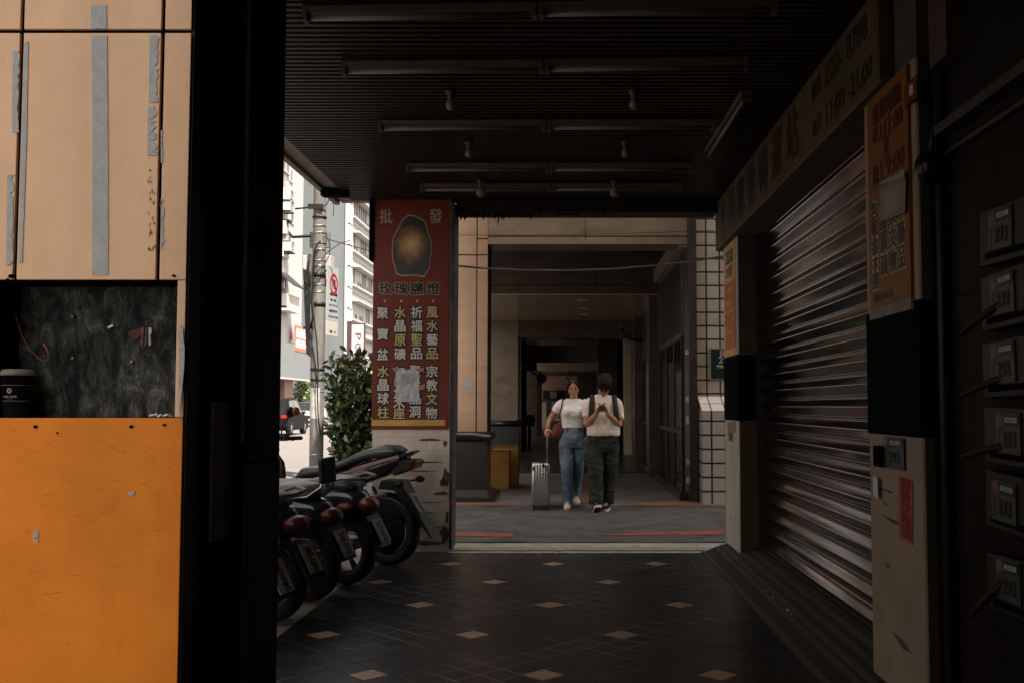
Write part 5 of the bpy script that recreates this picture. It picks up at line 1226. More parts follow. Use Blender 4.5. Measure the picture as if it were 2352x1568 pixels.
mb.build('torn_paper', mat('torn_paper', (.24, .17, .12), .8, var=.5, vscale=14), near)

# camera/lamp on the stone wall
q = on_x(2172, 330, 1.49); t = thing('wall_lamp', 'small dark spherical wall lamp hanging on the stone wall', 'lamp', q)
mb = MB(); mb.tube([q + Vector((0, 0, .05)), q + Vector((-.05, 0, .05)), q + Vector((-.06, 0, -.03))], .010, 8); mb.build('arm', mat('grey_cornice', (.14, .125, .11), .5), t)
mb = MB(); mb.ball(q + Vector((-.065, 0, -.095)), (.058, .058, .068), 18, 12); mb.build('globe', mat('dark_globe', (.006, .006, .005), .3), t)

# mailboxes with number plates and flyers
rnd = random.Random(11)
for k, py in enumerate((545, 690, 845, 1000, 1150, 1330)):
    X = 1.50; z = on_x(2320, py, X).z
    t = thing('mailbox', '', 'mailbox', (X, 3.2, z), 'mailboxes stacked on the stone wall')
    mb = MB(); mb.box(X - .06, X - .001, 2.92, 3.45, z - .095, z + .095); mb.build('box', mat('mailbox_metal', (.010, .008, .0065), .5, metal=.1, var=.3, vscale=5), t, bevel=.004)
    mb = MB(); mb.box(X - .064, X - .0605, 2.98, 3.40, z - .075, z - .055); mb.build('slot', M_BLACK, t)
    dz_, dy_ = rnd.uniform(-.015, .012), rnd.uniform(-.03, .02); number_plate(t, X - .066, 3.19 + dy_, 3.37 + dy_, z - .05 + dz_, z + .085 + dz_, ('293', '293', '292', '293', '293', '293')[k])
    if k in (1, 2, 3, 5):
        mb = MB(); a = rnd.uniform(-.5, .3); mb.tube([(0, -.11, 0), (0, -.03, .003), (0, .05, 0), (0, .11, -.006)], [.016, .013, .012, .008], 8); mb.xf(Matrix.Translation((X - .085, 3.40, z - .055)) @ Matrix.Rotation(a - .35, 4, 'X') @ Matrix.Rotation(.3, 4, 'Z')); mb.build('flyer', mat('flyer_red', (.018, .003, .002), .6, var=.5, vscale=20), t)
    t.rotation_euler = (rnd.uniform(-.035, .035), 0, 0)
    t['label'] = ['topmost mailbox of the stack on the right stone wall', 'second mailbox from the top with a dark red flyer', 'third mailbox from the top with a flyer sticking out', 'fourth mailbox from the top, level with the near number plate', 'fifth mailbox from the top without a flyer', 'lowest mailbox of the stack near the ground'][k]

# ================================================================ lamps on the ceiling
def tube_lamp(p0, p1, lab, dead=False, w=.062):
    p0, p1 = Vector(p0), Vector(p1); d = (p1 - p0); L_ = d.length; ang = math.atan2(d.y, d.x)
    t = thing('fluorescent_lamp', lab, 'lamp', (0, 0, 0), 'unlit fluorescent lamps on the ceiling')
    mb = MB(); mb.prism([(-w * .5, 0), (w * .5, 0), (w * .42, -.028), (-w * .42, -.028)], 'X', .012, L_ - .012); mb.build('housing', mat('lamp_housing', (.085, .065, .046), .5, var=.12, vscale=6), t)
    mb = MB(); mb.tube([(.02, 0, -.047), (L_ - .02, 0, -.047)], .0135, 10); mb.build('tube', mat('lamp_tube', (.16, .125, .092), .3), t)
    for x in (0, L_ - .022): mb = MB(); mb.box(x, x + .022, -w * .5, w * .5, -.066, .0); mb.build('end_cap', mat('lamp_cap', (.085, .065, .046), .5), t)
    t.location = p0; t.rotation_euler = (0, 0, ang); return t
names = ('nearest', 'second', 'third', 'fourth', 'farthest')
for k, (l, m_, r, yl, yr) in enumerate(((698, 1240, 1784, 54, 35), (787, 1254, 1719, 175, 165), (870, 1257, 1642, 304, 301), (934, 1262, 1590, 398, 396.5), (966, 1266, 1566, 443, 441.5))):
    zc = 3.105
    a = on_z(l, yl, zc); c_ = on_z(r, yr, zc); b = a.lerp(c_, .5); e = Vector((0, 0, 3.176 - zc))
    tube_lamp(a + e, b + e - (c_ - a).normalized() * .006, 'unlit fluorescent lamp, left one of the %s row' % names[k])
    tube_lamp(b + e + (c_ - a).normalized() * .006, c_ + e, 'unlit fluorescent lamp, right one of the %s row' % names[k])
a, b = on_z(1627, 366, 3.105), on_z(1714, 234, 3.105); e = Vector((0, 0, .071)); tube_lamp(a + e, b + e, 'short lamp set lengthwise along the shop sign, at right angles to the others')
for px, py, lab in ((1036, 243, 'bare bulb on the ceiling, left of the nearest pair'), (1457, 241, 'bare bulb on the ceiling, right of the nearest pair'), (1078, 354, 'bare bulb on the ceiling, left of the middle pair'), (1437, 353, 'bare bulb on the ceiling, right of the middle pair'), (1105, 447, 'bare round bulb in front of the farthest tube, left one'), (1412, 447, 'bare round bulb in front of the farthest tube, right one')):
    big = py > 400; zc = 3.09 if not big else 3.06
    q = on_z(px, py, zc); t = thing('light_bulb', lab, 'bulb', (q.x, q.y, 3.178), 'bare bulbs on the ceiling')
    mb = MB(); mb.lathe([(.001, 3.178), (.034, 3.178), (.034, 3.165), (.022, 3.155), (.020, 3.125), (.012, 3.12)] , (q.x, q.y, 0), 14); mb.build('socket', mat('bulb_socket', (.06, .047, .036), .5), t)
    r = .030 if not big else .042; zc = 3.125 - r * 1.05
    mb = MB(); mb.ball((q.x, q.y, zc), (r, r, r * 1.1), 16, 10); mb.build('glass', mat('bulb_glass', (.17, .14, .11), .2), t)
# ================================================================ motorcycles backed up to the arcade
M_TYRE = mat('tyre', (.014, .014, .014), .85); M_BKPL = mat('black_plastic', (.008, .008, .0085), .42, spec=.25); M_SEAT = mat('seat_vinyl', (.045, .046, .046), .36, spec=.6, bump=.12, bscale=200)
M_CHR = mat('dull_chrome', (.42, .41, .39), .28, metal=1); M_ENG = mat('engine_metal', (.10, .095, .09), .45, metal=.7); M_ORL = mat('orange_lens', (.15, .036, .006), .3, spec=.3); M_REDL = mat('red_lens', (.055, .008, .006), .3, spec=.3)
M_PLT = mat('bike_plate', (.19, .178, .165), .5, var=.3, vscale=25)
def superell(cx, cz, w, h, x, n=14, e=3.0):
    r = []
    for k in range(n):
        q = 2 * math.pi * k / n; c, s = math.cos(q), math.sin(q)
        r.append(Vector((x, cx + w / 2 * abs(c) ** (2 / e) * (1 if c > 0 else -1), cz + h / 2 * abs(s) ** (2 / e) * (1 if s > 0 else -1))))
    return r
def body_loft(rows, e=3.0):
    """rows: (x, z_bottom, z_top, width)"""
    mb = MB(); mb.loft([superell(0, (b + t) / 2, w, t - b, x, 16, e) for x, b, t, w in rows], True, True); return mb
def wheel(t, x, R_, name='wheel', wd=.10, spokes=5):
    mb = MB(); mb.lathe([(R_ - .075, -.04), (R_ - .06, -wd / 2), (R_ - .02, -wd / 2), (R_, -wd * .25), (R_ + .004, 0), (R_, wd * .25), (R_ - .02, wd / 2), (R_ - .06, wd / 2), (R_ - .075, .04), (R_ - .075, -.04)], (x, 0, R_), 40, 'Y'); w = mb.build(name, M_TYRE, t)
    mb = MB(); mb.lathe([(R_ - .095, -.035), (R_ - .07, -.042), (R_ - .066, -.042), (R_ - .066, .042), (R_ - .07, .042), (R_ - .095, .035), (R_ - .095, -.035)], (x, 0, R_), 36, 'Y'); mb.lathe([(.001, -.05), (.065, -.05), (.07, 0), (.065, .05), (.001, .05)], (x, 0, R_), 20, 'Y')
    for k in range(spokes):
        a = 2 * math.pi * k / spokes + .4
        for da in (-.10, .10): mb.tube([(x + .05 * math.cos(a), 0, R_ + .05 * math.sin(a)), (x + (R_ - .08) * math.cos(a + da), 0, R_ + (R_ - .08) * math.sin(a + da))], .012, 6)
    mb.build('rim', M_ENG, w); return w
def plate(t, x, z, tilt, num, w=.15, h=.26, roll=0, par=None):
    """number plate hanging at the tail, long side up and down, writing along it"""
    M_ = Matrix.Translation((x, 0, z)) @ Matrix.Rotation(tilt, 4, 'Y') @ Matrix.Rotation(roll, 4, 'X')
    mb = MB(); mb.box(-.003, .003, -w / 2, w / 2, -h / 2, h / 2); mb.xf(M_); p = mb.build('number_plate', M_PLT, par or t, bevel=.002)
    mb = MB(); write(mb, num, (-.0045, 0, -.01), -Z_, -Y_, h * .80, w * .42, .003); mb.xf(M_); mb.build('lettering', mat('plate_ink', (.03, .03, .03), .6), p)
def finish(t, x, y, ang, lean):
    t.location = (x, y, t['z0'] if 'z0' in t else 0); t.rotation_euler = (lean, 0, ang)
def motorcycle(lab):
    t = thing('motorcycle', lab, 'motorcycle', (0, 0, 0), 'motorcycles backed up to the arcade')
    Rw = .285
    wheel(t, 0, Rw, 'wheel', .125, 3); wheel(t, 1.34, .285, 'wheel', .10, 3)
    for s in (-1, 1): mb = MB(); mb.prism([(-.07, .245), (.10, .32), (.55, .40), (.55, .32), (.1, .24), (-.07, .23)], 'Y', s * .085 - .015, s * .085 + .015); mb.build('swing_arm', M_BKPL, t, bevel=.006)
    mb = MB(); 
    rg = []
    for k in range(15):
        a = R(18) + R(150) * k / 14; r = Rw + .028
        rg.append([Vector((r * math.cos(a) , y, Rw + r * math.sin(a) - abs(y) * .55)) for y in (-.075, -.05, 0, .05, .075)] + [Vector(((r - .006) * math.cos(a), y, Rw + (r - .006) * math.sin(a) - abs(y) * .55)) for y in (.073, .05, 0, -.05, -.073)])
    mb.loft(rg, True, True); mb.prism([(-.20, .42), (-.05, .55), (.18, .54), (.30, .43), (.26, .36), (.0, .37)], 'Y', .066, .078); mb.build('mudguard', M_BKPL, t)
    for s in (-1, 1):
        mb = MB(); mb.tube([(.06, s * .12, .33), (.22, s * .12, .62)], .014, 8)
        for k in range(9): mb.lathe([(.02, -.004), (.027, 0), (.02, .004)], (.09 + .0145 * k, s * .12, .385 + .026 * k), 12, 'Z')
        mb.build('shock_absorber', M_ENG, t)
    body_loft([(-.20, .875, .905, .09), (-.14, .80, .93, .15), (.0, .73, .90, .20), (.2, .66, .84, .25), (.45, .58, .77, .27), (.7, .52, .73, .26), (.92, .50, .70, .22)], 3.5).build('tail_body', mat('maroon_black_paint', (.022, .010, .011), .2, coat=.7), t)
    for s in (-1, 1): mb = MB(); mb.prism([(-.19, .895), (.0, .845), (.25, .775), (.27, .800), (.0, .875), (-.17, .912)], 'Y', s * .125 - .004, s * .125 + .004); mb.build('side_stripe', mat('stripe_silver', (.30, .18, .17), .25, metal=.5), t)
    body_loft([(-.16, .925, .955, .12), (-.10, .90, .985, .19), (.0, .885, .985, .24), (.12, .87, .965, .26), (.25, .835, .92, .27), (.38, .79, .86, .29), (.52, .745, .815, .30), (.68, .72, .80, .27), (.80, .70, .785, .22), (.87, .66, .73, .14)], 2.6).build('seat', M_SEAT, t)
    mb = MB(); mb.prism([(-.10, .90), (-.27, .945), (-.28, .93), (-.12, .87)], 'Y', -.06, .06); mb.build('tail_fin', M_BKPL, t, bevel=.004); mb = MB(); mb.prism([(-.17, .87), (-.30, .875), (-.27, .80), (-.10, .74), (-.05, .80)], 'Y', -.07, .07); mb.build('tail_cowl', M_BKPL, t, bevel=.012)
    mb = MB(); mb.prism([(-.30, .873), (-.318, .855), (-.285, .80), (-.26, .80)], 'Y', -.062, .062); mb.build('tail_light', mat('dark_red_lens', (.10, .012, .01), .12), t, bevel=.005)
    mb = MB(); mb.prism([(.02, .70), (-.16, .70), (-.24, .58), (-.34, .42), (-.45, .25), (-.435, .245), (-.31, .39), (-.20, .52), (-.10, .62), (.05, .63)], 'Y', -.07, .07); mb.build('plate_hanger', M_BKPL, t, bevel=.004)
    for s in (-1, 1):
        mb = MB(); mb.tube([(-.19, s * .05, .69), (-.20, s * .14, .69)], .009, 6); mb.ball((-.21, s * .165, .69), (.045, .035, .028), 10, 8); mb.build('indicator', M_BKPL, t)
    plate(t, -.285, .52, R(33), '528-KDA', .11, .18)
    mb = MB(); mb.lathe([(.001, .062), (.185, .058), (.19, .05), (.001, .046)], (0, 0, Rw), 32, 'Y'); mb.build('brake_disc', M_BKPL, t)
    # engine, front end
    mb = MB(); mb.box(.52, .95, -.14, .14, .22, .50); mb.box(.75, 1.0, -.10, .10, .45, .62); mb.build('engine', M_ENG, t, bevel=.03)
    mb = MB(); mb.tube([(.75, -.15, .24), (.4, -.17, .22), (.05, -.19, .30), (-.22, -.20, .42)], [.03, .035, .05, .05], 12); mb.build('exhaust', M_CHR, t)
    body_loft([(.80, .44, .64, .22), (.95, .40, .56, .20), (1.08, .42, .58, .18)], 2.6).build('low_body', mat('maroon_black_paint', (.022, .010, .011), .2, coat=.7), t)
    mb = MB(); mb.loft([superell(0, .62, .16, .46, 1.08, 14, 3), superell(0, .66, .20, .56, 1.16, 14, 3), superell(0, .68, .14, .48, 1.26, 14, 3)], True, True); mb.build('leg_shield', MATS['maroon_black_paint'], t)
    mb = MB()
    for s in (-1, 1): mb.tube([(1.34, s * .09, .285), (1.18, s * .09, .93)], .024, 10)
    mb.tube([(1.16, -.35, 1.0), (1.22, -.18, 1.02), (1.24, 0, .98), (1.22, .18, 1.02), (1.16, .35, 1.0)], .012, 8); f = mb.build('fork', M_ENG, t)
    for s in (-1, 1): mb = MB(); mb.tube([(1.17, s * .25, 1.005), (1.155, s * .40, .995)], .019, 10); mb.build('grip', M_BKPL, f)
    for s in (-1, 1): mb = MB(); mb.tube([(1.25, s * .20, 1.02), (1.27, s * .30, .99), (1.22, s * .38, .975)], .006, 6); mb.box(1.17, 1.25, s * .22 - .03, s * .22 + .03, .985, 1.05); mb.build('brake_lever', M_BKPL, f)
    for s in (-1, 1):
        mb = MB(); mb.tube([(1.22, s * .20, 1.03), (1.24, s * .24, 1.12), (1.20, s * .30, 1.20)], .007, 6); mb.ball((1.20, s * .31, 1.235), (.03, .06, .05), 12, 8); mi = mb.build('mirror', M_BKPL, t)
        mb = MB(); mb.lathe([(.001, -.02), (.038, -.02), (.042, .005)], (1.165, s * .335, 1.24), 8, 'X', False); mb.build('orange_lens', M_ORL, mi)
    mb = MB(); mb.lathe([(.001, .12), (.06, .1), (.085, .0), (.001, -.05)], (1.28, 0, .86), 18, 'X'); mb.build('headlight', M_CHR, t)
    mb = MB(); mb.prism([(1.05, .52), (1.2, .55), (1.34, .60), (1.48, .55), (1.55, .46), (1.52, .46), (1.46, .53), (1.34, .575), (1.2, .53)], 'Y', -.06, .06); mb.build('front_mudguard', M_BKPL, t)
    mb = MB(); mb.tube([(.45, .12, .28), (.30, .26, .01)], .011, 6); mb.build('side_stand', M_ENG, t)
    return t
def scooter(lab, paint, lens, num, rail=True, backrest=False, flap=False, lh=.58, stripe=None, pl_roll=0, tall=0):
    t = thing('scooter', lab, 'scooter', (0, 0, 0), 'scooters backed up to the arcade')
    Rw = .265
    wheel(t, 0, Rw, 'wheel', .11, 5); wheel(t, 1.22, .265, 'wheel', .09, 5)
    rows = [(-.21, lh - .03, lh + .06, .10), (-.15, lh - .07, lh + .10, .20), (.0, .52, lh + .13, .28), (.22, .44, .72, .33), (.45, .36, .72, .34), (.62, .30, .70, .30), (.70, .28, .60, .24)]
    body_loft(rows, 3.2).build('body', paint, t)
    if stripe:
        mb = MB(); mb.prism([(-.14, lh + .02), (.1, .60), (.4, .60), (.4, .64), (.1, .655), (-.15, lh + .075)], 'Y', .150, .172); mb.build('side_stripe', stripe, t, bevel=.006)
    body_loft([(-.14, .70 + tall, .755 + tall, .16), (-.08, .685 + tall, .79 + tall, .24), (.05, .69 + tall, .80 + tall, .28), (.2, .70, .785 + tall, .30), (.32, .70, .755 + tall * .6, .31), (.5, .68, .755, .30), (.66, .68, .75, .24), (.73, .66, .70, .15)], 2.6).build('seat', M_SEAT, t)
    mb = MB(); rg = []
    for k in range(12):
        a = R(40) + R(125) * k / 11; r = Rw + .03
        rg.append([Vector((r * math.cos(a), y, Rw + r * math.sin(a) - abs(y) * .5)) for y in (-.07, -.04, 0, .04, .07)] + [Vector(((r - .006) * math.cos(a), y, Rw + (r - .006) * math.sin(a) - abs(y) * .5)) for y in (.068, .04, 0, -.04, -.068)])
    mb.loft(rg, True, True)
    mb.prism([(-.20, .50), (-.27, .50), (-.42, .20), (-.40, .195), (-.24, .47), (-.12, .50)] if flap else [(-.15, .53), (-.25, .52), (-.36, .30), (-.34, .295), (-.22, .46), (-.10, .48)], 'Y', -.075, .075); mb.build('mudguard', M_BKPL, t)
    mb = MB(); mb.loft([superell(0, lh, .16, .10, -.19, 14, 2.6), superell(0, lh, .17, .11, -.22, 14, 2.6), superell(0, lh - .005, .145, .09, -.27, 14, 2.4), superell(0, lh - .01, .06, .04, -.295, 14, 2.2)], True, True); mb.build('tail_light', lens, t)
    for s in (-1, 1):
        mb = MB(); mb.ball((-.12, s * .15, lh - .01), (.07, .04, .035), 12, 8); mb.build('indicator', M_ORL, t)
    plate(t, -.325, .41, R(28), num, .115, .19, pl_roll)
    if rail:
        mb = MB()
        for s in (-1, 1): mb.tube([(.28, s * .16, .67), (.12, s * .18, .74), (-.10, s * .15, .80), (-.22, s * .10, .79), (-.235, 0, .785)], .012, 8)
        mb.build('grab_rail', mat('rail_grey', (.20, .19, .18), .35, metal=.7), t)
    if backrest:
        mb = MB()
        for s in (-1, 1): mb.tube([(.10, s * .12, .70), (-.12, s * .11, .72), (-.20, s * .06, .78), (-.20, s * .05, .86)], .009, 8)
        b = mb.build('rack', M_CHR, t)
        mb = MB(); mb.box(-.225, -.185, -.075, .075, .80, .97); mb.build('backrest', M_BKPL, t, bevel=.018, seg=3)
    mb = MB(); mb.box(.30, .62, -.15, .15, .18, .38); mb.prism([(-.05, .22), (.35, .20), (.35, .34), (-.03, .32)], 'Y', .08, .15); mb.build('engine', M_ENG, t, bevel=.03)
    mb = MB(); mb.tube([(.35, -.15, .22), (.1, -.17, .24), (-.2, -.18, .33)], [.025, .045, .045], 12); mb.build('exhaust', M_ENG, t)
    for s in (-1, 1): mb = MB(); mb.tube([(.10, s * .13, .30), (.16, s * .13, .58)], .02, 8); mb.build('shock_absorber', M_CHR, t)
    body_loft([(.66, .22, .34, .30), (.85, .22, .32, .34), (1.0, .24, .36, .36)], 4).build('foot_board', M_BKPL, t)
    mb = MB(); mb.loft([superell(0, .55, .36, .60, .98, 14, 3), superell(0, .58, .40, .66, 1.05, 14, 3), superell(0, .56, .30, .56, 1.16, 14, 3)], True, True); mb.build('leg_shield', paint, t)
    mb = MB(); mb.tube([(1.18, 0, .285), (1.04, 0, .95)], .03, 10); mb.tube([(.98, -.34, .99), (1.03, 0, .98), (.98, .34, .99)], .014, 8); f = mb.build('fork', M_ENG, t)
    body_loft([(.94, .94, 1.0, .16), (1.02, .92, 1.05, .24), (1.12, .93, 1.02, .16)], 2.6).build('handlebar_cover', paint, t)
    for s in (-1, 1): mb = MB(); mb.tube([(.99, s * .24, .99), (.975, s * .36, .99)], .018, 8); mb.build('grip', M_BKPL, f)
    for s in (-1, 1):
        mb = MB(); mb.tube([(1.02, s * .18, 1.02), (1.0, s * .24, 1.14)], .006, 6); mb.ball((.99, s * .25, 1.18), (.02, .055, .045), 12, 8); mb.build('mirror', M_BKPL, t)
    mb = MB(); mb.prism([(1.0, .46), (1.22, .58), (1.44, .46), (1.43, .44), (1.22, .55), (1.02, .44)], 'Y', -.06, .06); mb.build('front_mudguard', paint, t)
    mb = MB(); mb.tube([(.42, .12, .24), (.28, .25, .01)], .010, 6); mb.build('side_stand', M_ENG, t)
    return t
P_BLUE = mat('dark_blue_paint', (.014, .020, .030), .18, coat=.8); P_GREEN = mat('dark_teal_paint', (.010, .020, .022), .2, coat=.8); P_BLK = mat('black_paint', (.010, .010, .011), .2, coat=.8); P_BST = mat('blue_stripe', (.02, .09, .30), .2, coat=.6)
ANG = R(180 - 22)
mA = motorcycle('black motorcycle with a long kicked up tail, farthest of the parked row')
finish(mA, -1.47, 8.30, ANG, R(-3))
B = scooter('dark blue scooter with an orange tail light, next to the motorcycle', P_BLUE, mat('amber_lens', (.11, .025, .004), .3, spec=.6), '317-NHE', True, False, False, .60)
finish(B, -1.63, 7.42, R(180 - 24), R(-4))
S3 = scooter('dark scooter with a red tail light, backrest pad and pale number plate', P_GREEN, M_REDL, '566-8YX', False, True, False, .58, None, R(0))
finish(S3, -1.74, 6.80, R(180 - 27), R(-5))
S4 = scooter('black scooter with a blue side stripe and a long mudflap', P_BLK, M_REDL, '882-GPB', True, False, True, .60, P_BST)
finish(S4, -1.80, 6.15, R(180 - 26), R(-5))
S5 = scooter('black scooter nearest the dark column, mostly hidden by it', P_BLK, mat('dark_red_lens', (.10, .012, .01), .12), '607-MJC', False, False, False, .58)
finish(S5, -1.80, 5.48, R(180 - 24), R(-4))
# ================================================================ the two walkers
def limb(mb, pts, rs, n=12):
    """tapered rounded tube, points densified"""
    P = [Vector(p) for p in pts]; Q, S = [], []
    for i in range(len(P) - 1):
        m_ = 4
        for k in range(m_):
            f = k / m_
            p0, p1, p2, p3 = P[max(i - 1, 0)], P[i], P[i + 1], P[min(i + 2, len(P) - 1)]
            Q.append(.5 * ((2 * p1) + (p2 - p0) * f + (2 * p0 - 5 * p1 + 4 * p2 - p3) * f * f + (3 * p1 - p0 - 3 * p2 + p3) * f ** 3))
            S.append(rs[i] + (rs[i + 1] - rs[i]) * f)
    Q.append(P[-1]); S.append(rs[-1])
    mb.tube(Q, S, n); return mb
def ell_loft(mb, rows, n=20, ex=2.3):
    """rows: (cx, cy, z, half width, half depth[, yaw])"""
    R_ = []
    for r in rows:
        cx, cy, z, a, b = r[:5]; yw = r[5] if len(r) > 5 else 0; rg = []
        for k in range(n):
            q = 2 * math.pi * k / n; c, s = math.cos(q), math.sin(q)
            x = a * abs(c) ** (2 / ex) * (1 if c > 0 else -1); y = b * abs(s) ** (2 / ex) * (1 if s > 0 else -1)
            rg.append(Vector((cx + x * math.cos(yw) - y * math.sin(yw), cy + x * math.sin(yw) + y * math.cos(yw), z)))
        R_.append(rg)
    return mb.loft(R_, True, True)
def head_mb(h, Mx):
    """head in its own frame: chin at z=0, crown at z=h, face towards -Y"""
    mb = MB()
    rows = [(0, -.030, .002, .020, .016), (0, -.030, .010 * h / .22, .034, .030), (0, -.020, .030, .050, .055), (0, -.006, .055, .060, .078), (0, .004, .085, .068, .090), (0, .010, .115, .072, .096), (0, .012, .145, .0735, .098), (0, .014, .172, .069, .092), (0, .016, .195, .055, .074), (0, .018, .210, .034, .046), (0, .018, .217, .012, .016)]
    k = h / .218
    ell_loft(mb, [(a * k, b * k, z * k, c * k, d * k) for a, b, z, c, d in rows], 24, 2.15)
    mb.loft([[Vector(p) * k for p in r] for r in ([(-.008, -.088, .105), (.008, -.088, .105), (.006, -.078, .105), (-.006, -.078, .105)], [(-.010, -.094, .085), (.010, -.094, .085), (.008, -.078, .085), (-.008, -.078, .085)], [(-.015, -.098, .070), (.015, -.098, .070), (.012, -.070, .070), (-.012, -.070, .070)], [(-.008, -.084, .060), (.008, -.084, .060), (.006, -.068, .06), (-.006, -.068, .06)])], True, True)
    for s in (-1, 1):
        mb.ball(Vector((s * .074, .015, .095)) * k, (.010 * k, .018 * k, .030 * k), 10, 8)
        mb.ball(Vector((s * .030, -.078, .114)) * k, (.020 * k, .012 * k, .008 * k), 10, 6)
        mb.ball(Vector((s * .036, -.062, .075)) * k, (.022 * k, .020 * k, .02 * k), 10, 8)
    mb.ball(Vector((0, -.076, .040)) * k, (.024 * k, .014 * k, .010 * k), 12, 8)
    mb.ball(Vector((0, -.066, .014)) * k, (.020 * k, .018 * k, .014 * k), 12, 8)
    return mb.xf(Mx)
def face_parts(par, h, Mx, lip, brow):
    k = h / .218
    for s in (-1, 1):
        mb = MB(); mb.ball(Vector((s * .031, -.0855, .0985)) * k, (.0155 * k, .006 * k, .0068 * k), 12, 8); mb.xf(Mx); mb.build('eye', mat('eye_dark', (.03, .018, .012), .2), par)
        mb = MB(); mb.tube([Vector((s * .014, -.0915, .114)) * k, Vector((s * .032, -.0915, .119)) * k, Vector((s * .050, -.080, .114)) * k], [.0028 * k, .0036 * k, .002 * k], 6); mb.xf(Mx); mb.build('eyebrow', brow, par)
    mb = MB(); mb.ball(Vector((0, -.0885, .0435)) * k, (.021 * k, .005 * k, .0042 * k), 12, 6); mb.ball(Vector((0, -.0885, .0375)) * k, (.017 * k, .005 * k, .0040 * k), 12, 6); mb.xf(Mx); mb.build('mouth', lip, par)
def hand(mb, wrist, palm_dir, across, normal, curl, size=1.0, thumb_side=1, grip=None):
    """palm and five fingers; palm_dir from wrist to knuckles, across towards the thumb, normal = the way the fingers close"""
    d, a, n_ = palm_dir.normalized(), across.normalized(), normal.normalized(); s = size
    w = Vector(wrist)
    mb.loft([[w + d * t * s + a * x * s + n_ * y * s for x, y in ((-.5 * ww, -.011), (0, -.013), (.5 * ww, -.011), (.5 * ww, .011), (0, .013), (-.5 * ww, .011))] for t, ww in ((-.012, .046), (.02, .056), (.055, .078), (.090, .080), (.098, .070))], True, True)
    for i, (o, L_) in enumerate(((.030, .072), (.010, .080), (-.010, .074), (-.029, .058))):
        p = w + d * (.088 + (0.004 if i in (1, 2) else 0)) * s + a * o * s; pts = [p]; ang = curl * (.5 + .06 * i)
        for seg, f in enumerate((.45, .32, .23)):
            dd = d * math.cos(ang) + n_ * math.sin(ang); p = p + dd * L_ * f * s; pts.append(p); ang += curl * .75
        mb.tube(pts, [.0092 * s, .0088 * s, .0082 * s, .0065 * s], 8)
    p = w + d * .030 * s + a * .034 * s; pts = [p]
    for dd, L_ in ((d * .6 + a * .7 + n_ * .35, .038), (d * .85 + a * .15 + n_ * .5, .032), (d * .9 - a * .1 + n_ * .4, .024)): p = p + dd.normalized() * L_ * s; pts.append(p)
    mb.tube(pts, [.0125 * s, .011 * s, .0098 * s, .0075 * s], 8)
    return mb
def folds(o, amp, fr, seed, zs=1.0, zlo=None, zhi=None):
    """cloth creases pushed into a remeshed garment"""
    me = o.data; me.update()
    ns = [v.normal.copy() for v in me.vertices]
    for v, n in zip(me.vertices, ns):
        f = 1.0
        if zlo is not None: f = max(0, min(1, (v.co.z - zlo) / (zhi - zlo)))
        q = Vector((v.co.x * fr, v.co.y * fr, v.co.z * fr * zs)) + Vector((seed, seed * 1.7, 0))
        t = noise.noise(q); r = 1 - abs(noise.noise(q * 1.7 + Vector((5, 3, 1)))) * 2
        v.co += n * amp * f * (t * .8 + r * .7)
SKIN = mat('skin', (.46, .225, .125), .5, var=.06, vscale=20, spec=.35)
WHITE_T = mat('white_cotton', (.84, .79, .73), .9, var=.05, vscale=14, bump=.2, bscale=120); WHITE_M = mat('cream_cotton', (.82, .71, .60), .9, var=.07, vscale=10, bump=.2, bscale=120)
HAIR = mat('black_hair', (.0065, .005, .0045), .55, var=.5, vscale=60, spec=.18)
def denim():
    return mat('blue_denim', (.075, .125, .175), .9, var=.3, vscale=5, bump=.4, bscale=300, stain=(.30, .355, .38), stain_scale=3.4, stain_lo=.46, stain_hi=.72)
CARGO = mat('dark_olive_cloth', (.028, .034, .024), .9, var=.3, vscale=8, bump=.4, bscale=160)
# ---------------------------------------------------------------- woman
WX, WY, WZ = .075, 13.12, -.04
Wm = thing('person', 'woman in a white crop T-shirt and blue jeans pulling a suitcase', 'person', (WX, WY, WZ))
O = Vector((WX, WY, WZ))
def wp(x, y, z): return O + Vector((x, y, z))
Hm = Matrix.Translation(wp(.012, -.035, 1.462)) @ Matrix.Rotation(R(-4), 4, 'Y')
b = MB(); hd = head_mb(.222, Hm); b.v += hd.v; b.f += hd.f; b.sm += hd.sm; b.mi += hd.mi
limb(b, [wp(.005, .03, 1.37), wp(.008, .015, 1.43), wp(.012, .0, 1.52)], [.062, .050, .050])
ell_loft(b, [(O.x, O.y + .02, O.z + z, a, d) for z, a, d in ((.86, .150, .10), (.95, .148, .105), (1.06, .118, .085), (1.18, .130, .09), (1.28, .150, .10), (1.36, .150, .085), (1.41, .10, .06), (1.435, .05, .045))], 20)
wr = wp(-.330, -.03, 1.055)
limb(b, [wp(-.155, .02, 1.375), wp(-.20, .03, 1.30), wp(-.285, .05, 1.195), wp(-.318, .01, 1.12), wr], [.046, .044, .037, .035, .026])
hand(b, wr, Vector((-.14, -.30, -1)), Vector((.95, -.2, -.1)), Vector((.25, .9, -.25)), .95, .95)
limb(b, [wp(.150, .02, 1.375), wp(.195, .04, 1.29), wp(.225, .06, 1.16), wp(.215, .0, 1.06), wp(.205, -.06, .97)], [.046, .044, .037, .034, .025])
hand(b, wp(.205, -.06, .97), Vector((-.05, -.25, -1)), Vector((-.3, -.9, .1)), Vector((-1, .2, 0)), .5, .95)
for s, pts in ((-1, [wp(-.085, .01, .90), wp(-.080, -.05, .50), wp(-.07, -.09, .10)]), (1, [wp(.085, .02, .90), wp(.065, .10, .52), wp(.045, .34, .16)])): limb(b, pts, [.075, .052, .036])
body = remeshed(b, 'body', SKIN, Wm, .0055, 3, .5)
face_parts(body, .222, Hm, mat('lip_red', (.20, .055, .045), .4), HAIR)
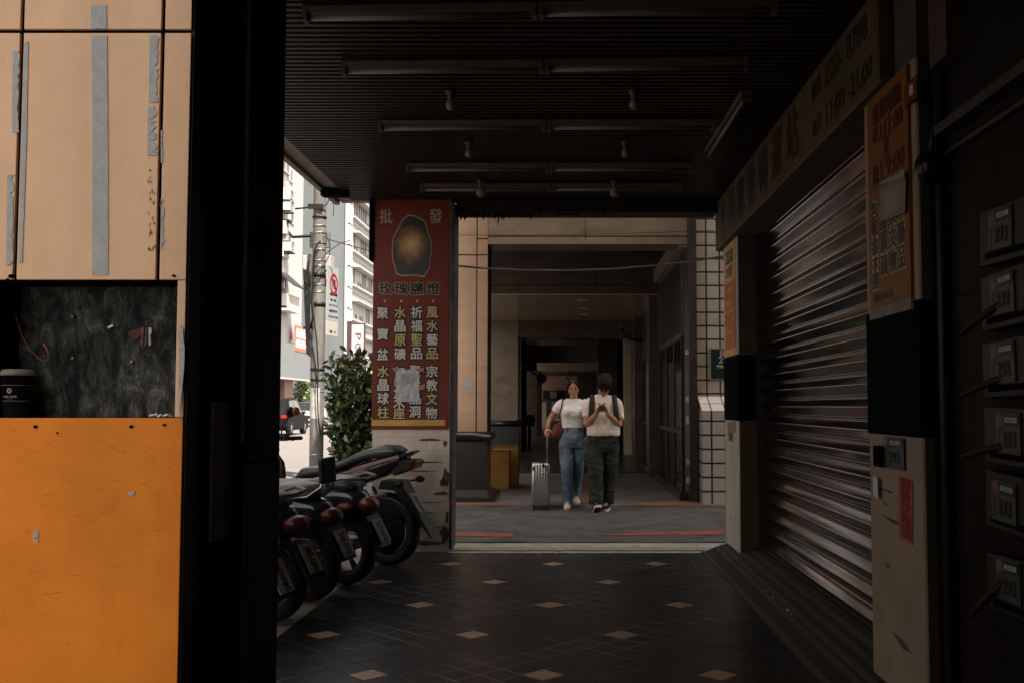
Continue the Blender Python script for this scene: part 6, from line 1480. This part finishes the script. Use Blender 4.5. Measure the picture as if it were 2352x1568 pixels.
# hair parted in the middle and pulled back
mb = MB(); k = .222 / .218
for s in (-1, 1):
    ell_loft(mb, [(s * .010 * k, .030 * k, z * k, a * k, d * k) for z, a, d in ((.06, .050, .055), (.09, .068, .078), (.12, .0725, .088), (.15, .073, .094), (.18, .068, .090), (.20, .058, .075), (.215, .040, .052), (.2235, .014, .02))], 20)
    limb(mb, [Vector((s * .006, -.070, .194)) * k, Vector((s * .040, -.072, .172)) * k, Vector((s * .064, -.048, .135)) * k, Vector((s * .073, -.014, .10)) * k, Vector((s * .070, .035, .07)) * k], [.010, .016, .017, .014, .016])
mb.ball(Vector((0, .105, .06)), (.05, .045, .06), 12, 8); mb.xf(Hm)
hr = remeshed(mb, 'hair', HAIR, Wm, .006, 2); folds(hr, .002, 60, 3, .3)
# T-shirt
mb = MB(); ell_loft(mb, [(O.x + cx, O.y + cy, O.z + z, a, d) for z, a, d, cx, cy in ((1.055, .152, .110, -.005, .02), (1.09, .150, .108, -.005, .02), (1.16, .145, .108, -.002, .012), (1.23, .160, .130, 0, -.002), (1.28, .166, .132, 0, -.002), (1.33, .172, .115, 0, .012), (1.385, .165, .088, 0, .022), (1.415, .125, .070, 0, .025), (1.432, .085, .060, .003, .022))], 26, 2.4)
limb(mb, [wp(-.120, .02, 1.385), wp(-.185, .028, 1.335), wp(-.232, .038, 1.262)], [.060, .062, .060]); limb(mb, [wp(.120, .02, 1.385), wp(.185, .03, 1.335), wp(.215, .045, 1.245)], [.060, .062, .060])
for s in (-1, 1): mb.ball(wp(s * .072, -.095, 1.262), (.066, .055, .062), 14, 10)
sh_ = remeshed(mb, 'tshirt', WHITE_T, Wm, .007, 5); folds(sh_, .0055, 9, 2, 1.8)
mb = MB(); mb.prism([(WX + .098, WZ + 1.235), (WX + .128, WZ + 1.235), (WX + .130, WZ + 1.265), (WX + .100, WZ + 1.268)], 'Y', WY - .155, WY - .10); mb.build('chest_print', mat('lilac_print', (.36, .32, .44), .8), sh_)
# jeans
mb = MB(); ell_loft(mb, [(O.x, O.y + .02, O.z + z, a, d) for z, a, d in ((.80, .172, .115), (.86, .182, .128), (.93, .172, .128), (1.0, .150, .112), (1.065, .135, .098))], 24, 2.3)
limb(mb, [wp(-.092, .015, .86), wp(-.088, -.01, .72), wp(-.083, -.05, .52), wp(-.075, -.055, .30), wp(-.070, -.075, .055)], [.098, .092, .076, .066, .062], 16)
limb(mb, [wp(.090, .03, .86), wp(.082, .06, .72), wp(.066, .10, .52), wp(.052, .21, .32), wp(.040, .345, .125)], [.096, .088, .072, .060, .056], 16)
j_ = remeshed(mb, 'jeans', denim(), Wm, .0075, 4); folds(j_, .007, 10, 4, 1.3); folds(j_, .003, 22, 8, 1.3)
mb = MB(); mb.ball(wp(.0, -.088, 1.035), (.007, .005, .007), 8, 6); mb.tube([wp(0, -.092, 1.025), wp(0, -.108, .93)], .003, 6)
for s in (-1, 1): mb.tube([wp(s * .06, -.080, 1.045), wp(s * .085, -.082, .99), wp(s * .125, -.058, .965)], .0032, 6)
for s in (-1, 1): mb.box(WX + s * .075 - .006, WX + s * .075 + .006, WY - .092, WY - .075, WZ + 1.01, WZ + 1.06)
mb.build('seam', mat('denim_dark', (.035, .055, .08), .9), j_)
def shoe(x, y, z, pitch, yaw, up, sole, par, L_=.25):
    Mx = Matrix.Translation((x, y, z)) @ Matrix.Rotation(yaw, 4, 'Z') @ Matrix.Rotation(pitch, 4, 'X')
    mb = MB(); R_ = []
    for yy, w, hh in ((.085, .026, .055), (.075, .033, .085), (.03, .037, .092), (-.03, .040, .075), (-.08, .045, .058), (-.125, .045, .045), (-.155, .034, .034), (-.165, .016, .022)):
        R_.append([Vector((w * math.cos(q) * (1 if math.sin(q) < .3 else .85), yy, .018 + hh * .5 + hh * .5 * math.sin(q))) for q in [2 * math.pi * k / 16 for k in range(16)]])
    mb.loft(R_, True, True); mb.xf(Mx); s = mb.build('shoe', up, par)
    mb = MB(); out = [(w * sgn, yy) for sgn, seq in ((1, ((.03, .088), (.037, .07), (.036, 0), (.045, -.06), (.049, -.11), (.042, -.148), (.018, -.172))), (-1, ((.018, -.172), (.042, -.148), (.049, -.11), (.045, -.06), (.036, 0), (.037, .07), (.03, .088)))) for w, yy in seq]
    mb.prism(out, 'Z', .0, .028); mb.xf(Mx); mb.build('sole', sole, s, bevel=.004)
    mb = MB()
    for k in range(4): mb.tube([Vector((-.022, -.045 - .02 * k, .088 - .010 * k)), Vector((0, -.048 - .02 * k, .096 - .010 * k)), Vector((.022, -.045 - .02 * k, .088 - .010 * k))], .004, 6)
    mb.xf(Mx); mb.build('laces', MATS.get('white_cotton'), s); return Mx, s
W_SH = mat('white_shoe', (.62, .55, .48), .6, var=.08); TAN = mat('tan_sole', (.46, .33, .25), .7); BRN = mat('brown_rubber', (.09, .05, .035), .8); BLKS = mat('black_canvas', (.016, .016, .015), .8); WSOL = mat('white_rubber', (.66, .60, .53), .6)
shoe(O.x - .068, O.y - .09, O.z + .004, 0, R(-4), W_SH, TAN, Wm); shoe(O.x + .038, O.y + .33, O.z + .062, R(14), R(6), W_SH, TAN, Wm)
# brown shoulder bag
t = thing('shoulder_bag', 'brown leather shoulder bag hanging at the woman\'s side', 'bag', wp(-.21, 0, 1.0)); LEA = mat('brown_leather', (.135, .038, .018), .5, var=.2, vscale=14)
mb = MB(); ell_loft(mb, [(WX + cx, WY + .0, WZ + z, a, d) for z, a, d, cx in ((.925, .100, .045, -.195), (.94, .108, .058, -.196), (1.0, .098, .062, -.190), (1.06, .078, .050, -.184), (1.10, .060, .034, -.180), (1.115, .050, .02, -.178))], 20, 3.0); mb.build('pouch', LEA, t)
mb = MB(); mb.tube([wp(-.215, -.01, 1.10), wp(-.190, -.035, 1.17), wp(-.172, -.062, 1.25), wp(-.150, -.085, 1.33), wp(-.135, -.050, 1.415), wp(-.128, .03, 1.44), wp(-.135, .10, 1.38), wp(-.16, .10, 1.22), wp(-.165, .03, 1.10)], .013, 8, True, .45); mb.build('strap', LEA, t)
mb = MB(); mb.tube([wp(-.215, -.035, 1.165), wp(-.165, -.058, 1.168)], .006, 6); mb.tube([wp(-.20, -.04, 1.12), wp(-.17, -.05, 1.12)], .005, 6); mb.build('buckle', M_CHR, t)
# suitcase
SX, SY, SZ = on_y(1242, 1163, 13.05).x, 13.12, -.035
t = thing('suitcase', 'silver ribbed aluminium suitcase on wheels with a long pull handle', 'suitcase', (SX, SY, SZ))
ALU = mat('aluminium_shell', (.58, .565, .54), .28, metal=.95, var=.12, vscale=10)
def shell(w, d, z0, z1, rc=.035):
    mb = MB(); out = []
    n_ = 11
    for sx_, sy_, a0 in ((1, -1, -90), (1, 1, 0), (-1, 1, 90), (-1, -1, 180)):
        for k in range(5):
            a = R(a0 + 90 * k / 4); out.append((sx_ * (w / 2 - rc) + rc * math.cos(a), sy_ * (d / 2 - rc) + rc * math.sin(a)))
    # grooves along the outline
    pts = []
    for i in range(len(out)):
        p, q = Vector(out[i]), Vector(out[(i + 1) % len(out)]); L_ = (q - p).length; m_ = max(1, int(L_ / .0085)); nrm = Vector((q.y - p.y, p.x - q.x)).normalized()
        for k in range(m_):
            x = p.lerp(q, k / m_); gph = (k % 4) if m_ > 3 else 0
            pts.append(x + nrm * (-.0042 if gph == 2 else 0))
    def ring(s, z): return [Vector((SX + p.x * s, SY + p.y * s, z)) for p in pts]
    mb.loft([ring(.80, z0), ring(.93, z0 + .006), ring(1, z0 + .03), ring(1, z1 - .035), ring(.97, z1 - .012), ring(.90, z1 - .002), ring(.78, z1)], True, True); return mb
shell(.235, .42, SZ + .045, SZ + .60).build('shell', ALU, t)
mb = MB(); mb.box(SX - .004, SX + .004, SY - .212, SY + .212, SZ + .05, SZ + .602); mb.box(SX - .119, SX + .119, SY - .004, SY + .004, SZ + .06, SZ + .59); mb.build('frame', mat('alu_frame', (.34, .33, .31), .35, metal=.9), t)
for ax in (-1, 1):
    for ay in (-1, 1):
        mb = MB(); mb.lathe([(.001, -.012), (.024, -.012), (.026, 0), (.024, .012), (.001, .012)], (SX + ax * .085, SY + ay * .17, SZ + .022), 16, 'X'); mb.box(SX + ax * .085 - .018, SX + ax * .085 + .018, SY + ay * .17 - .02, SY + ay * .17 + .02, SZ + .03, SZ + .052); mb.build('wheel', M_TYRE, t)
mb = MB(); hxp = WX - .345; mb.tube([(SX + .085, SY - .05, SZ + .59), (hxp + .008, SY - .06, SZ + 1.005)], .0095, 8); mb.tube([(SX + .085, SY + .07, SZ + .59), (hxp + .008, SY + .06, SZ + 1.005)], .0095, 8); mb.build('pull_rods', mat('rod_grey', (.22, .21, .2), .3, metal=.8), t)
mb = MB(); mb.tube([(hxp + .008, SY - .075, SZ + 1.012), (hxp + .008, SY + .075, SZ + 1.012)], .017, 10); mb.build('pull_handle', mat('handle_silver', (.55, .52, .48), .3, metal=.6), t)
mb = MB(); mb.tube([(SX + .01, SY - .15, SZ + .602), (SX + .01, SY - .14, SZ + .622), (SX + .01, SY - .02, SZ + .622), (SX + .01, SY - .01, SZ + .602)], .009, 8); mb.box(SX + .03, SX + .05, SY - .216, SY - .19, SZ + .54, SZ + .60); mb.build('carry_handle', M_BKPL, t)
mb = MB()
for ax in (-1, 1): mb.box(SX + ax * .09 - .014, SX + ax * .09 + .014, SY - .214, SY - .205, SZ + .50, SZ + .56)
mb.lathe([(.001, -.004), (.014, -.004), (.016, 0)], (SX + .03, SY - .211, SZ + .475), 16, 'Y'); mb.build('latch', M_CHR, t)

# ---------------------------------------------------------------- man
MX, MY, MZ = on_y(1386, 1160, 12.8).x, 12.82, -.04
Mn = thing('person', 'man in a loose cream T-shirt and dark cargo trousers looking down at a phone', 'person', (MX, MY, MZ)); O2 = Vector((MX, MY, MZ))
def mp_(x, y, z): return O2 + Vector((x, y, z))
Hm2 = Matrix.Translation(mp_(.0, -.085, 1.505)) @ Matrix.Rotation(R(5), 4, 'Y') @ Matrix.Rotation(R(42), 4, 'X')
b = MB(); hd = head_mb(.232, Hm2); b.v += hd.v; b.f += hd.f; b.sm += hd.sm; b.mi += hd.mi
limb(b, [mp_(0, .04, 1.40), mp_(0, .015, 1.48), mp_(0, -.025, 1.57)], [.078, .062, .060])
ell_loft(b, [(O2.x, O2.y + .03, O2.z + z, a, d) for z, a, d in ((.86, .155, .11), (1.0, .145, .105), (1.15, .155, .11), (1.30, .175, .115), (1.40, .165, .095), (1.45, .10, .07), (1.475, .06, .055))], 20)
for s, pts, rs in ((-1, [mp_(-.165, .03, 1.405), mp_(-.190, .03, 1.30), mp_(-.212, .0, 1.115), mp_(-.165, -.14, 1.165), mp_(-.085, -.235, 1.245)], [.058, .052, .045, .042, .029]),
                   (1, [mp_(.170, .03, 1.405), mp_(.195, .03, 1.30), mp_(.200, .0, 1.105), mp_(.13, -.13, 1.165), mp_(.040, -.230, 1.245)], [.058, .052, .045, .042, .029])):
    limb(b, pts, rs)
hand(b, mp_(-.085, -.235, 1.245), Vector((.35, -.42, .85)), Vector((.75, .55, .05)), Vector((.75, .1, .25)), .75, 1.0)
hand(b, mp_(.040, -.230, 1.245), Vector((-.40, -.42, .85)), Vector((-.75, .55, .05)), Vector((-.75, .1, .25)), .80, 1.0)
for s, pts in ((-1, [mp_(-.09, .03, .9), mp_(-.100, -.08, .52), mp_(-.088, -.140, .13)]), (1, [mp_(.09, .04, .9), mp_(.08, .06, .50), mp_(.05, .10, .10)])): limb(b, pts, [.070, .048, .036])
body2 = remeshed(b, 'body', SKIN, Mn, .006, 3)
face_parts(body2, .232, Hm2, mat('lip_brown', (.22, .09, .065), .5), HAIR)
# thick tousled hair falling over the forehead
mb = MB(); k = .232 / .218
ell_loft(mb, [(0, .030 * k, z * k, a * k, d * k) for z, a, d in ((.055, .055, .050), (.085, .080, .078), (.12, .088, .098), (.15, .091, .108), (.18, .088, .106), (.205, .075, .092), (.225, .050, .064), (.236, .018, .025))], 22)
rnd = random.Random(17)
for i in range(64):
    a = rnd.uniform(-2.9, 2.9); ux, uy = math.sin(a), -math.cos(a)
    r0, r1 = rnd.uniform(.2, .75), 1.02
    pts = []
    for f in (0, .35, .7, 1):
        rr_ = r0 + (r1 - r0) * f; zz_ = .232 - .075 * (rr_ ** 2) - (.045 if uy < -.2 else .03) * f * f * rnd.uniform(.5, 1.5)
        pts.append(Vector((ux * .088 * rr_ + rnd.gauss(0, .006), .025 + uy * .112 * rr_ + rnd.gauss(0, .006), zz_ + .012)) * k)
    mb.tube(pts, [.012, .014, .011, .004], 6)
mb.xf(Hm2); hr = remeshed(mb, 'hair', HAIR, Mn, .006, 1); folds(hr, .010, 34, 3, .5)
# loose T-shirt
mb = MB(); ell_loft(mb, [(O2.x + cx, O2.y + cy, O2.z + z, a, d) for z, a, d, cx, cy in ((.965, .205, .130, .0, .02), (1.0, .212, .145, 0, .015), (1.07, .208, .145, 0, .015), (1.16, .190, .138, 0, .015), (1.27, .182, .136, 0, .015), (1.35, .178, .125, 0, .02), (1.41, .165, .105, .002, .025), (1.45, .125, .085, .002, .03), (1.475, .090, .070, 0, .025))], 28, 2.5)
limb(mb, [mp_(-.12, .03, 1.40), mp_(-.175, .03, 1.35), mp_(-.198, .022, 1.24), mp_(-.203, .012, 1.20)], [.068, .070, .068, .068]); limb(mb, [mp_(.12, .03, 1.40), mp_(.182, .03, 1.35), mp_(.200, .022, 1.22), mp_(.202, .012, 1.175)], [.068, .070, .069, .069])
ts = remeshed(mb, 'tshirt', WHITE_M, Mn, .008, 5); folds(ts, .013, 6.5, 6, .75)
# cargo trousers
mb = MB(); ell_loft(mb, [(O2.x, O2.y + .03, O2.z + z, a, d) for z, a, d in ((.76, .180, .13), (.84, .186, .138), (.92, .184, .138), (1.0, .178, .13))], 24, 2.4)
limb(mb, [mp_(-.100, .03, .85), mp_(-.112, -.03, .70), mp_(-.110, -.09, .52), mp_(-.098, -.11, .32), mp_(-.092, -.135, .115)], [.108, .102, .094, .085, .076], 18)
limb(mb, [mp_(.095, .04, .85), mp_(.100, .05, .70), mp_(.088, .06, .50), mp_(.065, .08, .30), mp_(.052, .11, .085)], [.106, .098, .089, .080, .075], 18)
mb.box(MX - .235, MX - .12, MY - .09, MY + .06, MZ + .60, MZ + .76)
tr = remeshed(mb, 'trousers', CARGO, Mn, .0085, 5); folds(tr, .017, 8, 3, 1.25); folds(tr, .006, 17, 9, 1.4)
# shoes: the front one heel down, toe up so that the sole shows
shoe(O2.x - .098, O2.y - .185, O2.z + .012, R(-26), R(10), BLKS, WSOL, Mn); _m, _s = shoe(O2.x + .045, O2.y + .06, O2.z + .004, 0, R(-14), BLKS, WSOL, Mn)
mb = MB(); Mx = Matrix.Translation((O2.x - .098, O2.y - .185, O2.z + .012)) @ Matrix.Rotation(R(10), 4, 'Z') @ Matrix.Rotation(R(-26), 4, 'X')
mb.prism([(.03, .07), (.034, 0), (.041, -.06), (.044, -.11), (.036, -.146), (0, -.162), (-.036, -.146), (-.044, -.11), (-.041, -.06), (-.034, 0), (-.03, .07)], 'Z', -.004, .002); mb.xf(Mx); mb.build('outsole', BRN, Mn)
# phone held in both hands
t = thing('phone', 'black phone held in the man\'s hands', 'phone', mp_(-.022, -.31, 1.345))
mb = MB(); mb.box(-.037, .037, -.0045, .0045, -.06, .06); mb.xf(Matrix.Translation(mp_(-.024, -.300, 1.330)) @ Matrix.Rotation(R(-52), 4, 'X')); mb.build('case', mat('phone_black', (.012, .012, .013), .25), t, bevel=.004)
mb = MB(); mb.box(-.033, .033, .0046, .0052, -.055, .055); mb.xf(Matrix.Translation(mp_(-.024, -.300, 1.330)) @ Matrix.Rotation(R(-52), 4, 'X')); mb.build('screen', mat('screen_glass', (.02, .022, .026), .08), t)
# backpack worn on the back
t = thing('backpack', 'dark grey backpack worn by the man, its straps over the T-shirt', 'backpack', mp_(0, .2, 1.2)); BP = mat('backpack_cloth', (.030, .033, .032), .8, var=.3, vscale=20, bump=.4, bscale=150)
mb = MB(); ell_loft(mb, [(O2.x, O2.y + .235, O2.z + z, a, d) for z, a, d in ((1.0, .13, .06), (1.02, .15, .085), (1.2, .16, .095), (1.38, .15, .08), (1.44, .12, .05), (1.455, .08, .03))], 20, 3.2); mb.build('pack', BP, t)
for s in (-1, 1):
    mb = MB(); o_ = .004 if s > 0 else -.004; 
    path = [(s * .125 + o_, .15, 1.43), (s * .130 + o_, .06, 1.478), (s * .136 + o_, -.03, 1.455), (s * .145 + o_, -.095, 1.37), (s * .152 + o_, -.125, 1.27), (s * .160 + o_, -.128, 1.19), (s * .180, -.09, 1.10), (s * .195, .02, 1.06), (s * .15, .18, 1.05)]
    pts = [mp_(*p) for p in path]; R_ = []
    for i, p in enumerate(pts):
        tn = (pts[min(i + 1, len(pts) - 1)] - pts[max(i - 1, 0)]).normalized(); sd = Vector((1, 0, 0)) - tn * tn.x; sd.normalize(); nn = sd.cross(tn).normalized(); hw = .034 if i < 6 else .013
        R_.append([p + sd * hw + nn * .006, p - sd * hw + nn * .006, p - sd * hw - nn * .006, p + sd * hw - nn * .006])
    mb.loft(R_, True, True); mb.build('strap', BP, t)
